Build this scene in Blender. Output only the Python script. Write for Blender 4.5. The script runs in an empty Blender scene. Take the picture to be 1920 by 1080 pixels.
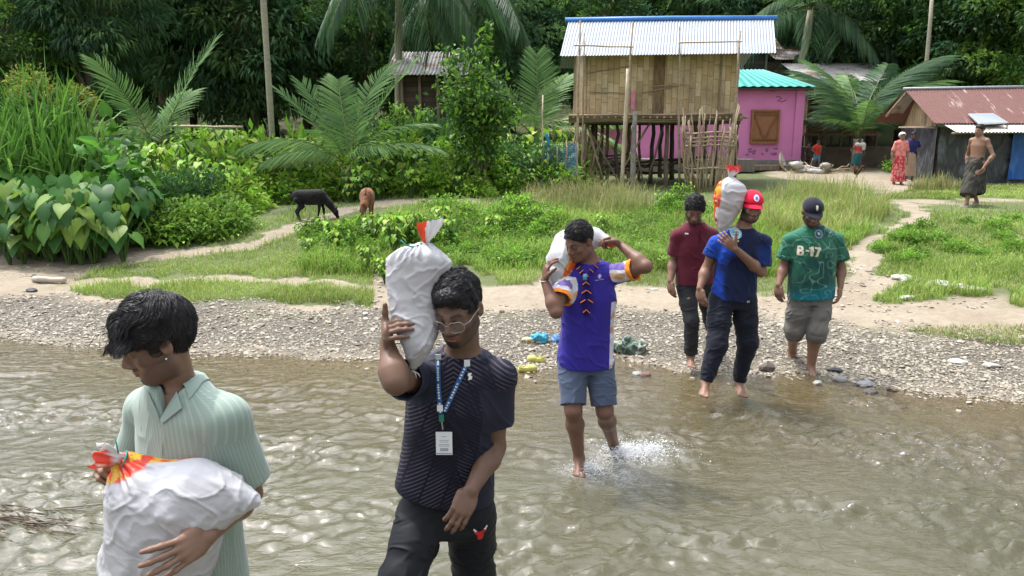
import bpy, math, random
import numpy as np
from mathutils import Vector, Matrix
from mathutils.bvhtree import BVHTree
PI = math.pi
R = math.radians
scene = bpy.context.scene
C = bpy.context.collection

# ------------------------------------------------------------------ camera
FPX, PITCH, CAMZ = 1400.0, R(11.7), 2.2
cam_d = bpy.data.cameras.new('camera')
cam = bpy.data.objects.new('camera', cam_d)
C.objects.link(cam)
cam.location = (0, 0, CAMZ)
cam.rotation_euler = (PI/2 - PITCH, 0, 0)
cam_d.sensor_width = 36
cam_d.lens = 36*FPX/1920
cam_d.clip_start = 0.05
cam_d.clip_end = 2000
scene.camera = cam

# ------------------------------------------------------------------ sun, sky, exposure
SUN_EL, SUN_AZ = R(65), R(-48)        # azimuth from +Y (away from the camera) towards +X (right)
sd = bpy.data.lights.new('sun', 'SUN')
sd.energy = 2.5
sd.angle = R(1.2)
sd.color = (1.0, 0.95, 0.86)
sun = bpy.data.objects.new('sun', sd)
C.objects.link(sun)
sv = Vector((math.cos(SUN_EL)*math.sin(SUN_AZ), math.cos(SUN_EL)*math.cos(SUN_AZ), math.sin(SUN_EL)))
sun.rotation_euler = sv.to_track_quat('Z', 'Y').to_euler()

world = bpy.data.worlds.new('World')
scene.world = world
world.use_nodes = True
nt = world.node_tree
nt.nodes.clear()
w_out = nt.nodes.new('ShaderNodeOutputWorld')
w_bg = nt.nodes.new('ShaderNodeBackground')
w_sky = nt.nodes.new('ShaderNodeTexSky')
w_sky.sky_type = 'NISHITA'
w_sky.sun_disc = False
w_sky.sun_elevation = SUN_EL
w_sky.sun_rotation = SUN_AZ
w_sky.air_density = 1.0
w_sky.dust_density = 1.5
w_tc = nt.nodes.new('ShaderNodeTexCoord')
w_n = nt.nodes.new('ShaderNodeTexNoise')
w_n.inputs['Scale'].default_value = 2.2
w_n.inputs['Detail'].default_value = 7
w_n.inputs['Roughness'].default_value = 0.6
w_r = nt.nodes.new('ShaderNodeValToRGB')
w_r.color_ramp.elements[0].position = 0.43
w_r.color_ramp.elements[1].position = 0.56
w_m = nt.nodes.new('ShaderNodeMix')
w_m.data_type = 'RGBA'
w_m.inputs['B'].default_value = (7.6, 7.7, 7.9, 1)      # sunlit clouds
L = nt.links.new
L(w_tc.outputs['Generated'], w_n.inputs['Vector'])
L(w_n.outputs['Fac'], w_r.inputs['Fac'])
L(w_r.outputs['Color'], w_m.inputs['Factor'])
L(w_sky.outputs['Color'], w_m.inputs['A'])
w_d = nt.nodes.new('ShaderNodeVectorMath'); w_d.operation = 'DOT_PRODUCT'      # hazy brightness of the sky round the sun
w_d.inputs[1].default_value = tuple(sv)
w_p = nt.nodes.new('ShaderNodeMath'); w_p.operation = 'MAXIMUM'; w_p.inputs[1].default_value = 0.0
w_q = nt.nodes.new('ShaderNodeMath'); w_q.operation = 'POWER'; w_q.inputs[1].default_value = 5.0
w_a = nt.nodes.new('ShaderNodeMath'); w_a.operation = 'MULTIPLY_ADD'; w_a.inputs[1].default_value = 4.6; w_a.inputs[2].default_value = 0.78
w_s = nt.nodes.new('ShaderNodeVectorMath'); w_s.operation = 'SCALE'
L(w_tc.outputs['Generated'], w_d.inputs[0]); L(w_d.outputs['Value'], w_p.inputs[0]); L(w_p.outputs[0], w_q.inputs[0]); L(w_q.outputs[0], w_a.inputs[0])
L(w_m.outputs['Result'], w_s.inputs[0]); L(w_a.outputs[0], w_s.inputs['Scale'])
L(w_s.outputs[0], w_bg.inputs['Color'])
w_bg.inputs['Strength'].default_value = 0.15
L(w_bg.outputs['Background'], w_out.inputs['Surface'])

scene.view_settings.view_transform = 'Standard'
scene.view_settings.look = 'None'
scene.view_settings.exposure = 0.46
scene.view_settings.gamma = 1
scene.render.engine = 'CYCLES'
cy = scene.cycles
cy.max_bounces = 8
cy.diffuse_bounces = 3
cy.glossy_bounces = 3
cy.transmission_bounces = 6
cy.transparent_max_bounces = 8
cy.use_denoising = True
cy.sample_clamp_indirect = 6
cy.caustics_reflective = False
cy.caustics_refractive = False

# ------------------------------------------------------------------ numbers
_s, _c = math.sin(PITCH), math.cos(PITCH)
def ray(px, py):
    """direction of the sight line of a photo pixel, scaled to Y = 1"""
    u = (540-np.asarray(py, float))/FPX
    x = (np.asarray(px, float)-960)/FPX
    yy = _c + u*_s
    return x/yy, (-_s + u*_c)/yy
def W(px, py, Y):
    a, b = ray(px, py)
    return np.array([float(a)*Y, Y, CAMZ + float(b)*Y])
def topix(P):
    P = np.asarray(P, float)
    x, y, z = P[..., 0], P[..., 1], P[..., 2]-CAMZ
    zc = y*_c - z*_s
    zc = np.where(zc < 0.05, 0.05, zc)
    return 960 + FPX*x/zc, 540 - FPX*(z*_c + y*_s)/zc

def _h(ix, iy, iz):
    n = (ix*374761393 + iy*668265263 + iz*1442695041) & 0x7fffffff
    n = ((n ^ (n >> 13))*1274126177) & 0x7fffffff
    n = n ^ (n >> 16)
    return (n & 0xffff)/65535.0
def vnoise(P):
    """value noise in -1..1 for an (N,3) array"""
    P = np.asarray(P, float)
    i = np.floor(P).astype(np.int64)
    f = P - i
    f = f*f*f*(f*(f*6-15)+10)
    r = 0
    for dx in (0, 1):
        wx = f[:, 0] if dx else 1-f[:, 0]
        for dy in (0, 1):
            wy = f[:, 1] if dy else 1-f[:, 1]
            for dz in (0, 1):
                wz = f[:, 2] if dz else 1-f[:, 2]
                r = r + wx*wy*wz*_h(i[:, 0]+dx, i[:, 1]+dy, i[:, 2]+dz)
    return r*2-1
def fbm(P, o=4, g=0.5):
    P = np.asarray(P, float)
    r, a = 0, 1.0
    for k in range(o):
        r = r + a*vnoise(P + 17.3*k)
        P = P*2.03
        a *= g
    return r
def fbm2(x, y, s=1.0, o=4, z=0.0):
    x = np.asarray(x, float)*s
    y = np.asarray(y, float)*s
    sh = np.broadcast(x, y).shape
    P = np.stack([np.broadcast_to(x, sh).ravel(), np.broadcast_to(y, sh).ravel(), np.full(int(np.prod(sh)), z)], 1)
    return fbm(P, o).reshape(sh)
def unit(v):
    v = np.asarray(v, float)
    return v/(np.linalg.norm(v, axis=-1, keepdims=True)+1e-12)
def smooth(a, b, x):
    t = np.clip((x-a)/(b-a), 0, 1)
    return t*t*(3-2*t)

# ------------------------------------------------------------------ meshes and objects
def mesh(name, V, Fs, mats=None, attrs=None, smooth_=True, midx=None):
    """V (N,3); Fs a list of index arrays (M,k), k = 3, 4 or more"""
    V = np.ascontiguousarray(V, dtype=np.float32)
    if isinstance(Fs, np.ndarray):
        Fs = [Fs]
    Fs = [np.asarray(f, np.int32) for f in Fs if len(f)]
    me = bpy.data.meshes.new(name)
    me.vertices.add(len(V))
    me.vertices.foreach_set('co', V.ravel())
    nl = sum(f.size for f in Fs)
    npoly = sum(len(f) for f in Fs)
    me.loops.add(nl)
    me.polygons.add(npoly)
    me.loops.foreach_set('vertex_index', np.concatenate([f.ravel() for f in Fs]))
    st, o = [], 0
    for f in Fs:
        st.append(o + np.arange(len(f), dtype=np.int32)*f.shape[1])
        o += f.size
    me.polygons.foreach_set('loop_start', np.concatenate(st).astype(np.int32))
    me.polygons.foreach_set('use_smooth', np.full(npoly, smooth_))
    if midx is not None:
        me.polygons.foreach_set('material_index', np.asarray(midx, np.int32))
    for k, a in (attrs or {}).items():
        a = np.asarray(a, np.float32)
        if a.ndim == 1:
            at = me.attributes.new(k, 'FLOAT', 'POINT')
            at.data.foreach_set('value', a)
        else:
            at = me.attributes.new(k, 'FLOAT_COLOR', 'POINT')
            if a.shape[1] == 3:
                a = np.concatenate([a, np.ones((len(a), 1), np.float32)], 1)
            at.data.foreach_set('color', a.ravel())
    for m in (mats if isinstance(mats, (list, tuple)) else [mats] if mats else []):
        me.materials.append(m)
    me.update()
    me.validate()
    return me
def link(name, me, parent=None, loc=None, rot=None, scale=None):
    o = bpy.data.objects.new(name, me)
    C.objects.link(o)
    if parent is not None:
        o.parent = parent
    if loc is not None:
        o.location = loc
    if rot is not None:
        o.rotation_euler = rot
    if scale is not None:
        o.scale = scale if hasattr(scale, '__len__') else (scale,)*3
    return o
def mk(name, V, Fs, mat=None, parent=None, attrs=None, smooth_=True, midx=None, rel=True):
    """mesh given in world coordinates; stored relative to its parent's location"""
    V = np.asarray(V, float)
    o0 = None
    if parent is not None and rel:
        p = parent
        off = np.zeros(3)
        while p is not None:
            off += np.array(p.location)
            p = p.parent
        V = V - off
    return link(name, mesh(name, V, Fs, mat, attrs, smooth_, midx), parent)
def tag(o, label=None, cat=None, group=None, kind=None):
    if label: o['label'] = label
    if cat: o['category'] = cat
    if group: o['group'] = group
    if kind: o['kind'] = kind
    return o
def empty(name, loc=(0, 0, 0), label=None, cat=None, group=None, rz=0, scale=1):
    o = bpy.data.objects.new(name, None)
    C.objects.link(o)
    o.location = loc
    o.rotation_euler = (0, 0, rz)
    o.scale = (scale,)*3
    o.empty_display_size = 0.1
    return tag(o, label, cat, group)
def copy_tree(o, parent=None):
    c = o.copy()
    C.objects.link(c)
    c.parent = parent
    for ch in o.children:
        copy_tree(ch, c)
    return c

class MB:
    """collects simple solids into one mesh"""
    def __init__(self):
        self.V, self.Q, self.T, self.n = [], [], [], 0
    def add(self, V, Q=None, T=None):
        V = np.asarray(V, float).reshape(-1, 3)
        if Q is not None and len(Q): self.Q.append(np.asarray(Q)+self.n)
        if T is not None and len(T): self.T.append(np.asarray(T)+self.n)
        self.V.append(V)
        self.n += len(V)
        return self
    def box(self, c, s, R3=None):
        s = np.asarray(s, float)/2
        v = np.array([[x, y, z] for x in (-1, 1) for y in (-1, 1) for z in (-1, 1)])*s
        if R3 is not None: v = v @ np.asarray(R3).T
        return self.add(v+np.asarray(c), [[0, 1, 3, 2], [4, 6, 7, 5], [0, 4, 5, 1], [2, 3, 7, 6], [0, 2, 6, 4], [1, 5, 7, 3]])
    def beam(self, a, b, w, h, up=(0, 0, 1)):
        a, b = np.asarray(a, float), np.asarray(b, float)
        d = unit(b-a)
        x = np.cross(d, up)
        if np.linalg.norm(x) < 1e-3: x = np.cross(d, (0, 1, 0))
        x = unit(x); y = np.cross(x, d)
        v = [p + x*i*w/2 + y*j*h/2 for p in (a, b) for i, j in ((-1, -1), (1, -1), (1, 1), (-1, 1))]
        return self.add(v, [[0, 1, 2, 3], [7, 6, 5, 4], [0, 4, 5, 1], [1, 5, 6, 2], [2, 6, 7, 3], [3, 7, 4, 0]])
    def tube(self, pts, rad, n=8, cap=True):
        P = np.asarray(pts, float)
        m = len(P)
        rad = np.broadcast_to(np.asarray(rad, float), (m,))
        T = unit(np.gradient(P, axis=0))
        u = np.cross(T[0], (0, 0, 1))
        if np.linalg.norm(u) < 1e-3: u = np.cross(T[0], (0, 1, 0))
        u = unit(u)
        V = []
        a = np.arange(n)*2*PI/n
        for i in range(m):
            u = unit(u - T[i]*np.dot(u, T[i]))
            w = np.cross(T[i], u)
            V.append(P[i] + rad[i]*(np.cos(a)[:, None]*u + np.sin(a)[:, None]*w))
        V = np.concatenate(V)
        Q = []
        k = np.arange(n)
        for i in range(m-1):
            Q.append(np.stack([i*n+k, i*n+(k+1) % n, (i+1)*n+(k+1) % n, (i+1)*n+k], 1))
        Q = np.concatenate(Q)
        T3 = []
        if cap:
            V = np.concatenate([V, [P[0], P[-1]]])
            for j in range(n):
                T3.append([m*n, (j+1) % n, j])
                T3.append([m*n+1, (m-1)*n+j, (m-1)*n+(j+1) % n])
        return self.add(V, Q, T3)
    def grid(self, X, flip=False):
        """X (a,b,3) array of points"""
        a, b = X.shape[:2]
        i, j = np.meshgrid(np.arange(a-1), np.arange(b-1), indexing='ij')
        k = (i*b+j).ravel()
        Fq = np.stack([k, k+1, k+b+1, k+b], 1)
        return self.add(X.reshape(-1, 3), Fq[:, ::-1] if flip else Fq)
    def lathe(self, prof, c, n=16, axis=None):
        pr = np.asarray(prof, float)
        a = np.arange(n+1)*2*PI/n
        X = np.stack([pr[:, None, 0]*np.cos(a), pr[:, None, 0]*np.sin(a), np.broadcast_to(pr[:, None, 1], (len(pr), n+1))], -1)
        if axis is not None: X = X @ np.asarray(axis).T
        return self.grid(X + np.asarray(c))
    def build(self, name, mat, parent=None, smooth_=False, attrs=None):
        F = []
        if self.Q: F.append(np.concatenate(self.Q))
        if self.T: F.append(np.concatenate(self.T))
        return mk(name, np.concatenate(self.V), F, mat, parent, attrs, smooth_)

# ------------------------------------------------------------------ materials
def nodes(name):
    m = bpy.data.materials.new(name)
    m.use_nodes = True
    t = m.node_tree
    t.nodes.clear()
    return m, t
class NB:
    """terse node building"""
    def __init__(self, t): self.t = t
    def n(self, typ, **kw):
        x = self.t.nodes.new('ShaderNode'+typ)
        for k, v in kw.items():
            if k[0] == '_': setattr(x, k[1:], v)
            else: self.put(x.inputs[k.replace('__', ' ')], v)
        return x
    def put(self, sock, v):
        if isinstance(v, bpy.types.NodeSocket): self.t.links.new(v, sock)
        elif isinstance(v, bpy.types.Node): self.t.links.new(v.outputs[0], sock)
        else:
            if hasattr(v, '__len__') and len(v) == 3 and sock.type == 'RGBA': v = (*v, 1)
            sock.default_value = v
    def math(self, op, a, b=0.0, c=None):
        x = self.t.nodes.new('ShaderNodeMath')
        x.operation = op
        self.put(x.inputs[0], a); self.put(x.inputs[1], b)
        if c is not None: self.put(x.inputs[2], c)
        return x.outputs[0]
    def mix(self, f, a, b, mode='MIX'):
        x = self.t.nodes.new('ShaderNodeMix')
        x.data_type = 'RGBA'; x.blend_type = mode
        self.put(x.inputs['Factor'], f); self.put(x.inputs['A'], a); self.put(x.inputs['B'], b)
        return x.outputs['Result']
    def ramp(self, f, stops, interp='LINEAR'):
        x = self.t.nodes.new('ShaderNodeValToRGB')
        x.color_ramp.interpolation = interp
        e = x.color_ramp.elements
        while len(e) < len(stops): e.new(0.5)
        for i, (p, c) in enumerate(stops):
            e[i].position = p
            e[i].color = (*c, 1) if hasattr(c, '__len__') else (c, c, c, 1)
        self.put(x.inputs['Fac'], f)
        return x.outputs['Color']
    def noise(self, vec=None, scale=5, detail=4, rough=0.5, dist=0.0):
        x = self.n('TexNoise', Scale=scale, Detail=detail, Roughness=rough, Distortion=dist)
        if vec is not None: self.put(x.inputs['Vector'], vec)
        return x.outputs['Fac']
    def attr(self, name, out='Fac'):
        x = self.t.nodes.new('ShaderNodeAttribute')
        x.attribute_name = name
        return x.outputs[out]
    def obj(self): return self.t.nodes.new('ShaderNodeTexCoord').outputs['Object']
    def mapping(self, vec, scale=(1, 1, 1), rot=(0, 0, 0), loc=(0, 0, 0)):
        return self.n('Mapping', Vector=vec, Scale=scale, Rotation=rot, Location=loc).outputs[0]
    def bump(self, h, strength=0.3, dist=0.01):
        return self.n('Bump', Height=h, Strength=strength, Distance=dist).outputs[0]
    def out(self, s):
        o = self.t.nodes.new('ShaderNodeOutputMaterial')
        self.put(o.inputs['Surface'], s)
def plain(name, col, rough=0.7, var=0.15, scale=8, metal=0, bump=0.0, bscale=40, bdist=0.005, spec=None, coords='obj', col2=None, stretch=(1, 1, 1), sheen=0):
    """a surface with patchy tone and a fine bump"""
    m, t = nodes(name)
    b = NB(t)
    v = b.mapping(b.obj(), stretch)
    f = b.noise(v, scale, 5, 0.6)
    c0 = np.array(col)
    c = b.ramp(f, [(0.3, tuple(c0*(1-var))), (0.7, tuple(np.minimum(c0*(1+var), 1) if col2 is None else col2))])
    p = b.n('BsdfPrincipled', Base__Color=c, Roughness=rough, Metallic=metal)
    if spec is not None: p.inputs['Specular IOR Level'].default_value = spec
    if sheen: p.inputs['Sheen Weight'].default_value = sheen
    if bump: b.put(p.inputs['Normal'], b.bump(b.noise(v, bscale, 4), bump, bdist))
    b.out(p)
    return m
def vcol(name, rough=0.7, spec=None, bump=0.0, bscale=60, bdist=0.003, trans=0.0, sss=0.0, noise=0.0, nscale=20, sheen=0, stretch=(1, 1, 1)):
    """colour from the mesh's own 'Col' paint"""
    m, t = nodes(name)
    b = NB(t)
    c = b.attr('Col', 'Color')
    o = b.mapping(b.obj(), stretch)
    if noise: c = b.mix(noise, c, b.ramp(b.noise(o, nscale, 5), [(0.3, 0.55), (0.7, 1.35)]), 'MULTIPLY')
    p = b.n('BsdfPrincipled', Base__Color=c, Roughness=rough)
    if spec is not None: p.inputs['Specular IOR Level'].default_value = spec
    if sss:
        p.inputs['Subsurface Weight'].default_value = sss
        p.inputs['Subsurface Radius'].default_value = (0.012, 0.005, 0.003)
        p.inputs['Subsurface Scale'].default_value = 1.0
    if sheen: p.inputs['Sheen Weight'].default_value = sheen
    if bump: b.put(p.inputs['Normal'], b.bump(b.noise(o, bscale, 4, 0.6), bump, bdist))
    s = p.outputs[0]
    if trans:
        tr = b.n('BsdfTranslucent', Color=c)
        s = b.n('MixShader', Fac=trans)
        b.put(s.inputs[1], p); b.put(s.inputs[2], tr)
    b.out(s)
    return m
# ------------------------------------------------------------------ lie of the land
_wl = [(-900, 600), (0, 634), (150, 648), (370, 660), (700, 674), (880, 690), (1000, 700), (1060, 672), (1150, 668), (1230, 690), (1400, 700), (1520, 697), (1600, 712), (1750, 738), (1920, 752), (2600, 800)]
_wx, _wy = [], []
for _a, _b in _wl:
    _rx, _rz = ray(_a, _b)
    _y = -CAMZ/float(_rz)
    _wx.append(float(_rx)*_y); _wy.append(_y)
_wx, _wy = np.array(_wx), np.array(_wy)
def shore(x):
    return np.interp(x, _wx, _wy)
_pd = np.array([-60, -30, -14, -9, -8, -5, -2.5, -1, 0, 1.0, 2.2, 3.0, 3.8, 5.0, 6.5, 8.5, 14, 26, 40, 70, 120, 300, 600])
_pz = np.array([6, 3, 1.2, 0.4, -0.1, -0.32, -0.16, -0.05, 0, .07, .15, .19, .30, .42, .60, .70, .72, .85, 1.6, 8, 22, 45, 60])
def hgt(x, y):
    x, y = np.asarray(x, float), np.asarray(y, float)
    d = y - shore(x)
    z = np.interp(d, _pd, _pz)
    n = fbm2(x, y, 0.7, 3)
    f = smooth(-0.3, 2.5, d)
    z = z + n*0.035*f + fbm2(x, y, 3.1, 3, 5.0)*(0.006 + 0.012*f) + 0.5*fbm2(x, y, 0.05, 2)*smooth(20, 60, d)
    z = z - 0.10*smooth(2.0, 5, d)*smooth(-1.5, -4.5, x)      # left side lies flatter and lower
    return z
_rx0, _ry0, _rs = -22.0, 1.0, 0.1
_rX, _rY = np.meshgrid(np.arange(_rx0, 22.01, _rs), np.arange(_ry0, 32.01, _rs), indexing='ij')
_rZ = hgt(_rX, _rY)
def hq(x, y):
    """the same ground height, looked up in a raster"""
    u = np.clip((x-_rx0)/_rs, 0, _rZ.shape[0]-1.001); v = np.clip((y-_ry0)/_rs, 0, _rZ.shape[1]-1.001)
    i, j = u.astype(int), v.astype(int)
    f, g = u-i, v-j
    return (_rZ[i, j]*(1-f)+_rZ[i+1, j]*f)*(1-g) + (_rZ[i, j+1]*(1-f)+_rZ[i+1, j+1]*f)*g
def G(px, py, lift=0.0):
    """where the sight line of a photo pixel meets the ground (vectorised); returns (N,3)"""
    px, py = np.atleast_1d(np.asarray(px, float)), np.atleast_1d(np.asarray(py, float))
    a, b = ray(px, py)
    lo, hi = np.full(px.shape, 3.0), np.full(px.shape, 3.0)
    done = np.zeros(px.shape, bool)
    for y in np.geomspace(3.0, 40, 60):
        new = ((CAMZ + b*y) < hq(a*y, np.full(px.shape, y))) & ~done
        hi = np.where(new, y, hi); done |= new
        lo = np.where(done, lo, y)
    hi = np.where(done, hi, 40)
    for _ in range(9):
        m = (lo+hi)/2
        below = (CAMZ + b*m) < hq(a*m, m)
        hi = np.where(below, m, hi); lo = np.where(below, lo, m)
    m = (lo+hi)/2
    return np.stack([a*m, m, hq(a*m, m)+lift], -1)
def g1(px, py):
    return G(px, py)[0]
def at(px, Y):
    """ground point under photo column px at distance Y (column measured near the ground)"""
    x = (px-960)/FPX*Y*0.99
    for _ in range(3):
        z = float(hgt(x, Y))
        q = float(topix([x, Y, z])[0])
        x += (px-q)/FPX*Y
    return np.array([x, Y, float(hgt(x, Y))])

def inpoly(px, py, poly):
    r = np.zeros(px.shape, bool)
    n = len(poly)
    for i in range(n):
        x0, y0 = poly[i]; x1, y1 = poly[(i+1) % n]
        c = ((y0 > py) != (y1 > py)) & (px < (x1-x0)*(py-y0)/((y1-y0)+1e-9)+x0)
        r ^= c
    return r
SAND = [
    [(-900, 455), (0, 462), (60, 474), (200, 468), (300, 462), (360, 470), (430, 456), (500, 438), (556, 418), (610, 402), (665, 384), (700, 376), (800, 374), (905, 372), (905, 379), (800, 382), (700, 388), (660, 398), (620, 408), (560, 432), (500, 455), (430, 474), (330, 484), (240, 496), (170, 512), (130, 524), (60, 540), (-900, 556)],
    [(130, 524), (220, 528), (300, 520), (450, 516), (560, 526), (730, 537), (730, 546), (560, 536), (450, 529), (300, 533), (170, 540), (100, 552)],
    [(-900, 548), (100, 545), (150, 556), (300, 566), (560, 572), (700, 575), (720, 556), (950, 552), (1200, 566), (1290, 555), (1450, 560), (1560, 552), (1600, 585), (1700, 592), (2600, 594), (2600, 622), (1760, 612), (1500, 624), (1300, 606), (1000, 590), (720, 588), (300, 588), (-900, 590)],
    [(1560, 560), (1590, 500), (1600, 470), (1640, 440), (1680, 418), (1700, 400), (1690, 385), (1660, 376), (1900, 372), (2600, 372), (2600, 379), (1900, 379), (1770, 382), (1730, 392), (1735, 405), (1700, 430), (1650, 460), (1640, 500), (1680, 530), (1650, 565)],
    [(1440, 322), (1500, 316), (1700, 318), (2600, 318), (2600, 346), (1860, 346), (1760, 344), (1735, 352), (1700, 362), (1640, 362), (1600, 352), (1540, 340), (1440, 335)]]
def gw(x): return np.interp(x, [-6, -1.5, 0, 3, 5], [1.75, 1.75, 2.2, 2.0, 1.9])
def masks(x, y, z):
    """sand, gravel (0..1) at ground points"""
    px, py = topix(np.stack([x, y, z], -1))
    sc = np.clip(14/np.maximum(y, 1), 0.3, 3)
    n1, n2 = fbm2(x, y, 2.0, 4, 1.0), fbm2(x, y, 2.0, 4, 9.0)
    qx, qy = px + n1*16*sc, py + n2*5*sc
    s = np.zeros(px.shape)
    for p in SAND:
        s = np.maximum(s, inpoly(qx, qy, p).astype(float))
    d = y - shore(x)
    g = smooth(gw(x), gw(x)-.6, d + n1*0.35)
    s = np.maximum(s, smooth(3.4, 3.0, d + n1*0.4)*(1-g)*np.where(px > 700, 1, smooth(160, 40, px + n2*40)))
    s = np.where(y < -1, 0.3, s)
    return s, g

def lines(parts):
    return np.unique(np.concatenate(parts))
gx = lines([np.arange(-9, 9.01, 0.055), np.geomspace(9, 420, 70), -np.geomspace(9, 420, 70)])
gy = lines([np.arange(4.5, 16, 0.05), np.geomspace(16, 500, 110), np.arange(-1, 4.5, 0.2), -np.geomspace(1, 300, 40)])
X, Y = np.meshgrid(gx, gy, indexing='ij')
Z = hgt(X, Y)
sa, gr = masks(X, Y, Z)
col = np.stack([sa, gr, np.zeros_like(sa), np.ones_like(sa)], -1).reshape(-1, 4)
m, t = nodes('ground_soil')
b = NB(t)
o = b.obj()
n1 = b.noise(o, 1.3, 6, 0.65); n2 = b.noise(o, 14, 6, 0.7); n3 = b.noise(o, 90, 3, 0.6)
sand = b.mix(b.ramp(n1, [(0.35, 0.0), (0.65, 1.0)]), (0.26, 0.21, 0.147), (0.335, 0.285, 0.212))
sand = b.mix(b.ramp(n2, [(0.35, 0.5), (0.62, 0.0)]), sand, (0.19, 0.145, 0.10))
soil = b.mix(n2, (0.065, 0.095, 0.026), (0.125, 0.135, 0.05))
wet = b.mix(n2, (0.22, 0.17, 0.115), (0.36, 0.30, 0.22))
sep = b.n('SeparateColor', Color=b.attr('Col', 'Color'))
vr = b.n('TexVoronoi', Scale=34, Vector=b.mapping(o, (1, 0.8, 1)))
stones = b.mix(b.math('MULTIPLY', vr.outputs['Distance'], 2.2), b.mix(vr.outputs['Color'], (0.17, 0.145, 0.11), (0.34, 0.30, 0.24)), (0.09, 0.078, 0.058))
c = b.mix(sep.outputs[0], soil, sand)
c = b.mix(sep.outputs[1], c, stones)
geo = b.n('SeparateXYZ', Vector=b.n('NewGeometry').outputs['Position'])
c = b.mix(b.ramp(geo.outputs[2], [(0.0, 1.0), (0.02, 0.0)]), c, b.mix(0.35, wet, stones))
hb = b.math('ADD', b.math('MULTIPLY', n2, 1.0), b.math('MULTIPLY', n3, 0.4))
p = b.n('BsdfPrincipled', Base__Color=c, Roughness=0.92, Normal=b.bump(hb, 0.7, 0.03))
b.out(p)
mb = MB().grid(np.stack([X, Y, Z], -1), True)
o = mb.build('ground', m, smooth_=True, attrs={'Col': col})
tag(o, kind='structure')

# ------------------------------------------------------------------ river
wxs = lines([np.arange(-4.5, 6.0, 0.022), np.geomspace(6, 130, 45), -np.geomspace(4.5, 130, 45)])
wys = lines([np.arange(0.8, 8.6, 0.022), np.arange(-12, 0.8, 0.25), np.array([8.9, 9.6, 11])])
X, Y = np.meshgrid(wxs, wys, indexing='ij')
sh_ = shore(X)
dep = -hgt(X, Y)
turb = 0.55 + 0.75*smooth(-0.5, 3.0, X) + 0.25*smooth(-1.5, -3, X)
amp = smooth(-0.01, 0.10, dep)
wv = np.zeros_like(X)
rng = np.random.default_rng(4)
XX, YY = X + 0.10*fbm2(X, Y, 1.7, 3, 2.0), Y + 0.10*fbm2(X, Y, 1.7, 3, 6.0)
for k in range(26):
    lam = 0.055*1.058**k
    th = rng.normal(1.72, 0.70)
    ph = rng.uniform(0, 6.28)
    wv += (lam**1.15)*0.038*np.sin(2*PI*(XX*math.cos(th)+YY*math.sin(th))/lam + ph + 1.6*vnoise(np.stack([XX.ravel()/lam/4+k, YY.ravel()/lam/4, 0*XX.ravel()], 1)).reshape(X.shape))
r1 = 1-np.abs(fbm2(XX*0.8+YY*0.2, YY*1.5, 3.2, 3, 3.0))
wv = wv*1.35 + 0.013*r1*r1*r1
# the wake round the wading man's legs
for (cx, cy_, am) in ((0.50, 4.72, 1.0), (0.72, 4.86, 1.0)):
    rr = np.hypot(X-cx, (Y-cy_))
    wv += am*0.012*np.sin(rr*42)*np.exp(-rr*3.0)
    wv += 0.014*np.exp(-(rr/0.33)**2)*fbm2(X, Y, 22, 3, 7)
wv *= 0.30+1.15*np.clip(0.45+0.9*fbm2(X*.7, Y*1.8, 1.5, 4, 31.0), 0, 1.5)
Z = wv*turb*amp*0.56 + 0.001
Z = np.where(dep < -0.35, -0.05, Z)
m, t = nodes('river_water')
b = NB(t)
o = b.obj()
dp = b.attr('depth')
f1 = b.noise(b.mapping(o, (0.7, 1.5, 1), (0, 0, 0.3)), 30, 4, 0.6, 0.6)
f2 = b.noise(b.mapping(o, (0.7, 1.5, 1), (0, 0, -0.25)), 9, 3, 0.55, 0.8)
hh = b.math('ADD', b.math('MULTIPLY', f1, 0.35), f2)
bst = b.math('ADD', 0.26, b.math('MULTIPLY', b.attr('turb'), 0.34))
nrm = b.n('Bump', Height=hh, Strength=bst, Distance=0.028).outputs[0]
silt = b.mix(b.ramp(b.noise(o, 0.9, 4), [(0.3, 0.0), (0.7, 1.0)]), (0.080, 0.076, 0.044), (0.108, 0.102, 0.066))
dif = b.n('BsdfDiffuse', Color=silt, Normal=b.n('CombineXYZ', Z=1.0))
tr = b.n('BsdfTransparent', Color=(0.80, 0.72, 0.52))
body = b.n('MixShader', Fac=b.ramp(dp, [(0.0, 0.12), (0.06, 0.42), (0.16, 0.78), (0.3, 0.93)]))
b.put(body.inputs[1], tr); b.put(body.inputs[2], dif)
fr = b.n('Fresnel', IOR=1.42, Normal=nrm)
gl = b.n('BsdfGlossy', Color=(1, 1, 1), Roughness=0.03, Normal=nrm)
s = b.n('MixShader', Fac=fr)
b.put(s.inputs[1], body); b.put(s.inputs[2], gl)
foam = b.attr('foam')
fo = b.math('MULTIPLY', foam, b.ramp(b.noise(o, 24, 6, 0.8, 1.5), [(0.42, 0.0), (0.72, 1.0)]))
fd = b.n('BsdfDiffuse', Color=(0.82, 0.83, 0.82))
s2 = b.n('MixShader', Fac=fo)
b.put(s2.inputs[1], s); b.put(s2.inputs[2], fd)
b.out(s2)
foamv = np.zeros_like(X)
for (cx, cy_, rad, a) in ((0.47, 4.62, .13, .7), (0.76, 4.84, .17, 1.0), (0.95, 4.88, .18, .6), (0.62, 4.6, .22, .5)):
    foamv = np.maximum(foamv, a*np.exp(-(np.hypot(X-cx, (Y-cy_)*1.2)/rad)**2))
mb = MB().grid(np.stack([X, Y, Z], -1), True)
o = mb.build('river_water', m, smooth_=True, attrs={'depth': np.clip(dep, 0, 1).ravel(), 'turb': turb.ravel(), 'foam': foamv.ravel()})
tag(o, kind='structure')

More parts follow.
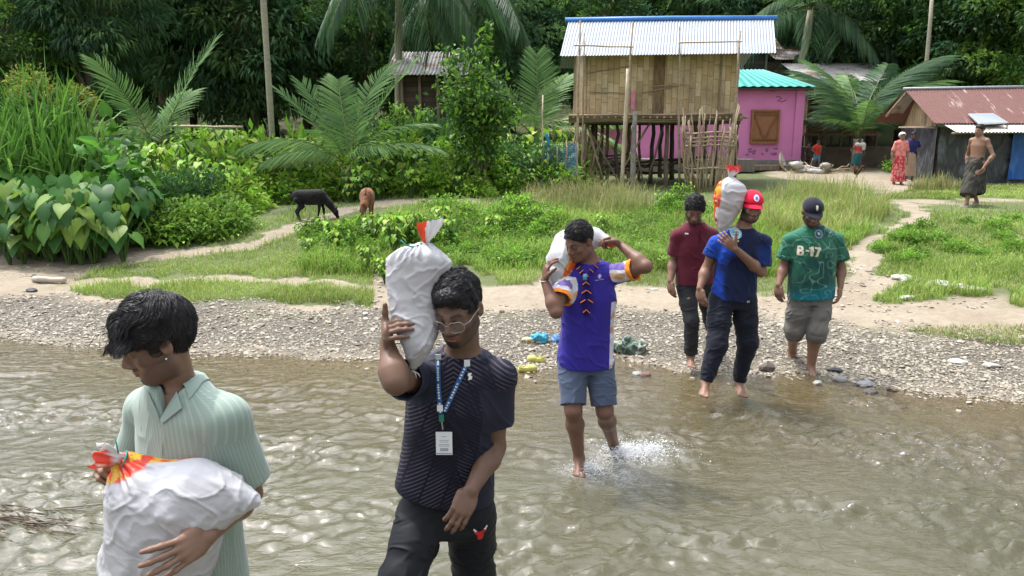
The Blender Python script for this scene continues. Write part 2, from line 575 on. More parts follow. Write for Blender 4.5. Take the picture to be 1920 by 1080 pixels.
# ------------------------------------------------------------------ shingle
ICO_V = None
def ico():
    g = (1+5**0.5)/2
    V = unit(np.array([[-1, g, 0], [1, g, 0], [-1, -g, 0], [1, -g, 0], [0, -1, g], [0, 1, g], [0, -1, -g], [0, 1, -g], [g, 0, -1], [g, 0, 1], [-g, 0, -1], [-g, 0, 1]]))
    F = np.array([[0, 11, 5], [0, 5, 1], [0, 1, 7], [0, 7, 10], [0, 10, 11], [1, 5, 9], [5, 11, 4], [11, 10, 2], [10, 7, 6], [7, 1, 8], [3, 9, 4], [3, 4, 2], [3, 2, 6], [3, 6, 8], [3, 8, 9], [4, 9, 5], [2, 4, 11], [6, 2, 10], [8, 6, 7], [9, 8, 1]])
    return V, F
def stones_mesh(P, size, rng, flat=(0.25, 0.55), sink=0.25):
    n = len(P)
    V0, F0 = ico()
    V = V0[None]*(1+rng.uniform(-0.28, 0.28, (n, 12, 1)))
    sx = size*rng.uniform(0.8, 1.6, n); sy = size*rng.uniform(0.6, 1.1, n); sz = size*rng.uniform(*flat, n)
    V = V*np.stack([sx, sy, sz], -1)[:, None]/2
    tx, ty = rng.normal(0, 0.15, n), rng.normal(0, 0.15, n)
    V[..., 2] += V[..., 0]*tx[:, None] + V[..., 1]*ty[:, None]
    a = rng.uniform(0, 6.28, n)
    ca, sa_ = np.cos(a)[:, None], np.sin(a)[:, None]
    V = np.stack([V[..., 0]*ca-V[..., 1]*sa_, V[..., 0]*sa_+V[..., 1]*ca, V[..., 2]], -1)
    V += (P + np.stack([0*sz, 0*sz, sz*(0.5-sink)], -1))[:, None]
    F = (F0[None] + 12*np.arange(n)[:, None, None]).reshape(-1, 3)
    return V.reshape(-1, 3), F
def stone_cols(n, rng):
    pal = np.array([[.31, .275, .215], [.26, .232, .182], [.35, .315, .252], [.215, .19, .145], [.31, .26, .19], [.43, .40, .335], [.13, .115, .095]])
    c = pal[rng.choice(7, n, p=[.27, .23, .17, .12, .12, .05, .04])]*rng.uniform(0.8, 1.2, (n, 1))
    return np.repeat(c, 12, 0)
mat_stone = vcol('river_stone', rough=0.8, noise=0.35, nscale=60)
rng = np.random.default_rng(11)
N = 90000
px, py = rng.uniform(-260, 2200, N), rng.uniform(545, 775, N)
P = G(px, py)
d = P[:, 1]-shore(P[:, 0])
n1 = fbm2(P[:, 0], P[:, 1], 2.0, 4, 1.0)
keep = (d < gw(P[:, 0]) - n1*0.35 - 0.1) & (d > -0.55) & (rng.random(N) < np.where(d < -0.1, 0.35, 1.0)*(0.55+0.45*smooth(-0.5, 0.4, n1)))
P = P[keep]
sz = np.clip(rng.lognormal(-3.75, 0.45, len(P)), 0.009, 0.085)*(0.55+0.04*P[:, 1])
V, F = stones_mesh(P, sz, rng)
o = mk('gravel', V, F, mat_stone, attrs={'Col': stone_cols(len(P), rng)}, smooth_=False)
tag(o, kind='stuff')
# sparse pebbles on the sand and along the wheel tracks
N = 5200
px, py = rng.uniform(-100, 2100, N), rng.uniform(460, 640, N)
P = G(px, py)
s_, g_ = masks(P[:, 0], P[:, 1], P[:, 2])
w = (s_ > 0.5) & (fbm2(P[:, 0], P[:, 1], 1.1, 3, 4) > 0.05)
w |= inpoly(px, py, [(1560, 505), (1640, 495), (1700, 520), (1860, 530), (1850, 545), (1650, 560), (1560, 560)])
P = P[w]
V, F = stones_mesh(P, np.clip(rng.lognormal(-3.5, 0.5, len(P)), 0.012, 0.10), rng)
o = mk('scattered_pebbles', V, F, mat_stone, attrs={'Col': stone_cols(len(P), rng)}, smooth_=False)
tag(o, kind='stuff')
# single larger stones one can pick out
def big_stone(px, py, s, label, colr, flat=0.5, seed=0, aspect=1.0):
    r_ = np.random.default_rng(seed)
    p = g1(px, py)
    V0, F0 = ico()
    bm_V = [unit(v) for v in V0]
    V, F, cache = list(bm_V), [], {}
    def mid(i, j):
        k = (min(i, j), max(i, j))
        if k not in cache:
            V.append(unit(V[i]+V[j])); cache[k] = len(V)-1
        return cache[k]
    for a, b_, c_ in F0:
        ab, bc, ca = mid(a, b_), mid(b_, c_), mid(c_, a)
        F += [[a, ab, ca], [b_, bc, ab], [c_, ca, bc], [ab, bc, ca]]
    V = np.array(V)
    V = V*(1+0.28*fbm(V*1.6+seed*3.1, 3)[:, None])*np.array([aspect, 0.8, flat])*s/2
    a = r_.uniform(-0.4, 0.4)
    V = V @ np.array([[math.cos(a), math.sin(a), 0], [-math.sin(a), math.cos(a), 0], [0, 0, 1]])
    z = max(p[2], -0.02)
    o = mk('stone', V, np.array(F), mat_stone, attrs={'Col': np.tile(colr, (len(V), 1))}, smooth_=False)
    o.location = (p[0], p[1], z+s*flat*0.22)
    return tag(o, label, 'stone', 'larger stones on the river edge')
# ------------------------------------------------------------------ plant building
def leaf_mat(name, trans=0.35, rough=0.45, spec=0.3):
    return vcol(name, rough=rough, spec=spec, trans=trans)
mat_leaf = leaf_mat('foliage', 0.36, 0.5, 0.3)
mat_leaf_dark = leaf_mat('dark_foliage', 0.38, 0.5, 0.3)
mat_grass = leaf_mat('grass_blades', 0.35, 0.6, 0.25)
mat_bark = plain('bark', (0.16, 0.125, 0.09), 0.95, 0.4, 6, bump=0.6, bscale=30, bdist=0.02)
mat_palm_bark = plain('palm_bark', (0.36, 0.33, 0.24), 0.9, 0.25, 9, bump=0.5, bscale=22, bdist=0.02, stretch=(1, 1, 5))
def leaves(P, D, Nn, ln, wd, col, fold=0.25, droop=0.15):
    """simple pointed leaves folded along the midrib"""
    n = len(P)
    ln = np.broadcast_to(ln, (n,))[:, None]; wd = np.broadcast_to(wd, (n,))[:, None]
    D = unit(D)
    S = unit(np.cross(D, Nn)); U = np.cross(S, D)
    mid = P + D*ln*0.42
    V = np.stack([P, mid + S*wd*0.5 + U*wd*fold, mid - S*wd*0.5 + U*wd*fold, P + D*ln - np.array([0, 0, 1])*ln*droop], 1)
    k = 4*np.arange(n)[:, None]
    F = np.concatenate([k+np.array([[0, 1, 3]]), k+np.array([[0, 3, 2]])])
    return V.reshape(-1, 3), F, np.repeat(col, 4, 0)
HEART = np.array([[0, 0, 0], [.20, -.16, .03], [.40, -.06, .08], [.47, .18, .08], [.38, .45, .05], [.18, .78, .0], [0, 1.02, -.10],
                  [-.18, .78, .0], [-.38, .45, .05], [-.47, .18, .08], [-.40, -.06, .08], [-.20, -.16, .03], [0, .35, -.015], [0, .72, -.04]])
HEART_F = np.array([[0, 1, 12], [1, 2, 12], [2, 3, 12], [3, 4, 12], [4, 13, 12], [4, 5, 13], [5, 6, 13], [6, 7, 13], [7, 8, 13], [8, 12, 13], [8, 9, 12], [9, 10, 12], [10, 11, 12], [11, 0, 12]])
def hearts(P, D, Nn, size, col, wide=1.0, rng=None):
    """broad heart-shaped leaves; P is the leaf's attachment"""
    n = len(P)
    size = np.broadcast_to(size, (n,))
    D = unit(D)
    S = unit(np.cross(D, Nn)); U = np.cross(S, D)
    L_ = np.repeat(HEART[None], n, 0)
    if rng is not None:
        L_ = L_.copy()
        L_[:, :, 2] += rng.normal(0, 0.025, (n, len(HEART))) - rng.uniform(0, 0.35, (n, 1))*np.clip(L_[:, :, 1], 0, 2)**2
    V = P[:, None] + size[:, None, None]*(L_[..., 0:1]*S[:, None]*wide + L_[..., 1:2]*D[:, None] + L_[..., 2:3]*U[:, None])
    F = (HEART_F[None] + len(HEART)*np.arange(n)[:, None, None]).reshape(-1, 3)
    c = np.repeat(col[:, None], len(HEART), 1).copy()
    c[:, [0, 12, 13, 6]] *= 1.22            # paler midrib
    return V.reshape(-1, 3), F, c.reshape(-1, 3)
def join(parts):
    V, F, Cc, n = [], [], [], 0
    for v, f, c in parts:
        V.append(v); F.append(np.asarray(f)+n); Cc.append(c); n += len(v)
    return np.concatenate(V), F, np.concatenate(Cc)
def rdir(n, rng, up=0.0):
    v = rng.normal(0, 1, (n, 3)); v[:, 2] += up
    return unit(v)
def pal(n, rng, cols, var=0.2):
    cols = np.array(cols)
    return cols[rng.integers(0, len(cols), n)]*rng.uniform(1-var, 1+var, (n, 1))

DARK = [(.062, .138, .056), (.085, .175, .062), (.048, .118, .054), (.11, .205, .062)]
MID = [(.075, .17, .03), (.105, .22, .035), (.06, .14, .03), (.14, .25, .04)]
BRIGHT = [(.20, .40, .035), (.26, .46, .05), (.15, .32, .03), (.33, .50, .06)]

def spot(px, table):
    return [t_ for x_, t_ in table if px < x_][0]
LM_BACK = [(140, 'over the tall reeds'), (330, 'above the left young palm'), (470, 'left of the tall slim palm trunk'), (640, 'right of the tall slim palm trunk'), (820, 'above the tin shed'), (1040, 'above the leafy small tree'), (1300, 'behind the left half of the stilt house roof'), (1480, 'behind the right half of the stilt house roof'), (1680, 'behind the plank house'), (1850, 'behind the rusty hut roof'), (9999, 'at the right edge of the forest')]
LM_MID = [(330, 'beside the elephant ears'), (400, 'at the left end of the bamboo rail'), (480, 'under the bamboo rail'), (540, 'around the slim palm trunk'), (600, 'behind the black goat'), (660, 'below the second young palm'), (720, 'behind the brown goat'), (780, 'right of the brown goat'), (850, 'in front of the tin shed'), (930, 'under the leafy small tree'), (1000, 'right of the leafy small tree'), (9999, 'by the blue net fence')]
LM_BANK = [(640, 'near the footpath bend'), (720, 'left of the tied sack top'), (800, 'behind the tied sack top'), (880, 'above the glasses wearer'), (960, 'between the two sack carriers'), (1040, 'left of the purple-shirted person'), (1120, 'behind the purple-shirted person'), (1260, 'left of the maroon-shirted person'), (1330, 'behind the maroon-shirted person'), (1460, 'behind the red cap'), (1700, 'beside the right-hand footpath'), (1800, 'right of the right-hand footpath'), (9999, 'near the right edge of the meadow')]
# ------------------------------------------------------------------ forest trees
def tree_meshes(seed, H, rx, zlow, nclump, nleaf, lsize, cols, droop=0.3, slim=0.4, clr=0.75, limb_r=0.05):
    rng = np.random.default_rng(seed)
    zc, rz = (H+zlow)/2, (H-zlow)/2
    v = rdir(nclump, rng)
    rad = rng.uniform(0.12, 1, nclump)**0.4
    lob = 1 + 0.28*fbm(v*1.7+seed, 3)
    Pc = v*np.array([rx, rx, rz])*(rad*lob)[:, None] + np.array([0, 0, zc])
    parts = []
    for i, p in enumerate(Pc):
        k = int(nleaf*rng.uniform(0.6, 1.3))
        r = clr*rng.uniform(0.6, 1.25)
        q = rdir(k, rng, 0.25)
        pos = p + q*r*np.array([1, 1, 0.62])*(rng.uniform(0.35, 1, (k, 1))**0.5)
        out = unit(q*0.7 + unit(p-np.array([0, 0, zc]))*0.5 + rng.normal(0, .45, (k, 3)))
        out[:, 2] -= droop
        nn = unit(rng.normal(0, 0.45, (k, 3)) + np.array([0, 0, 1]))
        base = np.array(cols[rng.integers(len(cols))])*rng.uniform(0.75, 1.3)
        c = base*rng.uniform(0.75, 1.3, (k, 1))*np.array([1, 1, 1])
        s = lsize*rng.uniform(0.7, 1.3, k)
        parts.append(leaves(pos, out, nn, s, s*slim, c))
    V, F, Cc = join(parts)
    crown = mesh('crown', V, F, mat_leaf_dark, {'Col': Cc}, smooth_=False)
    mb = MB()
    lean = rng.normal(0, 0.25, 2)
    tz = np.linspace(0, 1, 7)
    tp = np.stack([lean[0]*tz**1.5, lean[1]*tz**1.5, tz*H*0.82], 1)
    mb.tube(tp, np.linspace(0.24, 0.06, 7)*H/12, 9)
    for i in rng.choice(nclump, min(26, nclump), replace=False):
        p = Pc[i]
        t0 = np.clip((p[2]-1.2)/H/0.95, 0.15, 0.95)*rng.uniform(0.75, 0.95)
        a = np.array([np.interp(t0, tz, tp[:, j]) for j in range(3)])
        m_ = (a+p)/2 + np.array([0, 0, 0.12*np.linalg.norm(p-a)])
        mb.tube([a, (a+m_)/2+rng.normal(0, .08, 3), m_, p], [limb_r*1.5, limb_r*1.2, limb_r, 0.015], 5, cap=False)
    F = [np.concatenate(mb.Q)] + ([np.concatenate(mb.T)] if mb.T else [])
    trunk = mesh('trunk', np.concatenate(mb.V), F, mat_bark)
    return crown, trunk
TM = [tree_meshes(1, 13, 3.8, 1.6, 190, 95, 0.36, DARK, 0.35, 0.36),
      tree_meshes(2, 14, 3.3, 2.5, 170, 100, 0.42, DARK, 0.7, 0.20, 0.9),          # drooping slender leaves (bamboo-like)
      tree_meshes(3, 12, 3.6, 1.2, 190, 90, 0.26, DARK+MID[:2], 0.15, 0.5),
      tree_meshes(5, 11, 3.2, 1.0, 200, 90, 0.24, MID, 0.1, 0.55, 0.6)]
def put_tree(k, p, s, rz, label, group='trees of the dark forest behind the village', nm='forest_tree', sz=None):
    t_ = empty(nm, tuple(p), label, 'tree', group, rz, s)
    if sz: t_.scale = (s, s, s*sz)
    link('crown', TM[k][0], t_); link('trunk', TM[k][1], t_)
    return t_
rng = np.random.default_rng(21)
LAB = ['broad dark tree', 'drooping bamboo-like tree', 'round-leaved dark tree', 'mid green bushy tree']
ROW = ['at the forest front', 'in mid forest', 'deep in the forest']
rows = [(35.5, -33, 37, 4.6), (42, -38, 42, 5.2), (50, -44, 48, 6.0)]
for ri, (yy, x0, x1, st) in enumerate(rows):
    x = x0 + rng.uniform(0, 2)
    while x < x1:
        yv = yy + rng.uniform(-1.5, 1.5)
        pxx = 960+FPX*x/yv
        if ri == 0 and 1000 < pxx < 1560: x += st; continue
        k = 1 if pxx < 330 else (int(rng.choice([0, 2])) if pxx < 1650 else int(rng.choice([2, 2, 3])))
        if ri: k = int(rng.choice([0, 0, 2, 1]))
        put_tree(k, (x, yv, float(hgt(x, yv))-0.1), rng.uniform(0.9, 1.2), rng.uniform(0, 6.28), LAB[k]+' '+ROW[ri]+' '+spot(960+FPX*x/yv, LM_BACK))
        x += st*rng.uniform(0.8, 1.2)
put_tree(3, (*at(1905, 31)[:2], 0.8), 0.95, 1.0, 'lighter green leafy tree behind the rusty-roofed hut', nm='leafy_tree')
put_tree(2, (*at(1790, 33)[:2], 0.8), 0.9, 2.0, 'dark round-leaved tree rising behind the solar panel hut roof', nm='leafy_tree')
put_tree(3, (*at(30, 27)[:2], 0.8), 0.72, 2.2, 'light green tree at the left edge behind the tall reeds', nm='leafy_tree')
put_tree(1, (*at(190, 28)[:2], 0.8), 0.82, 0.4, 'drooping bamboo-like tree behind the reddish-leaved sapling', nm='leafy_tree')
# far wood: reads as one mass
rng = np.random.default_rng(5)
n = 36000
fx, fy = rng.uniform(-95, 95, n), rng.uniform(56, 80, n)
fz = hgt(fx, fy) + rng.uniform(0, 1, n)**0.8*(13 + 3*fbm2(fx, fy, 0.12, 3))
c = pal(n, rng, DARK, 0.35)
V, F, Cc = leaves(np.stack([fx, fy, fz], 1), rdir(n, rng, -0.3), rdir(n, rng, 0.8), rng.uniform(.6, 1.3, n), rng.uniform(.4, .8, n), c)
o = mk('distant_woods', V, F, mat_leaf_dark, attrs={'Col': Cc}, smooth_=False)
tag(o, kind='stuff')

# ------------------------------------------------------------------ palms
def frond_mesh(seed, arch, hang, nl=46, stiff=0.0, cols=((.07, .15, .035), (.09, .18, .04)), llen=0.23):
    """a feather-shaped palm leaf, one unit long, growing along +Y and arching down"""
    rng = np.random.default_rng(seed)
    tt = np.linspace(0, 1, 24)
    zz = -arch*tt**2.2
    yy = tt*(1-0.28*arch*tt)
    ra = np.stack([0.03*np.sin(tt*3+seed), yy, zz], 1)
    mb = MB().tube(ra, np.linspace(0.0085, 0.0012, 24), 5)
    nv = mb.n
    Vr = np.concatenate(mb.V)
    parts = [(Vr, np.concatenate(mb.T), np.tile((.17, .20, .06), (len(Vr), 1)))]
    Fq = np.concatenate(mb.Q)
    t = np.linspace(0.16, 0.995, nl)
    V, F, Cc, k = [], [], [], 0
    for s in (-1, 1):
        for ti in t + rng.uniform(-.006, .006, nl):
            ti = min(ti, 1.0)
            p = np.array([np.interp(ti, tt, ra[:, j]) for j in range(3)])
            q = np.array([np.interp(min(ti+.02, 1.0), tt, ra[:, j]) for j in range(3)])
            q0 = np.array([np.interp(ti-.02, tt, ra[:, j]) for j in range(3)])
            T = unit(q-q0)
            ll = llen*(0.35+0.65*math.sin(PI*min(1, (ti*0.86+0.08)))**0.7)*rng.uniform(0.85, 1.1)
            fwd = 0.35 + 0.9*ti**2
            d = unit(np.array([s, 0, 0.25*stiff]) + T*fwd + np.array([0, 0, rng.normal(-0.05, .08)]))
            wv = unit(np.cross(d, (0, 0, 1)))*0.0062*rng.uniform(.8, 1.2)
            hg = hang*rng.uniform(0.7, 1.3)
            a0, a1, a2, a3 = p, p+d*ll*.35-np.array([0, 0, hg*ll*.08]), p+d*ll*.70-np.array([0, 0, hg*ll*.42]), p+d*ll*.92-np.array([0, 0, hg*ll*.95])
            V += [a0-wv*.5, a0+wv*.5, a1-wv*1.2, a1+wv*1.2, a2-wv, a2+wv, a3]
            F += [[k, k+1, k+3], [k, k+3, k+2], [k+2, k+3, k+5], [k+2, k+5, k+4], [k+4, k+5, k+6]]
            cc = np.array(cols[rng.integers(len(cols))])*rng.uniform(.8, 1.25)
            Cc += [cc]*7
            k += 7
    parts.append((np.array(V), np.array(F), np.array(Cc)))
    V, Fl, Cc = join(parts)
    return mesh('frond', V, Fl+[Fq], mat_leaf, {'Col': Cc}, smooth_=False)
PC = ((.13, .26, .065), (.18, .31, .085), (.10, .21, .06))
PD = ((.055, .12, .05), (.075, .15, .055), (.045, .10, .045))
PY = ((.22, .22, .04), (.30, .25, .06), (.16, .2, .05))
FR = {'up': [frond_mesh(1, .12, .10, 44, 1.2, PC, .32), frond_mesh(2, .25, .25, 44, 1.0, PC, .32)],
      'arch': [frond_mesh(3, .45, .45, 38, .3, PC, .28), frond_mesh(4, .62, .75, 38, .1, PC, .30)],
      'hang': [frond_mesh(5, .6, .9, 46, 0, PD, .27), frond_mesh(6, .85, 1.1, 46, 0, PD, .27)],
      'yellow': [frond_mesh(7, .5, .7, 38, 0, PY, .2)]}
def palm(name, base, H, fr, label, lean=(0, 0), tr=0.13, group='coconut palms', seed=0):
    """fr: list of (kind, azimuth deg clockwise from away-to-right, elevation deg, length)"""
    rng = np.random.default_rng(seed)
    base = np.array(base, float)
    e = empty(name, tuple(base), label, 'palm tree', group)
    z = np.linspace(0, H, 12)
    tp = np.stack([lean[0]*(z/max(H, .1))**1.4, lean[1]*(z/max(H, .1))**1.4, z-0.1], 1)
    mb = MB().tube(tp, tr*(1.0+0.35*np.exp(-z*1.5)+0.06*np.sin(z*11)), 10)
    F = [np.concatenate(mb.Q), np.concatenate(mb.T)]
    link('trunk', mesh('trunk', np.concatenate(mb.V), F, mat_palm_bark), e)
    for kind, az, el, ln in fr:
        me = FR[kind][rng.integers(len(FR[kind]))]
        o = link('frond', me, e, tuple(tp[-1]+np.array([0, 0, .05])), None, ln)
        o.rotation_euler = (R(el), R(rng.uniform(-12, 12)), -R(az))
    return e
def ring(n, el, ln, kind, seed, a0=0, var=12):
    r_ = np.random.default_rng(seed)
    return [(kind, a0+360*i/n+r_.uniform(-14, 14), el+r_.uniform(-var, var), ln*r_.uniform(.85, 1.1)) for i in range(n)]
# azimuth 0 = away, 90 = right, 180 = towards the camera, 270 = left
palm('young_palm', at(298, 18.2), 1.1, [('up', 60, 68, 3.1), ('up', 285, 80, 2.5), ('arch', 275, 42, 2.0), ('arch', 300, 30, 2.1), ('arch', 250, 55, 1.9), ('arch', 100, 40, 1.7), ('yellow', 95, 8, 2.2), ('up', 20, 62, 2.2), ('arch', 200, 60, 1.6), ('arch', 230, 25, 1.5), ('hang', 240, 10, 1.2)],
     'young coconut palm with feathery fronds beside the tall reeds', tr=.11, seed=1)
palm('young_palm', at(652, 18.2), .9, [('up', 40, 70, 3.0), ('up', 75, 62, 2.9), ('up', 300, 62, 2.4), ('up', 285, 52, 2.5), ('arch', 262, 46, 2.4), ('arch', 95, 52, 2.3), ('arch', 100, 36, 2.4), ('arch', 240, 40, 1.8), ('arch', 130, 50, 1.6), ('yellow', 268, 24, 2.5), ('arch', 200, 60, 1.5), ('up', 340, 70, 2.6)],
     'young coconut palm with wide spread fronds behind the two goats', tr=.11, seed=2)
palm('coconut_palm', at(517, 20.5), 8.6, ring(11, 22, 3.4, 'arch', 3), 'tall slim palm with a pale ringed trunk between the two young palms', (0.0, 0.0), .082, seed=3)
palm('coconut_palm', at(748, 26.5), 7.4, [('hang', 90, -5, 3.4), ('hang', 120, 0, 3.6), ('hang', 150, -8, 3.4), ('hang', 200, -5, 3.2), ('hang', 240, 0, 3.2), ('hang', 270, 5, 3.2), ('hang', 105, -25, 3.2), ('hang', 75, 20, 3.4), ('hang', 180, -30, 3.0), ('arch', 300, 35, 3.4), ('arch', 0, 30, 3.4), ('arch', 50, 30, 3.4)],
     'coconut palm with a dark trunk and long hanging fronds above the tin shed', (0.25, 0), .13, seed=4)
palm('coconut_palm', at(872, 31), 7.2, ring(8, 0, 3.2, 'hang', 31), 'coconut palm with hanging fronds beside the leafy small tree', (0.2, 0), .13, seed=31)
palm('young_palm', at(1000, 27), 1.4, [('up', 300, 62, 3.3), ('up', 40, 60, 3.2), ('arch', 75, 42, 3.4), ('arch', 280, 45, 3.2), ('arch', 90, 28, 3.2), ('arch', 95, 12, 2.6), ('up', 0, 75, 3.2), ('arch', 190, 50, 2.4), ('yellow', 100, 25, 2.7)],
     'young coconut palm behind the left end of the stilt house', tr=.14, seed=5)
palm('coconut_palm', at(1478, 35), 6.6, ring(6, 12, 3.8, 'hang', 8, 20)+ring(5, 40, 3.8, 'arch', 9), 'coconut palm with a leaning dark trunk just right of the stilt house roof', (0.55, 0), .17, seed=6)
palm('coconut_palm', at(1540, 37), 7.2, ring(7, 8, 4.2, 'hang', 18, 40)+ring(5, 45, 4.0, 'arch', 19), 'coconut palm with wide fronds above the dark wooden house', (-0.3, 0), .17, seed=16)
palm('young_palm', at(1604, 28.6), 1.3, [(k_, a_, e_, l_) for k_, e_, l_ in (('hang', 82, 3.9), ('arch', 72, 3.5), ('hang', 58, 2.8)) for a_ in (330, 350, 10, 30, 50, 68, 86)]+[('arch', 285, 82, 3.4), ('hang', 300, 84, 3.2), ('hang', 265, 70, 2.0), ('arch', 250, 60, 1.6), ('arch', 275, 55, 1.8)]+[('arch', 200, 70, 2.2), ('hang', 150, 74, 2.4)],
     'large arching palm between the dark wooden house and the rusty-roofed hut', tr=.16, seed=7)

# ------------------------------------------------------------------ broad-leaved plants
def shrub_mesh(seed, r, h, n, ls, cols, slim=.5, heart=False, stems=7, dens=.5, low=0.05):
    rng = np.random.default_rng(seed)
    v = rdir(n, rng, .35)
    v[:, 2] = np.abs(v[:, 2])
    lob = 1+.45*fbm(v*2.3+seed*1.7, 3)
    pos = v*np.array([r, r, h])*(rng.uniform(.15, 1, n)**dens*lob)[:, None]
    pos[:, 2] += low
    out = unit(v+rng.normal(0, .6, (n, 3))); out[:, 2] -= .15
    nn = unit(rng.normal(0, .5, (n, 3))+np.array([0, 0, 1]))
    cl = 1+.5*fbm(pos*2.2+seed, 2)
    c = pal(n, rng, cols, .2)*np.clip(cl, .55, 1.6)[:, None]
    s = ls*rng.uniform(.6, 1.35, n)
    pr = [hearts(pos, out, nn, s, c, .9, rng) if heart else leaves(pos, out, nn, s, s*slim, c)]
    mb = MB()
    for i in range(stems):
        q = pos[rng.integers(n)]
        mb.tube([np.array([rng.normal(0, r*.15), rng.normal(0, r*.15), -.1]), q*.5+np.array([0, 0, h*.1]), q], [.018, .012, .004], 5, cap=False)
    Vs = np.concatenate(mb.V)
    pr.append((Vs, np.concatenate(mb.Q), np.tile((.13, .12, .06), (len(Vs), 1))))
    V, Fl, Cc = join(pr)
    return mesh('leaves', V, Fl, mat_leaf, {'Col': Cc}, smooth_=False)
def taro_mesh(seed, n, h, size, cols, tilt=0.5):
    rng = np.random.default_rng(seed)
    mb = MB()
    P, D, N = [], [], []
    for i in range(n):
        a = i*2.4+rng.uniform(-.4, .4)
        hh = h*rng.uniform(0.45, 1.0)
        out = hh*rng.uniform(0.25, 0.55)
        d = np.array([math.cos(a), math.sin(a), 0])
        top = d*out + np.array([0, 0, hh])
        mb.tube([d*.02, d*out*.35+np.array([0, 0, hh*.6]), top], [.013, .01, .006], 5, cap=False)
        P.append(top); D.append(d*0.8 + np.array([0, 0, -tilt*rng.uniform(.4, 1.8)])); N.append(d*0.7+np.array([0, 0, .7]))
    P, D, N = map(np.array, (P, D, N))
    c = pal(n, rng, cols, .15)
    V, F, Cc = hearts(P, D, N, size*rng.uniform(.65, 1.2, n), c, 1.0, rng)
    Vs = np.concatenate(mb.V)
    V2, Fl, C2 = join([(V, F, Cc), (Vs, np.concatenate(mb.Q), np.tile((.10, .19, .05), (len(Vs), 1)))])
    return mesh('leaves', V2, Fl, mat_leaf, {'Col': C2}, smooth_=True)
TD = [(.05, .15, .035), (.07, .185, .04), (.045, .125, .035), (.11, .25, .045)]
taro_dark = [taro_mesh(i, 14, 1.1, .31, TD+[(.16, .26, .04)], 1.0) for i in range(4)]
taro_bright = [taro_mesh(10+i, 42, .80, .12, BRIGHT+MID[:2]+[(.32, .42, .05)], .5) for i in range(4)]
mix_leaf = [shrub_mesh(50, .55, .62, 900, .13, BRIGHT+MID[:1], .5), shrub_mesh(51, .5, .75, 700, .17, BRIGHT[:2]+[(.36, .46, .09)], .34)]
rng = np.random.default_rng(9)
def lone(name, me, p, s, rz, label, cat, group=None):
    o = link(name, me, None, tuple(p), (0, 0, rz), s)
    return tag(o, label, cat, group)
for i in range(46):
    px = rng.uniform(-60, 275)
    Yd = 11.3 + (i % 4)*0.45 + rng.uniform(0, .3) + max(0, px-200)*0.003
    lone('elephant_ear_plant', taro_dark[i % 4], at(px, Yd), rng.uniform(.55, 1.05)*(1+.12*(i % 4)), rng.uniform(0, 6.3), ['front', 'second', 'third', 'rearmost'][i % 4]+' row elephant ear plant '+spot(px, [(40, 'at the left edge of the photo'), (110, 'under the tall reeds'), (180, 'near the driftwood plank'), (999, 'under the heart-leaved shrub')]), 'plant', 'elephant ear plants at the left edge')
for i in range(190):
    px = rng.uniform(300, 1060)
    t_ = rng.random()
    Y0 = np.interp(px, [300, 420, 500, 700, 900, 1060], [14.4, 15.0, 17.2, 17.4, 17.8, 19])
    Yd = Y0 + t_*3.6
    lone('leafy_plant', taro_bright[i % 4] if i % 5 < 3 else mix_leaf[i % 2], at(px, Yd)-np.array([0, 0, .05]), rng.uniform(.7, 1.2)*(0.8+1.15*t_), rng.uniform(0, 6.3), ('low front' if t_ < .33 else 'middle' if t_ < .66 else 'tall rear')+' bright broad-leaved plant '+spot(px, LM_MID), 'plant', 'broad-leaved plants of the green thicket')
for px, py, s in ((628, 462, .75), (560+20, 476, .5), (700, 456, .8), (742, 470, .9), (770, 452, .8), (830, 430, .7), (845, 455, .7), (640, 470, .6), (722, 520, .5), (1005, 415, .6), (930, 440, .6), (690, 500, .55), (1130, 430, .5)):
    lone('leafy_plant', taro_bright[int(px) % 4], g1(px, py+12), s*.9, px, 'small bright broad-leaved plant on the bank '+spot(px, LM_BANK), 'plant', 'small broad-leaved plants on the bank')

WEED = [(.15, .29, .04), (.20, .36, .05), (.11, .22, .035), (.25, .40, .06)]
weeds = [shrub_mesh(30+i, .55, .42, 1500, .085, WEED, .55) for i in range(4)]
heartsh = shrub_mesh(40, .62, 2.0, 150, .25, [(.07, .19, .03), (.10, .25, .03), (.05, .14, .035)], heart=True)
darkbush = shrub_mesh(41, .8, 1.0, 2600, .10, [(.04, .10, .03), (.06, .14, .035)], .5)
sapl = shrub_mesh(42, .75, 1.1, 1500, .17, [(.10, .21, .03), (.17, .25, .035), (.30, .27, .06)], .4)
bright_sh = shrub_mesh(43, .9, 1.2, 1500, .17, BRIGHT+MID, .45)
# bank between the track and the grass
for i in range(76):
    px = rng.uniform(585, 1075) if i < 66 else rng.uniform(1235, 1400)
    t_ = rng.random()
    lo_, hi_ = (505, 402) if i < 66 else (505, 400)
    py = lo_+(hi_-lo_)*t_
    if px < 780 and i < 66: py = max(py, 438)
    if px > 1000 and i < 66: py = min(py, 480)
    lone('weed_clump', weeds[i % 4], g1(px, py)-np.array([0, 0, .05]), rng.uniform(.45, 1.0)*(.62+.3*t_), rng.uniform(0, 6.3), ('front' if t_ < .4 else 'middle' if t_ < .7 else 'rear')+' small-leaved weed clump '+spot(px, LM_BANK), 'shrub', 'weed clumps on the grassy bank')
for i in range(26):
    px, py = rng.uniform(255, 430), rng.uniform(395, 452)
    lone('weed_clump', weeds[i % 4], g1(px, py)-np.array([0, 0, .05]), rng.uniform(.8, 1.35), rng.uniform(0, 6.3), ('low' if py > 425 else 'high')+' shaded weed clump '+spot(px, [(300, 'beside the heart-leaved shrub'), (350, 'between elephant ears and footpath'), (999, 'beside the footpath left of the goats')]), 'shrub', 'weed clumps under the left thicket')
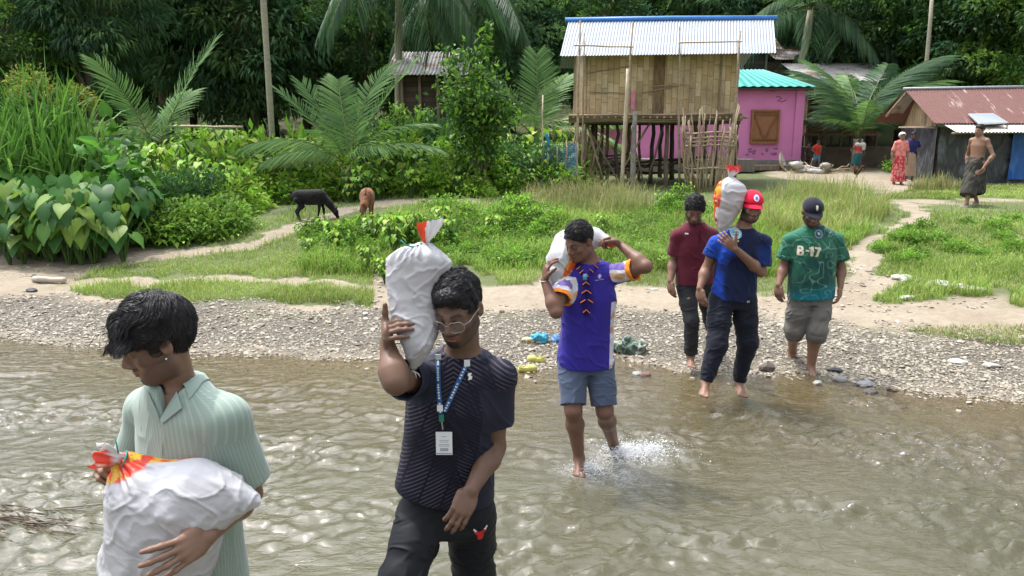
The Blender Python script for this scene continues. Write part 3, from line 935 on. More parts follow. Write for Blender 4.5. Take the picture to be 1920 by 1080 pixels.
for i in range(16):
    px, py = [(1700, 440), (1722, 448), (1712, 452), (1690, 452), (1815, 420), (1880, 450), (1905, 470), (1790, 470), (1720, 480), (1760, 450), (1840, 480), (1700, 492), (1725, 435), (1870, 430), (1900, 415), (1655, 470)][i]
    lone('weed_clump', weeds[i % 4], g1(px, py)-np.array([0, 0, .04]), rng.uniform(.28, .5), rng.uniform(0, 6.3), ('lower' if py > 450 else 'upper')+' weed clump on the meadow '+spot(px, LM_BANK), 'shrub', 'weed clumps on the meadow')
lone('heart_leaved_shrub', heartsh, at(232, 12.9), 1.0, .5, 'tall shrub with hanging heart-shaped leaves at the end of the reeds', 'shrub')
lone('heart_leaved_shrub', heartsh, at(262, 13.6), .8, 2.5, 'shorter heart-leaved shrub drooping over the weeds', 'shrub')
for px, Yd, s in ((300, 14.4, .9), (360, 15, .9), (250, 14, 1.0), (395, 15.5, .8), (560, 20.5, 1.2), (760, 20.5, 1.2), (180, 14.5, 1.2), (700, 21, 1.1), (480, 21, 1.3), (400, 20, 1.3), (1010, 19.5, 1.1), (770, 22.5, 1.7), (820, 23, 1.9), (870, 22.5, 1.6), (725, 23, 1.6), (940, 20, 1.2), (610, 22, 1.4), (840, 21, 1.4)):
    lone('dark_bush', darkbush, at(px, Yd), s, px, 'dark green leafy bush '+spot(px, LM_MID), 'shrub', 'dark bushes of the thicket')
lone('sapling', sapl, at(90, 17.3)+np.array([0, 0, 2.3]), .62, 1, 'yellow and red tipped leafy sapling above the tall reeds', 'tree')
lone('sapling', sapl, at(165, 17.6)+np.array([0, 0, 2.1]), .5, 3, 'smaller yellow-tipped sapling right of the reed tops', 'tree')
for px, py, s in ((965, 432, .42), (945, 440, .36), (985, 425, .40), (870, 430, .34), (1010, 440, .34), (760, 455, .36), (655, 470, .34), (820, 470, .36), (1270, 400, .40), (1255, 410, .34)):
    lone('leafy_shrub', bright_sh, g1(px, py), s, px, 'knee-high leafy shrub on the bank '+spot(px, LM_BANK), 'shrub', 'knee-high shrubs on the bank')
for px, Yd, s, dz in ((375, 20, .95, .4), (760, 23, .75, 1.3), (440, 22, .8, 0), (700, 22, .7, .2), (790, 20.5, .6, .2), (810, 23, .9, .9), (735, 23.5, .8, .8), (360, 22, 1.0, .2), (1690, 27, .6, 0)):
    lone('leafy_shrub', bright_sh, at(px, Yd)+np.array([0, 0, dz]), s, px, 'light green leafy shrub '+(spot(px, LM_MID) if px < 1500 else 'between the arching palm and the hut'), 'shrub', 'light green shrubs')
# small tree in front of the shed
rng2 = np.random.default_rng(77)
base = at(903, 18.6)
e = empty('small_tree', tuple(base), 'small leafy tree with several thin stems between the tin shed and the stilt house', 'tree')
mb = MB(); tips = []
for i in range(9):
    a = rng2.uniform(0, 6.28); r_ = rng2.uniform(.15, 1.05); hh = rng2.uniform(2.0, 3.3)
    p = [np.array([rng2.normal(0, .08), rng2.normal(0, .08), -.1]), np.array([r_*.45*math.cos(a), r_*.45*math.sin(a), hh*.5]), np.array([r_*math.cos(a), r_*.6*math.sin(a), hh])]
    mb.tube(p, [.035, .022, .006], 6, cap=False)
    for t_ in np.linspace(.38, 1.05, 11): tips.append((1-t_)*p[1]*1.0+t_*p[2] + rng2.normal(0, .16, 3) if t_ > .5 else p[1]+rng2.normal(0, .2, 3))
tips += [np.array([.15, 0, 3.45]), np.array([.12, 0, 3.75]), np.array([.2, 0, 3.95])]
Ps = []
pos = np.concatenate([t_+rng2.normal(0, .17 if t_[2] < 3.3 else .07, (34, 3)) for t_ in tips])
n = len(pos)
s = .15*rng2.uniform(.7, 1.3, n)
V, F, Cc = leaves(pos, unit(rng2.normal(0, .7, (n, 3))+np.array([0, 0, -.1])), rdir(n, rng2, 1.2), s, s*.5, pal(n, rng2, MID+BRIGHT[:1]+[(.05, .12, .035)], .25))
link('crown', mesh('crown', V, F, mat_leaf, {'Col': Cc}, smooth_=False), e)
link('trunk', mesh('trunk', np.concatenate(mb.V), [np.concatenate(mb.Q)], mat_bark), e)

# ------------------------------------------------------------------ tall grasses
def blades(P, h, lean, wid, col, rng, seg=4, curl=1.0, stiff=1.0):
    """grass blades as tapering curved strips; P (N,3), h (N,)"""
    n = len(P)
    a = rng.uniform(0, 2*PI, n)
    L_ = np.stack([np.cos(a), np.sin(a), 0*a], 1)*np.broadcast_to(lean, (n,))[:, None]
    S = np.stack([-np.sin(a), np.cos(a), 0*a], 1)
    sa = rng.uniform(-.9, .9, n)
    S = S*np.cos(sa)[:, None] + unit(L_+1e-6)*np.sin(sa)[:, None]
    t = np.linspace(0, 1, seg+1)
    V = []
    for ti in t[:-1]:
        c = P + L_*h[:, None]*ti**(1+stiff) + np.array([0, 0, 1])*(h*(ti - curl*0.45*np.broadcast_to(lean, (n,))*ti**3))[:, None]
        w = (np.broadcast_to(wid, (n,))*(1-ti**2*.8)/2)[:, None]
        V += [c-S*w, c+S*w]
    ti = 1
    V.append(P + L_*h[:, None] + np.array([0, 0, 1])*(h*(1-curl*0.45*np.broadcast_to(lean, (n,))))[:, None])
    V = np.stack(V, 1)
    m_ = 2*seg+1
    f = []
    for i in range(seg-1):
        f += [[2*i, 2*i+1, 2*i+3], [2*i, 2*i+3, 2*i+2]]
    f += [[2*seg-2, 2*seg-1, 2*seg]]
    F = (np.array(f)[None]+m_*np.arange(n)[:, None, None]).reshape(-1, 3)
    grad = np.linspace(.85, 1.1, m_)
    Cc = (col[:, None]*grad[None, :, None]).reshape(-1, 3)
    return V.reshape(-1, 3), F, Cc
def ragged(P): return (fbm2(P[:, 0], P[:, 1], 1.0, 4, 21) > -.15) | (rng.random(len(P)) < .2)
LAWN = [(.24, .37, .06), (.29, .42, .08), (.19, .31, .05), (.36, .44, .12), (.38, .37, .14)]
NAP = [(.09, .22, .03), (.12, .27, .04), (.07, .17, .03), (.16, .30, .06)]
rng = np.random.default_rng(13)
for i, (px, Yd, hh, sp) in enumerate(((-40, 13.9, 3.3, .45), (28, 14.1, 3.3, .45), (92, 14.2, 3.4, .42), (150, 14.6, 3.0, .45), (60, 13.3, 2.5, .5), (-10, 13.2, 2.6, .45), (130, 13.6, 2.3, .42), (185, 14.4, 2.3, .4))):
    b0 = at(px, Yd)
    n = 150
    P = np.stack([rng.normal(0, sp*.55, n), rng.normal(0, sp*.4, n), np.zeros(n)], 1)
    V, F, Cc = blades(P, hh*rng.uniform(.55, 1.08, n), rng.uniform(.03, .42, n)+.3*(rng.random(n) < .2), rng.uniform(.05, .085, n), pal(n, rng, NAP, .22), rng, 8, 1.9, 1.6)
    lone('tall_reed_clump', mesh('leaves', V, F, mat_grass, {'Col': Cc}, smooth_=False), b0, 1, 0, ['tallest', 'leafy', 'dense', 'wide', 'short front', 'low', 'narrow', 'rightmost'][i]+' clump of arching reed grass '+['at the very left edge', 'second from the left edge', 'below the yellow sapling', 'left of the young palm', 'just behind the elephant ears', 'cut by the left edge', 'below the smaller sapling', 'touching the young palm fronds'][i], 'grass clump', 'tall reed clumps at the left edge')
# dry tall grass in front of and right of the stilt house
def field(name, poly, n, hmu, hsd, lean, wid, cols, rng, seg=3, k=None, accept=None, curl=1.0):
    xs, ys = [p[0] for p in poly], [p[1] for p in poly]
    px, py = rng.uniform(min(xs), max(xs), n), rng.uniform(min(ys), max(ys), n)
    w = inpoly(px, py, poly)
    P = G(px[w], py[w], -.01)
    if accept is not None: P = P[accept(P)]
    n = len(P)
    h = np.clip(rng.normal(hmu, hsd, n), hmu*.3, hmu*2.2)*(1+.45*fbm2(P[:, 0], P[:, 1], 1.4, 3, 3))
    c = pal(n, rng, cols, .2)*(1+.25*fbm2(P[:, 0], P[:, 1], .8, 3, 8))[:, None]
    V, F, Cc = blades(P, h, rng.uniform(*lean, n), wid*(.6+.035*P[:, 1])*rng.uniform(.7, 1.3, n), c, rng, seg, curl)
    o = mk(name, V, F, mat_grass, attrs={'Col': Cc}, smooth_=False)
    return tag(o, kind='stuff')
DRY = [(.30, .30, .11), (.22, .27, .08), (.36, .32, .15), (.17, .25, .06), (.40, .33, .18)]
field('dry_grass', [(975, 402), (985, 378), (1040, 370), (1210, 366), (1230, 380), (1215, 408), (1000, 410)], 9000, .40, .14, (.1, .55), .008, DRY, rng, accept=ragged)
field('dry_grass', [(1415, 425), (1430, 385), (1500, 360), (1600, 360), (1650, 380), (1668, 405), (1640, 428), (1560, 445), (1450, 450)], 13000, .36, .13, (.1, .6), .008, DRY+LAWN, rng, accept=ragged)
field('dry_grass', [(1700, 356), (1730, 352), (1810, 352), (1810, 358), (1710, 360)], 900, .30, .1, (.05, .4), .012, DRY, rng)
# lawn and meadow
LAWN = [(.24, .37, .06), (.29, .42, .08), (.19, .31, .05), (.36, .44, .12), (.38, .37, .14)]
def ongrass(P):
    s_, g_ = masks(P[:, 0], P[:, 1], P[:, 2])
    d = P[:, 1]-shore(P[:, 0])
    k = (s_ < .5) & (g_ < .35) & (d > 1.5)
    q = fbm2(P[:, 0], P[:, 1], 1.6, 3, 12)
    return k & ((q > -.75) | (P[:, 1] > 12))
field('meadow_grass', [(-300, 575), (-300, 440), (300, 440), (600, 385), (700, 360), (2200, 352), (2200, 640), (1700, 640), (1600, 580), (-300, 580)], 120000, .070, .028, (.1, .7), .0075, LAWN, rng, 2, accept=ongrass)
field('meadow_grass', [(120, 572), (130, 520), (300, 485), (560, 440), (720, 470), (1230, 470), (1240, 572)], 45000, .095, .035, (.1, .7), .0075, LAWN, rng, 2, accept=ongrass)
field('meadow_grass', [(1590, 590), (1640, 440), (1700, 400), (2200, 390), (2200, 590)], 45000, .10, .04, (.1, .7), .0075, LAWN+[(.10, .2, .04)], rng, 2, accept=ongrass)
field('meadow_grass', [(1690, 622), (1800, 610), (2100, 606), (2100, 650), (1880, 650)], 5500, .07, .03, (.2, .8), .007, LAWN+DRY, rng, 2)
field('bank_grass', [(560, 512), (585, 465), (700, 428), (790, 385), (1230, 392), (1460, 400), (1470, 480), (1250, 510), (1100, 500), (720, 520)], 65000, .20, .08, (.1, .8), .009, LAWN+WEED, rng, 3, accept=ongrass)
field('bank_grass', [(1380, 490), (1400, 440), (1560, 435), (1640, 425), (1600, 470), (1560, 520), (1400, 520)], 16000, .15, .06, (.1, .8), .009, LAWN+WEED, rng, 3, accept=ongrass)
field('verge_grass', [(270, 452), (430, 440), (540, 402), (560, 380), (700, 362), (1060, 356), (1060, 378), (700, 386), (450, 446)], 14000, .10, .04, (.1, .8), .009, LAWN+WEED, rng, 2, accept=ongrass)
# ground cover leaves on the bank
def cover(poly, n, ls, hmax, cols, rng, name='ground_cover'):
    xs, ys = [p[0] for p in poly], [p[1] for p in poly]
    px, py = rng.uniform(min(xs), max(xs), n), rng.uniform(min(ys), max(ys), n)
    w = inpoly(px, py, poly)
    P = G(px[w], py[w])
    P = P[ongrass(P) & (fbm2(P[:, 0], P[:, 1], 1.1, 3, 15) > -.35)]
    n = len(P)
    P[:, 2] += rng.uniform(0, 1, n)*hmax*(.5+.5*np.clip(fbm2(P[:, 0], P[:, 1], 1.3, 3, 2)+.3, 0, 1.5))
    c = pal(n, rng, cols, .22)*(1+.3*fbm2(P[:, 0], P[:, 1], 1.6, 3, 5))[:, None]
    s = ls*rng.uniform(.6, 1.4, n)
    V, F, Cc = leaves(P, unit(np.stack([rng.normal(0, 1, n), rng.normal(0, 1, n), rng.normal(0, .3, n)], 1)), unit(rng.normal(0, .4, (n, 3))+np.array([0, -.2, 1])), s, s*.6, c)
    o = mk(name, V, F, mat_leaf, attrs={'Col': Cc}, smooth_=False)
    tag(o, kind='stuff')
cover([(570, 505), (600, 460), (700, 428), (790, 395), (1000, 395), (1230, 400), (1250, 500), (1000, 500), (720, 515)], 20000, .058, .17, WEED+[(.08, .17, .04)], rng)
cover([(1225, 505), (1230, 395), (1290, 372), (1400, 390), (1480, 440), (1450, 500)], 6000, .055, .16, WEED+LAWN, rng)
cover([(1660, 520), (1660, 450), (1740, 430), (1950, 400), (2100, 400), (2100, 500)], 5000, .04, .05, WEED+LAWN, rng)
cover([(240, 462), (250, 400), (430, 380), (470, 430), (380, 462)], 7000, .09, .35, WEED, rng)

field('meadow_grass', [(1655, 374), (1700, 350), (2200, 348), (2200, 374)], 16000, .09, .03, (.1, .7), .010, LAWN, rng, 2, accept=ongrass)
# ------------------------------------------------------------------ village materials
mat_tin = None
def tin(name, col, rough=0.35, metal=0.55, rust=None, rustamt=0.5, streak=(1, 1, 1)):
    m, t = nodes(name); b = NB(t); o = b.obj()
    n = b.noise(b.mapping(o, streak), 1.4, 6, 0.65)
    c = b.mix(b.ramp(b.noise(o, 7, 4), [(0.3, 0.0), (0.7, 1.0)]), col, tuple(np.array(col)*0.82))
    if rust: c = b.mix(b.ramp(n, [(rustamt-.04, 1.0), (rustamt+.05, 0.0)]), c, b.mix(b.noise(o, 18, 5), rust, tuple(np.array(rust)*.55)))
    p = b.n('BsdfPrincipled', Base__Color=c, Roughness=rough, Metallic=metal, Normal=b.bump(b.noise(o, 5, 3), .15, .03))
    b.out(p); return m
tin_silver = tin('galvanised_tin', (0.30, 0.33, 0.36), .5, .2)
tin_blue = tin('blue_ridge_tin', (0.05, 0.22, 0.62), .4, 0)
tin_teal = tin('teal_painted_tin', (0.025, 0.29, 0.25), .45, 0)
tin_rust = tin('rusty_red_tin', (0.15, 0.060, 0.048), .75, 0, (0.50, .40, .36), .35, (2.5, .5, .5))
tin_grey = tin('weathered_tin', (0.34, 0.33, 0.32), .6, .2, (0.22, .12, .07), .42)
wood = plain('weathered_wood', (0.21, 0.155, 0.11), .9, .35, 3, bump=.5, bscale=20, stretch=(6, 6, 1))
wood_dark = plain('dark_old_wood', (0.075, 0.052, 0.038), .9, .4, 3, bump=.5, bscale=20, stretch=(5, 5, 1))
bamboo = plain('bamboo_pole', (0.34, 0.26, 0.17), .75, .3, 4, bump=.3, bscale=10, stretch=(1, 1, 3))
bamboo_pale = plain('pale_bamboo', (0.52, 0.43, 0.30), .7, .2, 4, bump=.3, bscale=10)
birch = plain('pale_bark_post', (0.36, 0.33, 0.29), .9, .2, 9, col2=(0.14, .13, .11), bump=.4, bscale=15)
def mat_weave():
    m, t = nodes('woven_bamboo_matting'); b = NB(t); o = b.obj()
    xz = b.n('SeparateXYZ', Vector=o)
    sx, sz = 6.2, 2.6
    X_ = b.math('MULTIPLY', xz.outputs[0], sx); Z_ = b.math('MULTIPLY', xz.outputs[2], sz)
    col_i = b.math('FLOOR', X_)
    rnd = b.n('TexWhiteNoise', _noise_dimensions='1D', W=col_i).outputs[0]
    Zs = b.math('ADD', Z_, b.math('MULTIPLY', rnd, 3.0))
    row_i = b.math('FLOOR', Zs)
    cell = b.n('CombineXYZ', X=col_i, Y=row_i)
    tone = b.n('TexWhiteNoise', _noise_dimensions='2D', Vector=cell).outputs[0]
    c = b.ramp(tone, [(0, (0.55, .39, .20)), (.5, (0.68, .52, .30)), (1, (0.78, .63, .40))])
    gx_ = b.math('FRACT', X_); gz = b.math('FRACT', Zs)
    edge = b.math('MINIMUM', b.math('MINIMUM', gx_, b.math('SUBTRACT', 1.0, gx_)), b.math('MULTIPLY', b.math('MINIMUM', gz, b.math('SUBTRACT', 1.0, gz)), 2.5))
    fine = b.noise(b.mapping(o, (60, 1, 6)), 1.2, 3)
    c = b.mix(b.ramp(edge, [(0.02, .55), (.09, 0.0)]), c, (0.14, .09, .045))
    c = b.mix(.5, c, b.ramp(fine, [(.3, .6), (.7, 1.25)]), 'MULTIPLY')
    c = b.mix(.75, c, b.ramp(b.noise(b.mapping(o, (1, 1, .5)), 1.2, 5, .65), [(.32, .38), (.55, 1.0)]), 'MULTIPLY')
    p = b.n('BsdfPrincipled', Base__Color=c, Roughness=.8, Normal=b.bump(b.math('ADD', edge, fine), .5, .01))
    b.out(p); return m
weave = mat_weave()
def corr(mb, a, b_, c, d, pitch=.10, amp=.012, n=None):
    """corrugated sheet: a-b along the ridge, d-c along the eave; ribs run from ridge to eave"""
    a, b_, c, d = [np.asarray(q, float) for q in (a, b_, c, d)]
    w = np.linalg.norm(b_-a)
    k = int(w/pitch)*6+1
    s = np.linspace(0, 1, k)[:, None]
    nrm = unit(np.cross(b_-a, d-a))
    if nrm[2] < 0: nrm = -nrm
    wv = (np.sin(np.linspace(0, 1, k)*w/pitch*2*PI)*amp)[:, None]*nrm
    rows_ = []
    for t_ in np.linspace(0, 1, 4):
        p = a+(b_-a)*s; q = d+(c-d)*s
        rows_.append(p+(q-p)*t_+wv)
    X_ = np.stack(rows_, 0)
    mb.grid(X_); mb.grid(X_[:, ::-1]-nrm*.006)
    return mb
def pole(mb, p, q, r0=.035, r1=None, wob=.02, seed=0, n=7):
    p, q = np.asarray(p, float), np.asarray(q, float)
    r_ = np.random.default_rng(seed)
    t_ = np.linspace(0, 1, 6)[:, None]
    P = p+(q-p)*t_
    P[1:-1] += r_.normal(0, wob, (4, 3))
    return mb.tube(P, np.linspace(r0, r1 or r0*.75, 6), n)

# ------------------------------------------------------------------ stilt house
YH = 21.3
gz = float(hgt(3.5, YH))
h = empty('stilt_house', (3.6, YH, gz), 'bamboo-walled house on stilts with a white corrugated roof and blue ridge', 'house')
def Wx(px, py, Y): return W(px, py, Y)
fl = W(1240, 215, YH)[2]                      # floor height
xl, xr = W(1097, 160, YH)[0], W(1383, 160, YH)[0]
zt = W(1240, 98, YH)[2]+.12
depth = 3.6
MB().box(((xl+xr)/2, YH, (fl+zt)/2), (xr-xl, .06, zt-fl)).build('front_wall', weave, h)
mb = MB(); mb.box((xl, YH+depth/2+.03, (fl+zt)/2), (.06, depth, zt-fl)); mb.build('side_wall', weave, h)
mb = MB(); mb.box((xr, YH+depth/2+.03, (fl+zt)/2), (.06, depth, zt-fl)); mb.build('side_wall', weave, h)
mb = MB(); mb.box(((xl+xr)/2, YH+depth, (fl+zt)/2), (xr-xl-.07, .06, zt-fl)); mb.build('back_wall', weave, h)
# battens and door on the wall
mb = MB()
for px in (1100, 1383, 1352): mb.beam((W(px, 150, YH-.06)[0], YH-.055, fl), (W(px, 150, YH-.06)[0], YH-.055, zt-.03), .035, .035)
for a_, b2 in (((1100, 138), (1182, 124)), ((1105, 172), (1180, 175)), ((1205, 174), (1282, 158)), ((1222, 162), (1262, 160)), ((1225, 175), (1226, 213))):
    pole(mb, W(*a_, YH-.07), W(*b2, YH-.07), .014, .012, .006, a_[0])
mb.build('wall_batten', bamboo, h)
dx0, dx1 = W(1225, 150, YH)[0], W(1246, 150, YH)[0]
dm = plain('stained_matting', (0.20, 0.135, 0.07), .85, .5, 3, stretch=(8, 1, 1))
MB().box(((dx0+dx1)/2, YH-.045, (fl+zt-.1)/2), (dx1-dx0, .03, zt-.1-fl)).build('door', dm, h)
MB().box((W(1185, 190, YH)[0], YH-.12, W(1185, 188, YH)[2]), (.10, .015, .50)).build('pink_cloth', plain('pink_cloth', (.75, .25, .38), .9), h)
# roof
rl, rr = W(1066, 40, YH+1.6), W(1450, 36, YH+1.6)
el, er = W(1050, 105, YH-.75), W(1455, 99, YH-.75)
corr(MB(), rl, rr, er, el, .085, .012).build('roof', tin_silver, h, True)
bl, br = np.array([rl[0]-.1, YH+4.2, el[2]+.1]), np.array([rr[0], YH+4.2, er[2]+.1])
corr(MB(), rl+[0, .02, 0], rr+[0, .02, 0], br, bl, .085, .012).build('roof', tin_silver, h, True)
mb = MB().tube([rl+[-.1, 0, .03], (rl+rr)/2+[0, 0, .05], rr+[.1, 0, .03]], .075, 8); mb.build('roof_ridge', tin_blue, h, True)
mb = MB()
gy_ = YH
for (y_, xx) in ((YH, xl), (YH, xr), (YH+depth, xl), (YH+depth, xr)): pass
mb = MB().box(((xl+xr)/2, YH+.5, zt+.1), (xr-xl, .05, .3)); mb.build('gable', weave, h)
# gable triangles
for xx in (xl, xr):
    q = MB().add([[xx-.03, YH, zt], [xx-.03, YH+depth, zt], [xx-.03, YH+1.6, rl[2]-.12], [xx+.03, YH, zt], [xx+.03, YH+depth, zt], [xx+.03, YH+1.6, rl[2]-.12]], [[0, 3, 4, 1], [1, 4, 5, 2], [2, 5, 3, 0]], [[0, 1, 2], [3, 5, 4]])
    q.build('gable', weave, h)
# platform
mb = MB()
for k in range(5):
    pole(mb, W(1066, 217+k*3, YH-.55+k*.04), W(1392, 213+k*3, YH-.55+k*.04), .03, .026, .012, k)
for k in range(26):
    xx = xl-.35+(xr-xl+.5)*k/25
    pole(mb, (xx, YH-.62, fl-.09), (xx, YH+depth, fl-.09), .028, .028, .01, 40+k)
mb.build('platform', bamboo, h, True)
mb = MB(); mb.box(((xl+xr)/2, YH+depth/2, fl-.04), (xr-xl+.1, depth+.3, .03)); mb.build('floor', wood, h)
mb = MB()
for k, (y_) in enumerate((YH-.1, YH+depth*.5, YH+depth)): mb.beam((xl-.1, y_, fl-.19), (xr+.1, y_, fl-.19), .09, .12)
mb.build('floor_beam', wood_dark, h)
# stilts: each its own part
rng = np.random.default_rng(3)
ps = [(1092, .0), (1115, 1.2), (1140, 2.2), (1160, .3), (1200, 2.6), (1222, .9), (1250, .2), (1262, 2.4), (1300, 1.5), (1340, .4), (1372, .1), (1380, 1.8), (1080, .6), (1105, 3.2), (1180, 3.4), (1240, 3.4), (1320, 3.3), (1128, .4)]
for i, (px, dy) in enumerate(ps):
    x_ = W(px, 280, YH+dy)[0]
    z0 = float(hgt(x_, YH+dy))-.1
    mb = MB(); pole(mb, (x_, YH+dy, z0), (x_+rng.normal(0, .05), YH+dy, fl-.12), rng.uniform(.05, .085), None, .02, i, 9)
    mb.build('stilt', wood_dark if i % 2 else wood, h, True)
br_ = [((1093, 205), (1165, 350)), ((1222, 225), (1160, 330)), ((1245, 230), (1215, 340)), ((1100, 230), (1130, 335)), ((1180, 240), (1207, 345)), ((1130, 250), (1100, 345)), ((1300, 225), (1330, 300)), ((1085, 235), (1060, 320)), ((1270, 225), (1300, 260))]
for i, (a_, b2) in enumerate(br_):
    mb = MB(); pole(mb, W(a_[0], max(a_[1], 222), YH+.1+.1*(i % 3)), W(b2[0], b2[1], YH-.1+.2*(i % 3)), .030, .024, .01, i+9)
    mb.build('brace', bamboo if i % 2 else wood, h, True)
mb = MB()
for k in range(14):
    x0_ = rng.uniform(xl, xr-1.4)
    pole(mb, (x0_, YH+rng.uniform(.4, 3), gz+rng.uniform(.35, .8)), (x0_+rng.uniform(.8, 1.8), YH+rng.uniform(.4, 3), gz+rng.uniform(.2, .9)), .03, .02, .03, k)
mb.build('stored_wood', wood_dark, h, True)
mb = MB()
for k in range(12):
    pole(mb, (W(1075+k*3.5, 300, YH+.3)[0], YH+.3+.1*(k % 3), gz), (W(1072+k*4, 240, YH+.3)[0], YH+.3+.1*(k % 3), fl-.3-rng.uniform(0, .5)), .028, .02, .03, 70+k)
mb.build('pole_screen', bamboo, h, True)
# tall poles standing in front of the house
for i, (x0_, y0_, x1_, y1_, Yp, r_, mt, lb) in enumerate([
        (1167, 348, 1187, 40, 20.35, .033, bamboo, 'tall bamboo pole rising past the roof left of the door'),
        (1275, 330, 1274, 50, 20.6, .035, bamboo, 'tall dark bamboo pole in the middle of the house front'),
        (1372, 300, 1388, 58, 20.5, .038, bamboo, 'tall bamboo pole at the right corner of the stilt house'),
        (1381, 300, 1384, 75, 20.65, .028, bamboo, 'thinner bamboo pole doubled at the right house corner'),
        (1080, 320, 1088, 38, 20.4, .036, bamboo, 'tall bamboo pole at the left corner of the stilt house'),
        (1092, 300, 1095, 62, 20.6, .026, bamboo, 'thin bamboo pole beside the left house corner'),
        (1165, 350, 1177, 129, 20.0, .055, bamboo_pale, 'pale smooth pole leaning on the house platform'),
        (1186, 354, 1191, 209, 19.9, .078, birch, 'short thick post with pale blotched bark before the house')]):
    p, q = W(x0_, y0_, Yp), W(x1_, y1_, Yp)
    p[2] = min(p[2], float(hgt(p[0], Yp))-.05)
    e = MB(); pole(e, p, q, r_, r_*.72, .012, i, 8)
    o = e.build('bamboo_pole', mt, None, True); tag(o, lb, 'pole', 'poles in front of the stilt house')
for i, (a_, b2, lb) in enumerate([((1076, 85), (1187, 88), 'horizontal bamboo rail lashed across the left roof poles'), ((1272, 80), (1391, 78), 'horizontal bamboo rail lashed across the right roof poles')]):
    e = MB(); pole(e, W(*a_, 20.3), W(*b2, 20.3), .024, .02, .01, i, 7)
    o = e.build('bamboo_rail', bamboo_pale, None, True); tag(o, lb, 'rail', 'rails of the roof poles')
# cage of stakes
cg = W(1326, 330, 19.9); cz = float(hgt(cg[0], 19.9))
e = empty('stake_cage', (cg[0], 19.9, cz-.05), 'tall cage of upright sticks bound with woven bands, standing before the house', 'tree guard')
r_ = np.random.default_rng(8)
mb = MB()
for k in range(44):
    a = k*2*PI/44+r_.normal(0, .05)
    rb, rt = .50, .72
    zt_ = r_.uniform(1.35, 2.25)
    p = np.array([cg[0]+rb*math.cos(a), 19.9+rb*math.sin(a), cz-.05]); q = np.array([cg[0]+rt*math.cos(a+r_.normal(0, .12)), 19.9+rt*math.sin(a), cz+zt_])
    pole(mb, p, q, r_.uniform(.018, .032), None, .03, k, 5)
mb.build('stakes', bamboo, e, True)
for zz in (1.18, 1.28, 1.38, 1.5, .6):
    a = np.linspace(0, 2*PI, 30)
    mb = MB().tube(np.stack([cg[0]+(.52+.13*zz/2)*np.cos(a)*1.03, 19.9+(.52+.13*zz/2)*np.sin(a)*1.03, cz+zz+.02*np.sin(a*3)], 1), .022, 5)
    mb.build('binding_band', bamboo, e, True)

# ------------------------------------------------------------------ pink house
YP = 29.0
pink = plain('pink_plaster', (0.66, 0.235, 0.47), .85, .07, 1.5, bump=.15, bscale=30)
pxl, pxr = W(1200, 250, YP)[0], W(1500, 250, YP)[0]
ztop = W(1450, 163, YP)[2]; zb = W(1450, 300, YP)[2]; zg = float(hgt(10, YP))
h = empty('pink_house', (pxr-1, YP, zg), 'pink plastered house with a turquoise tin roof and brown shuttered window', 'house')
D = 5.0
xm = (pxl+pxr)/2
MB().box((xm, YP+D/2, (ztop+zb)/2), (pxr-pxl, D, ztop-zb)).build('wall', pink, h)
MB().box((xm, YP+D/2, (zb+zg)/2-.15), (pxr-pxl+.08, D+.08, zb-zg+.3)).build('plinth', plain('grey_cement', (.23, .22, .20), .9, .3, 3, bump=.3), h)
mb = MB().box((pxr-.10, YP-.03, (ztop+zb)/2), (.32, .12, ztop-zb-.01)); mb.build('corner_pilaster', pink, h)
mb = MB().box((pxl+2.0, YP-.03, (ztop+zb)/2), (.32, .12, ztop-zb-.01)); mb.build('corner_pilaster', pink, h)
wl, wr = W(1407, 240, YP)[0], W(1460, 240, YP)[0]; wt, wb_ = W(1430, 206, YP)[2], W(1430, 269, YP)[2]
wd = plain('brown_shutter_wood', (.27, .125, .055), .75, .2, 4, stretch=(6, 1, 1))
f = MB()
f.box(((wl+wr)/2, YP-.05, wt-.03), (wr-wl, .12, .07)).box(((wl+wr)/2, YP-.05, wb_+.03), (wr-wl, .12, .07))
f.box((wl+.035, YP-.05, (wt+wb_)/2), (.07, .12, wt-wb_-.14)).box((wr-.035, YP-.05, (wt+wb_)/2), (.07, .12, wt-wb_-.14))
win = f.build('window', wd, h)
def subbox(name, parent, mat, mbx): return mbx.build(name, mat, parent)
s_ = MB().box(((wl+wr)/2, YP-.03, (wt+wb_)/2), (wr-wl-.14, .04, wt-wb_-.14)); s_.build('shutter', wd, win)
s_ = MB(); zc_ = (wt+wb_)/2
s_.beam((wl+.12, YP-.065, wt-.2), ((wl+wr)/2, YP-.065, wb_+.12), .06, .03, (0, 1, 0)).beam((wr-.12, YP-.067, wt-.2), ((wl+wr)/2+.01, YP-.067, wb_+.12), .06, .03, (0, 1, 0))
s_.beam((wl+.08, YP-.07, wt-.17), (wr-.08, YP-.07, wt-.17), .05, .03).beam((wl+.08, YP-.07, wb_+.16), (wr-.08, YP-.07, wb_+.16), .05, .03)
s_.build('shutter_brace', plain('brown_brace_wood', (.20, .085, .04), .75, .2, 4), win)
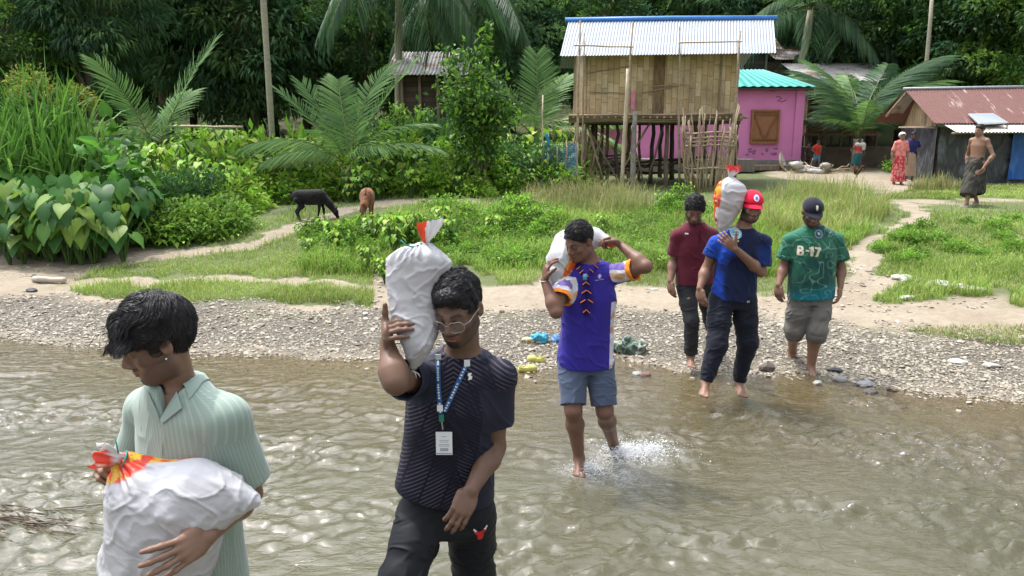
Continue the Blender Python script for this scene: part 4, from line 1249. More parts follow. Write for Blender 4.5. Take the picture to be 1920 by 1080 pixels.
# peeled paint patches near the foot of the wall
mb = MB(); r_ = np.random.default_rng(2)
for k in range(18):
    c_ = np.array([W(r_.uniform(1400, 1455), 285, YP)[0], YP-.008-.0005*k, W(1430, r_.uniform(278, 293), YP)[2]])
    a = np.linspace(0, 2*PI, 9)[:-1]; rr = r_.uniform(.02, .09)*r_.uniform(.5, 1.2, 8)
    V = np.stack([c_[0]+rr*np.cos(a)*1.3, np.full(8, c_[1]), c_[2]+rr*np.sin(a)*.6], 1)
    mb.add(np.concatenate([V, [c_]]), T=[[j, 8, (j+1) % 8] for j in range(8)])
mb.build('peeled_paint', plain('peeled_plaster', (.32, .13, .24), .9, .3), h)
mb = MB()
for q in ([(1455, 182), (1460, 181), (1466, 184), (1458, 189), (1466, 191), (1475, 187)], [(1446, 171), (1449, 168), (1452, 172)]):
    mb.tube([W(a_, b2, YP-.01) for a_, b2 in q], .014, 5)
mb.build('wall_scribble', plain('charcoal_mark', (.22, .06, .16), .9), h)
# hipped turquoise roof
ev = .45
xl2, xr2 = pxl-ev, W(1530, 163, YP-ev)[0]
ze = W(1500, 162, YP-ev)[2]; apz = W(1435, 129, YP+1.9)[2]
a1, a2 = np.array([pxl+2.0, YP+2.2, apz]), np.array([W(1433, 129, YP+2.0)[0], YP+2.2, apz])
A = np.array([xl2, YP-ev, ze]); B_ = np.array([xr2, YP-ev, ze]); Cc_ = np.array([xr2, YP+D+ev, ze]); Dd = np.array([xl2, YP+D+ev, ze])
corr(MB(), a1, a2, B_, A, .16, .018).build('roof', tin_teal, h, True)
corr(MB(), a2, a2+[0, .5, 0], Cc_, B_, .03, .004).build('roof', tin_teal, h, True)
corr(MB(), a2+[0, .5, 0], a1+[0, .5, 0], Dd, Cc_, .16, .018).build('roof', tin_teal, h, True)
MB().box(((xl2+xr2)/2, YP+D/2, ze-.09), (xr2-xl2-.1, D+2*ev-.1, .06)).build('soffit', wood_dark, h)
MB().box((pxl+.9, YP-.9, zg+.2), (6, 1.6, .45)).build('veranda_step', plain('mud_cement', (.19, .17, .15), .9, .3, 3, bump=.3), h)
mb = MB(); mb.box((pxl-1.6, YP-1.2, zg+.75), (2.2, .06, 1.3)); mb.box((pxl-1.6, YP-1.2, zg+1.45), (2.25, .10, .10))
o = mb.build('pink_boundary_wall', pink, None); tag(o, 'low pink boundary wall showing behind the net fence', 'wall')
# satellite dish
p = W(1462, 305, 27.6)
e = empty('satellite_dish', (p[0], 27.6, float(hgt(p[0], 27.6))), 'pale round satellite dish tilted beside the pink house wall', 'satellite dish')
th = np.linspace(0, .5, 8)
ax = Matrix.Rotation(R(-55), 3, 'Y') @ Matrix.Rotation(R(0), 3, 'X')
AX = np.array([[.35, 0, .94], [0, 1, 0], [-.94, 0, .35]]) @ np.array([[1, 0, 0], [0, .9, -.43], [0, .43, .9]])
pr = np.stack([th*.75, th**2*.55], 1)
mb = MB().lathe(pr, p, 24, AX); mb.lathe(np.stack([th[::-1]*.75, th[::-1]**2*.55-.012], 1), p, 24, AX)
mb.build('dish', plain('dish_paint', (.50, .47, .40), .6, .15), e, True)
mb = MB().tube([p, p+AX @ np.array([0, 0, .38])], .012, 6); mb.box(p+AX @ np.array([0, 0, .40]), (.06, .06, .08)); mb.build('feed_arm', wood, e)
mb = MB().tube([p+[0, 0, -.02], [p[0], 27.65, float(hgt(p[0], 27.6))-.05]], .025, 7); mb.build('mast', wood, e)
# rubble and sacks beside the house
r_ = np.random.default_rng(6)
sack_m = plain('old_sack', (.42, .41, .38), .85, .3, 5, bump=.6, bscale=8, bdist=.05)
e = empty('rubbish_heap', tuple(at(1518, 26.8)), 'heap of grey sacks and broken sticks beside the pink house', 'heap')
V0, F0 = ico()
for k in range(12):
    c_ = at(r_.uniform(1490, 1548), 26.8+r_.uniform(-.3, .6))+np.array([0, 0, r_.uniform(.02, .3)])
    V = V0*(1+.25*fbm(V0*1.5+k, 2)[:, None])*np.array([.30, .22, .15])*r_.uniform(.6, 1.1)+c_
    mk('sack', V, F0, sack_m, e, smooth_=True)
mb = MB()
for k in range(14):
    c_ = at(r_.uniform(1475, 1560), 26.7)
    pole(mb, c_+[0, 0, .05], c_+[r_.uniform(-.9, .9), r_.uniform(-.3, .5), r_.uniform(.05, .55)], .022, .015, .03, k)
mb.build('sticks', bamboo, e, True)
o = MB().box(at(1441, 28)+np.array([0, 0, .12]), (2.4, .6, .16)); o = o.build('wooden_bench', wood, None); tag(o, 'low wooden plank laid on the ground beneath the pink house window', 'plank')

# ------------------------------------------------------------------ dark wooden houses behind
def plank_mat(name, c1, c2, sc=7.0, axis=2):
    m, t = nodes(name); b = NB(t); o = b.obj(); xz = b.n('SeparateXYZ', Vector=o)
    z_ = b.math('MULTIPLY', xz.outputs[axis], sc)
    tone = b.n('TexWhiteNoise', _noise_dimensions='1D', W=b.math('FLOOR', z_)).outputs[0]
    fr_ = b.math('FRACT', z_)
    c = b.mix(tone, c1, c2)
    c = b.mix(b.ramp(fr_, [(0.0, 1.0), (.14, 0.0)]), c, tuple(np.array(c1)*.2))
    c = b.mix(.6, c, b.ramp(b.noise(o, 2.5, 5), [(.3, .5), (.7, 1.3)]), 'MULTIPLY')
    p = b.n('BsdfPrincipled', Base__Color=c, Roughness=.9, Normal=b.bump(fr_, .5, .02)); b.out(p); return m
planks_brown = plank_mat('brown_planking', (.10, .058, .034), (.20, .125, .07), 4.5)
planks_dark = plank_mat('dark_planking', (.05, .035, .025), (.10, .07, .05), 6)
YB = 32.0
def house_box(name, px0, px1, py_t, py_b, Y_, mat, label, roofs, D_=4.5, post=5, legs=True):
    x0_, x1_ = W(px0, 200, Y_)[0], W(px1, 200, Y_)[0]
    z1, z0 = W(px0, py_t, Y_)[2], W(px0, py_b, Y_)[2]
    zg_ = float(hgt((x0_+x1_)/2, Y_))
    h_ = empty(name, ((x0_+x1_)/2, Y_, zg_), label, 'house')
    MB().box(((x0_+x1_)/2, Y_+D_/2, (z0+z1)/2), (x1_-x0_, D_, z1-z0)).build('wall', mat, h_)
    for k in range(post):
        xx = x0_+.05+(x1_-x0_-.1)*k/(post-1)
        MB().beam((xx, Y_-.06, zg_-.1), (xx, Y_-.06, z1), .09, .09).build('post', wood, h_)
    MB().beam((x0_-.1, Y_-.13, z0), (x1_+.1, Y_-.13, z0), .10, .10).build('sill_beam', wood, h_)
    za = z1+.9
    corr(MB(), (x0_-.4, Y_+D_/2, za), (x1_+.4, Y_+D_/2, za), (x1_+.4, Y_-.7, z1-.05), (x0_-.4, Y_-.7, z1-.05), .12, .02).build('roof', roofs, h_, True)
    corr(MB(), (x0_-.4, Y_+D_/2+.01, za), (x1_+.4, Y_+D_/2+.01, za), (x1_+.4, Y_+D_+.7, z1-.05), (x0_-.4, Y_+D_+.7, z1-.05), .12, .02).build('roof', roofs, h_, True)
    return h_
hb = house_box('plank_house', 1512, 1650, 152, 252, YB, planks_brown, 'dark brown plank house raised on posts behind the palm', tin_grey)
hb2 = house_box('upper_shed', 1455, 1600, 112, 170, 37.5, planks_dark, 'shed with patchy rusty tin roof showing above the plank house', tin('rust_patch_tin', (.42, .42, .44), .6, .2, (.30, .17, .10), .5), legs=False)
hc = house_box('tin_shed', 752, 858, 140, 235, 25.5, planks_dark, 'dark open shed with a grey corrugated roof behind the hanging palm fronds', tin_grey, 3.5, 4)
hd = house_box('timber_gable', 1385, 1432, 92, 135, 34.8, planks_dark, 'small dark timber gable wall between the stilt house and turquoise roof', tin_grey, 2.0, 2)
# raised earth platform under the plank house
mb = MB().box((W(1590, 280, 31)[0], 33.2, zg+.35), (5.5, 4.6, .9))
o = mb.build('earth_platform', plain('packed_mud', (.13, .105, .08), .95, .3, 3, bump=.5), None); tag(o, kind='structure')

# ------------------------------------------------------------------ rusty-roofed hut on the right
YR = 22.8
tarp = None
def tarp_mat(name, col, col2, rough=.38):
    m, t = nodes(name); b = NB(t); o = b.obj()
    n_ = b.noise(b.mapping(o, (1, 1, .45)), 3.0, 6, .6, 1.2)
    c = b.mix(b.ramp(n_, [(.48, 0.0), (.66, 1.0)]), col, col2)
    p = b.n('BsdfPrincipled', Base__Color=c, Roughness=rough, Normal=b.bump(n_, .8, .08)); b.out(p); return m
tarp = tarp_mat('black_tarpaulin', (.035, .042, .048), (.13, .15, .16))
tarp_b = tarp_mat('blue_tarpaulin', (.012, .11, .42), (.03, .18, .5))
hx0, hx1 = W(1757, 280, YR)[0], 17.5; HD = 1.9
zw = W(1737, 238, YR)[2]; zg = float(hgt(13, YR))
h = empty('rusty_roofed_hut', (14.5, YR, zg), 'low hut wrapped in black tarpaulin with a rusty red tin roof', 'hut')
r_ = np.random.default_rng(12)
def rag(x0_, x1_, y0_, y1_, z0_, z1_, amp=.04, n=(60, 26), seed=0):
    a, c_ = np.meshgrid(np.linspace(0, 1, n[0]), np.linspace(0, 1, n[1]), indexing='ij')
    X_ = x0_+(x1_-x0_)*a; Y_ = y0_+(y1_-y0_)*a; Z_ = z0_+(z1_-z0_)*c_
    f_ = fbm(np.stack([X_.ravel()*2.2+Y_.ravel()*2.2, Y_.ravel()+seed, Z_.ravel()*.8], 1), 3).reshape(X_.shape)
    return np.stack([X_, Y_-np.abs(f_)*amp*2, Z_], -1)
mb = MB().grid(rag(hx0, 17.0, YR-.03, YR-.03, zg-.05, zw, seed=1)); mb.build('tarpaulin_wall', tarp, h, True)
MB().box(((hx0+17.1)/2, YR+HD/2+.03, (zg+zw)/2), (17.1-hx0, HD, zw-zg)).build('wall', planks_dark, h)
# left end wall: tarp below, planks in the gable
xg = W(1700, 250, YR+1.4)[0]
mb = MB().grid(np.stack([rag(0, 1, 0, 0, zg-.05, zw+.05, seed=4)[..., 0]*0+hx0-.06, YR+HD*rag(0, 1, 0, 0, 0, 1)[..., 0], rag(0, 1, 0, 0, zg-.05, zw+.05)[..., 2]], -1)[:, ::-1]); mb.build('tarpaulin_wall', tarp, h, True)
# the roof; its left end projects past the wall
rdl, rdr = W(1697, 168, YR+2.2), W(1697, 168, YR+2.2)
RD = 1.25; ridz = W(1697, 168, YR+RD)[2]; rx0_ = W(1697, 168, YR+RD)[0]
ex0 = W(1752, 232, YR-.4)[0]; ez = W(1752, 231, YR-.4)[2]
corr(MB(), (rx0_, YR+RD, ridz), (18.2, YR+RD, ridz+.1), (18.2, YR-.4, ez), (ex0, YR-.4, ez), .09, .012).build('roof', tin_rust, h, True)
corr(MB(), (rx0_, YR+RD+.02, ridz), (18.2, YR+RD+.02, ridz+.1), (18.2, YR+2.9, ez+.1), (rx0_-.1, YR+2.9, ez+.05), .09, .012).build('roof', tin_rust, h, True)
MB().tube([(rx0_-.05, YR+RD, ridz+.02), (18.2, YR+RD, ridz+.12)], .05, 7).build('roof_ridge', tin_silver, h, True)
# lower pale eave sheet over the front
e0 = W(1770, 232, YR-.35); 
corr(MB(), (e0[0], YR-.32, ez-.03), (18.2, YR-.32, ez-.03), (18.2, YR-1.05, W(1800, 247, YR-1.05)[2]), (W(1795, 248, YR-1.05)[0], YR-1.05, W(1800, 248, YR-1.05)[2]), .10, .014).build('eave_sheet', tin('pale_eave_tin', (.55, .52, .46), .5, .1, (.3, .2, .12), .42), h, True)
mb = MB(); pole(mb, W(1785, 250, YR-.9), W(1925, 248, YR-.9), .03, .03, .005); mb.build('eave_pole', bamboo, h, True)
gbl = MB().add([[hx0-.09, YR+.0, zw+.02], [hx0-.09, YR+HD, zw+.02], [hx0-.09, YR+RD, ridz-.1]], T=[[0, 2, 1]]).add([[hx0-.02, YR+.0, zw+.02], [hx0-.02, YR+HD, zw+.02], [hx0-.02, YR+RD, ridz-.1]], T=[[0, 1, 2]])
gbl.build('gable', plank_mat('gable_boards', (.22, .16, .09), (.40, .30, .18), 7, 1), h)
mb = MB()
for k in range(3):
    y_ = YR+.3+k*2
mb.beam((rx0_+.05, YR+RD-.05, ridz-.06), (rx0_-.0, YR+2.3, ez+.25), .05, .06).beam((hx0-.1, YR+.05, zw-.02), (hx0-.45, YR+1.5, zw+.0), .05, .05)
mb.build('rafter', bamboo, h, True)
corr(MB(), (rx0_-.02, YR+RD+.05, ridz-.02), (rx0_+.5, YR+RD+.05, ridz-.02), (rx0_+.5, YR+2.2, ez+.35), (rx0_+.0, YR+2.2, ez+.35), .1, .01).build('side_awning', tin_grey, h, True)
for k, px in enumerate((1690,)):
    MB().beam((W(px, 280, YR+2.6)[0], YR+2.6, zg-.1), (W(px, 280, YR+2.6)[0], YR+2.6, ez), .09, .09).build('post', wood, h)
tx0 = W(1893, 300, YR-.15)[0]
mb = MB().grid(rag(tx0, 17.2, YR-.14, YR-.14, zg+.1, zw-.12, .05, seed=7)); mb.build('blue_tarpaulin', tarp_b, h, True)
# solar panel
pa = [W(1815, 213, YR-.1), W(1862, 212, YR-.1), W(1890, 229, YR-.75), W(1836, 232, YR-.75)]
e = empty('solar_panel', tuple(sum(pa)/4-np.array([0, 0, .2])), 'solar panel reflecting the sky on the eave of the rusty roof', 'solar panel')
nn = unit(np.cross(pa[1]-pa[0], pa[3]-pa[0])); nn = nn if nn[2] > 0 else -nn
def slab(q, t_): return np.concatenate([np.array(q), np.array(q)-nn*t_])
SQ = [[0, 1, 2, 3], [7, 6, 5, 4], [0, 4, 5, 1], [1, 5, 6, 2], [2, 6, 7, 3], [3, 7, 4, 0]]
MB().add(slab(pa, .04), SQ).build('frame', plain('aluminium', (.6, .6, .6), .4, .05, metal=.8), e)
c0 = sum(pa)/4
m_, t = nodes('solar_cells'); b = NB(t)
b.out(b.n('BsdfPrincipled', Base__Color=b.mix(b.noise(b.obj(), 3), (.20, .24, .32), (.30, .34, .40)), Roughness=.30, IOR=2.1))
MB().add(slab([c0+(q-c0)*.93+nn*.004 for q in pa], .002), SQ).build('cells', m_, e)
for q in (pa[2], pa[3]): MB().tube([q-nn*.04, q-nn*.04-np.array([0, 0, .16])], .02, 6).build('bracket', wood, e)

# ------------------------------------------------------------------ fences and small rails
nf = empty('net_fence', tuple(at(1050, 19.5)), 'sagging blue net fence on thin posts left of the stilt house', 'fence')
for i, (px, pt, Yp) in enumerate(((1018, 178, 19.6), (1028, 250, 19.4), (1045, 275, 19.3), (1062, 262, 19.2), (1083, 268, 19.1))):
    q = W(px, pt, Yp); mb = MB(); pole(mb, (q[0], Yp, float(hgt(q[0], Yp))-.1), q, .022, .018, .008, i); mb.build('post', bamboo_pale if i < 2 else bamboo, nf, True)
m_, t = nodes('blue_netting'); b = NB(t); o = b.obj(); xz = b.n('SeparateXYZ', Vector=o)
w1 = b.math('LESS_THAN', b.math('FRACT', b.math('MULTIPLY', xz.outputs[0], 22)), .3); w2 = b.math('LESS_THAN', b.math('FRACT', b.math('MULTIPLY', xz.outputs[2], 22)), .3)
sh2 = b.n('MixShader', Fac=b.math('MAXIMUM', w1, w2)); b.put(sh2.inputs[1], b.n('BsdfTransparent')); b.put(sh2.inputs[2], b.n('BsdfDiffuse', Color=(.10, .20, .42))); b.out(sh2)
a_ = W(1018, 262, 19.6); c_ = W(1083, 280, 19.1)
MB().grid(rag(a_[0], c_[0], 19.6, 19.1, float(hgt(a_[0], 19.5)), c_[2]+.15, .05)).build('net', m_, nf, True)
o = MB(); pole(o, W(1024, 250, 19.4), W(1030, 276, 19.35), .05, .03, .01); o = o.build('blue_rag', plain('blue_rag', (.02, .22, .36), .8), None, True); tag(o, 'blue rag tied to the fence post left of the house', 'cloth')
o = MB(); pole(o, W(316, 237, 19.8), W(455, 238, 19.8), .035, .03, .012); o = o.build('bamboo_rail', bamboo_pale, None, True); tag(o, 'long pale bamboo rail lying across the left thicket', 'rail')
for px in (318, 452):
    pass
o = MB(); pole(o, (W(1757, 0, 31)[0], 31, .7), (W(1753, -60, 31)[0], 31, W(1757, -20, 31)[2]), .10, .07, .02, 4, 9); o = o.build('bare_trunk', mat_palm_bark, None, True); tag(o, 'slim bare pale trunk rising beyond the large arching palm', 'tree')
# ------------------------------------------------------------------ distance-field sculpting
class Vol:
    def __init__(self, vox): self.vox, self.p = vox, []
    def add(self, fn, lo, hi, k=0.02, op='u'):
        self.p.append((fn, np.minimum(lo, hi), np.maximum(lo, hi), k, op)); return self
    def cone(self, a, b_, r1, r2, k=0.02, op='u', flat=False, flat0=False):
        a, b_ = np.asarray(a, float), np.asarray(b_, float)
        L_ = max(np.linalg.norm(b_-a), 1e-6); d = (b_-a)/L_
        def fn(P):
            q = P-a
            s = q @ d
            t = np.clip(s/L_, 0, 1)
            r = np.linalg.norm(q-(t*L_)[:, None]*d, axis=1)-(r1+(r2-r1)*t)
            if flat: r = np.maximum(r, s-L_)
            if flat0: r = np.maximum(r, -s)
            return r
        m = max(r1, r2)
        return self.add(fn, np.minimum(a, b_)-m, np.maximum(a, b_)+m, k, op)
    def chain(self, pts, rs, k=0.02, op='u'):
        for i in range(len(pts)-1): self.cone(pts[i], pts[i+1], rs[i], rs[i+1], k, op)
        return self
    def ell(self, c, r, M=None, k=0.02, op='u'):
        c, r = np.asarray(c, float), np.asarray(r, float)
        M = np.eye(3) if M is None else M          # columns = axes
        def fn(P):
            q = (P-c) @ M
            k0 = np.linalg.norm(q/r, axis=1); k1 = np.linalg.norm(q/(r*r), axis=1)+1e-9
            return k0*(k0-1)/k1
        e = np.sqrt(((M*r)**2).sum(1))
        return self.add(fn, c-e, c+e, k, op)
    def loft(self, Cs, rx, ry, X_, Y_, k=0.03, op='u', pw=2.2):
        Cs = np.asarray(Cs, float); rx = np.asarray(rx, float); ry = np.asarray(ry, float)
        n = unit(Cs[-1]-Cs[0])
        s = (Cs-Cs[0]) @ n
        ss = np.linspace(s[0], s[-1], 60)
        def sm(v):
            w = np.interp(ss, s, v)
            for _ in range(3): w[1:-1] = (w[:-2]+w[1:-1]*2+w[2:])/4
            return w
        cx, cy_, cz_ = sm(Cs[:, 0]), sm(Cs[:, 1]), sm(Cs[:, 2]); rxx, ryy = sm(rx), sm(ry)
        X_ = unit(X_-n*np.dot(X_, n)); Y_ = unit(Y_-n*np.dot(Y_, n)-X_*np.dot(Y_, X_))
        def fn(P):
            t = (P-Cs[0]) @ n
            tc = np.clip(t, ss[0], ss[-1])
            q = P-np.stack([np.interp(tc, ss, cx), np.interp(tc, ss, cy_), np.interp(tc, ss, cz_)], 1)
            a, b_ = np.interp(tc, ss, rxx), np.interp(tc, ss, ryy)
            u, v = np.abs(q @ X_), np.abs(q @ Y_)
            k0 = ((u/a)**pw+(v/b_)**pw)**(1/pw)
            d = (k0-1)*np.where(k0 > 1e-6, np.sqrt(u*u+v*v)/np.maximum(k0, 1e-6), a)
            d = np.where(k0 < .05, -np.minimum(a, b_), d)
            return np.maximum(d, np.maximum(t-ss[-1], ss[0]-t))
        m = max(rx.max(), ry.max())+.01
        return self.add(fn, Cs.min(0)-m, Cs.max(0)+m, k, op)
    def half(self, c, n, lo, hi):
        """cut away everything on the side the normal points to"""
        c, n = np.asarray(c, float), unit(n)
        return self.add(lambda P: (P-c) @ n, lo, hi, 0.0, 'i')
    def mesh(self, smooth_it=1):
        v = self.vox
        us = [q for q in self.p if q[4] == 'u']
        lo = np.min([q[1] for q in us], 0)-4*v; hi = np.max([q[2] for q in us], 0)+4*v
        sh = np.ceil((hi-lo)/v).astype(int)+1
        D = np.full(sh, 1.0, np.float32)
        ax = [lo[i]+v*np.arange(sh[i]) for i in range(3)]
        for fn, l, h, k, op in self.p:
            pad = k+2.5*v
            i0 = np.clip(np.floor((l-pad-lo)/v).astype(int), 0, sh-1); i1 = np.clip(np.ceil((h+pad-lo)/v).astype(int)+1, 0, sh)
            if np.any(i1 <= i0): continue
            sl = tuple(slice(i0[j], i1[j]) for j in range(3))
            sub = D[sl]
            A = np.meshgrid(ax[0][sl[0]], ax[1][sl[1]], ax[2][sl[2]], indexing='ij')
            if op != 'u':
                w = sub < pad+.02
                if not w.any(): continue
            else: w = np.ones(sub.shape, bool)
            d = np.full(sub.shape, 1.0, np.float32)
            d[w] = fn(np.stack([A[0][w], A[1][w], A[2][w]], 1))
            if op == 'u':
                if k > 0:
                    hh = np.clip(.5+.5*(sub-d)/k, 0, 1); D[sl] = sub*(1-hh)+d*hh-k*hh*(1-hh)
                else: D[sl] = np.minimum(sub, d)
            elif op == 's':
                hh = np.clip(.5-.5*(sub+d)/max(k, 1e-5), 0, 1)
                r = sub*(1-hh)-d*hh+k*hh*(1-hh)
                D[sl] = np.where(w, r, sub)
            else: D[sl] = np.where(w, np.maximum(sub, d), sub)
        return nets(D, lo, v, smooth_it)
def nets(D, lo, v, smooth_it=1):
    ins = D < 0
    sh = np.array(D.shape); st = np.array([sh[1]*sh[2], sh[2], 1])
    cells, pts, quads = [], [], []
    for a in range(3):
        s0 = [slice(None)]*3; s1 = [slice(None)]*3
        s0[a] = slice(0, -1); s1[a] = slice(1, None)
        X_ = ins[tuple(s0)] != ins[tuple(s1)]
        idx = np.stack(np.nonzero(X_), 1)
        if not len(idx): continue
        b_, c = [(1, 2), (2, 0), (0, 1)][a]
        idx = idx[(idx[:, b_] > 0) & (idx[:, c] > 0) & (idx[:, b_] < sh[b_]-1) & (idx[:, c] < sh[c]-1)]
        j = idx.copy(); j[:, a] += 1
        d0, d1 = D[tuple(idx.T)], D[tuple(j.T)]
        p = idx.astype(np.float64); p[:, a] += d0/(d0-d1)
        lin = idx @ st
        q = [lin, lin-st[b_], lin-st[b_]-st[c], lin-st[c]]
        for w in q: cells.append(w); pts.append(p)
        Q = np.stack(q, 1)
        flip = d0 < 0
        Q[~flip] = Q[~flip][:, ::-1]
        quads.append(Q)
    cells = np.concatenate(cells); pts = np.concatenate(pts); Q = np.concatenate(quads)
    uq, inv = np.unique(cells, return_inverse=True)
    n = np.bincount(inv)
    V = np.stack([np.bincount(inv, pts[:, i])/n for i in range(3)], 1)
    Q = np.searchsorted(uq, Q)
    V = lo+V*v
    for _ in range(smooth_it):
        e = np.concatenate([Q[:, [0, 1]], Q[:, [1, 2]], Q[:, [2, 3]], Q[:, [3, 0]]])
        S = np.stack([np.bincount(e[:, 0], V[e[:, 1], i], len(V)) + np.bincount(e[:, 1], V[e[:, 0], i], len(V)) for i in range(3)], 1)
        cnt = np.bincount(e.ravel(), minlength=len(V))[:, None]
        V = V*.5+S/np.maximum(cnt, 1)*.5
    return V, Q
def vnormals(V, Q):
    n = np.cross(V[Q[:, 2]]-V[Q[:, 0]], V[Q[:, 3]]-V[Q[:, 1]])
    N = np.stack([np.bincount(Q.ravel(), np.repeat(n[:, i], 4), len(V)) for i in range(3)], 1)
    return unit(N)
def folds(V, Q, amp, M, seed=0, big=None, sharp=1.0):
    """cloth creases: ridged noise in stretched coordinates; M rows scale the axes"""
    N = vnormals(V, Q)
    P = V @ np.asarray(M, float).T + seed*7.1
    w = fbm(P*.45+3.3, 2)[:, None]*.8
    n = fbm(P+w, 3, .45)
    r = (1-np.abs(n)*1.6)
    a = amp if np.isscalar(amp) else amp
    d = a*(np.clip(r, -1, 1)**3*sharp + .35*n)
    N = N*np.array([1, 1, .25])
    return V+N*np.asarray(d).reshape(-1, 1)

SK = {'dark': (.160, .092, .062), 'mid': (.225, .130, .088), 'warm': (.26, .145, .10), 'deep': (.12, .062, .042)}
skin_mat = vcol('skin', rough=.48, spec=.32, bump=.22, bscale=240, bdist=.0009, sss=.06, noise=.22, nscale=22)
hair_mat = None
def mk_hair(name, c=(.010, .009, .010)):
    m, t = nodes(name); b = NB(t)
    v = b.mapping(b.obj(), (1, 1, 1))
    w = b.n('TexWave', Scale=26, Distortion=9, Detail=3, _wave_type='BANDS', Vector=v)
    cc = b.mix(b.noise(v, 30, 4), c, tuple(np.array(c)*2.2))
    p = b.n('BsdfPrincipled', Base__Color=cc, Roughness=.45, Normal=b.bump(b.noise(v, 120, 4), .5, .002)); p.inputs['Specular IOR Level'].default_value = .2; b.out(p); return m
hair_mat = mk_hair('black_hair')
def frame(fwd, up):
    f = unit(fwd); s = unit(np.cross(f, up)); u = np.cross(s, f)     # s = the person's right... facing the camera
    return np.stack([s, f, u], 1)
def head(vol, c, M, S=1.0, feat=1.0):
    g = lambda x, y, z: c + M @ (np.array([x, y, z])*S)
    E = lambda p, r, k=.02, op='u': vol.ell(g(*p), np.array(r)*S, M, k*S, op)
    E((0, -.015, .035), (.076, .096, .084))
    E((0, .022, -.026), (.064, .070, .086), .03)
    E((0, .034, -.074), (.051, .052, .040), .025)
    vol.cone(g(-.052, .0, -.062), g(-.018, .068, -.098), .016*S, .014*S, .03*S)
    vol.cone(g(.052, .0, -.062), g(.018, .068, -.098), .016*S, .014*S, .03*S)
    vol.ell(g(0, .074, -.100), np.array((.020, .017, .016))*S, M, .015*S)
    for s in (-1, 1):
        E((s*.032, .094, -.001), (.017, .014, .010), .014, 's')
        E((s*.031, .0735, -.002), (.0155, .0155, .0125), .004)
        vol.cone(g(s*.012, .085, .016), g(s*.046, .071, .016), .0085*S, .007*S, .013*S)
        E((s*.046, .062, -.030), (.018, .016, .016), .022)
        E((s*.013, .098, -.039), (.010, .010, .0085), .007)
        a = .3*s
        R2 = M @ np.array([[math.cos(a), -math.sin(a), 0], [math.sin(a), math.cos(a), 0], [0, 0, 1]])
        vol.ell(g(s*.080, -.012, -.006), np.array((.0075, .019, .031))*S, R2, .006*S)
        vol.ell(g(s*.090, -.008, -.003), np.array((.009, .010, .017))*S, R2, .006*S, 's')
    vol.cone(g(0, .086, .008), g(0, .110, -.031), .0085*S, .0125*S, .012*S)
    E((0, .088, -.057), (.022, .012, .011), .012)
    E((0, .0955, -.0605), (.022, .0085, .0052), .005)
    E((0, .0945, -.0725), (.019, .0088, .0062), .005)
    E((0, .104, -.0665), (.023, .007, .0018), .003, 's')
def face_paint(V, col, c, M, S=1.0, beard=0.0, mous=0.0, brow=1.0, beard_low=-.02, goatee=0.0, bdz=0.0, lips=(.26, .10, .085), fade=0, eyes_open=False, under=0.0):
    L_ = ((V-c) @ M)/S
    x, y, z = np.abs(L_[:, 0]), L_[:, 1], L_[:, 2]
    near = (np.abs(z) < .16) & (x < .11) & (np.abs(y) < .14)
    skin = col.copy()
    def mix(w, cc):
        nonlocal col
        w = (np.clip(w, 0, 1)*near)[:, None]
        col = col*(1-w)+np.array(cc)*w
    g = lambda a, b_: np.exp(-(a/b_)**2)
    hairc = (.012, .010, .010)
    jaw = smooth(-.02, -.045, z+.35*(x-.05)) * smooth(.09, .06, np.hypot(x*.9, 0)+0)
    if fade: mix(smooth(.025, .055, z-.55*y+.03)*fade*.7, hairc)
    if beard:
        up = smooth(-.030+bdz, -.048+bdz, z + .55*np.maximum(0, y-.045)*0 - .42*np.maximum(0, x-.040)*1.9)
        mouth = 1-g(x, .030)*g(z+.066, .012)*smooth(.07, .085, y)
        inner = 1-smooth(.040, .020, x)*smooth(-.088, -.070, z)
        mix(up*inner*mouth*smooth(-.03, .0, y)*beard*smooth(-.125, -.115, z-0*y), (.024, .018, .016))
        mix(smooth(.012, .002, np.abs(x-.066))*smooth(.0, .02, y+.01)*(z < .01)*(z > -.05)*beard*.8, hairc)
    if goatee: mix(goatee*smooth(.030, .014, x)*smooth(-.082, -.090, z)*(y > .045), hairc)
    if mous: mix(mous*g(z+.0530-.10*x, .0055)*smooth(.034, .024, x)*(y > .07), hairc)
    mix(brow*g(z-.0175-.16*np.minimum(x, .035)+.35*np.maximum(x-.038, 0), .0048)*smooth(.010, .016, x)*smooth(.056, .044, x)*(y > .04), hairc)
    mix(.85*g(np.hypot((z+.0665)*1.1, 0), .0085)*smooth(.026, .019, x)*(y > .083), lips)
    mix(.8*g(z+.0665, .0018)*smooth(.025, .02, x)*(y > .083), (.03, .012, .01))
    mix(.75*g(z+.0085-.25*(x-.031)**2*20, .0022)*smooth(.019, .014, np.abs(x-.031))*(y > .06), (.015, .010, .009))
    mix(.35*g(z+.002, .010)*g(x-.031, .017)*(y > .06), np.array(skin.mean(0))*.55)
    if eyes_open:
        mix(.9*g(z+.002, .0035)*g(x-.031, .010)*(y > .06), (.45, .40, .36)); mix(g(z+.002, .0042)*g(x-.031, .0048)*(y > .06), (.012, .008, .007))
    mix(.6*g(np.hypot(x-.010, (z+.044)*1.2), .0042)*(y > .095), (.02, .008, .006))
    return col
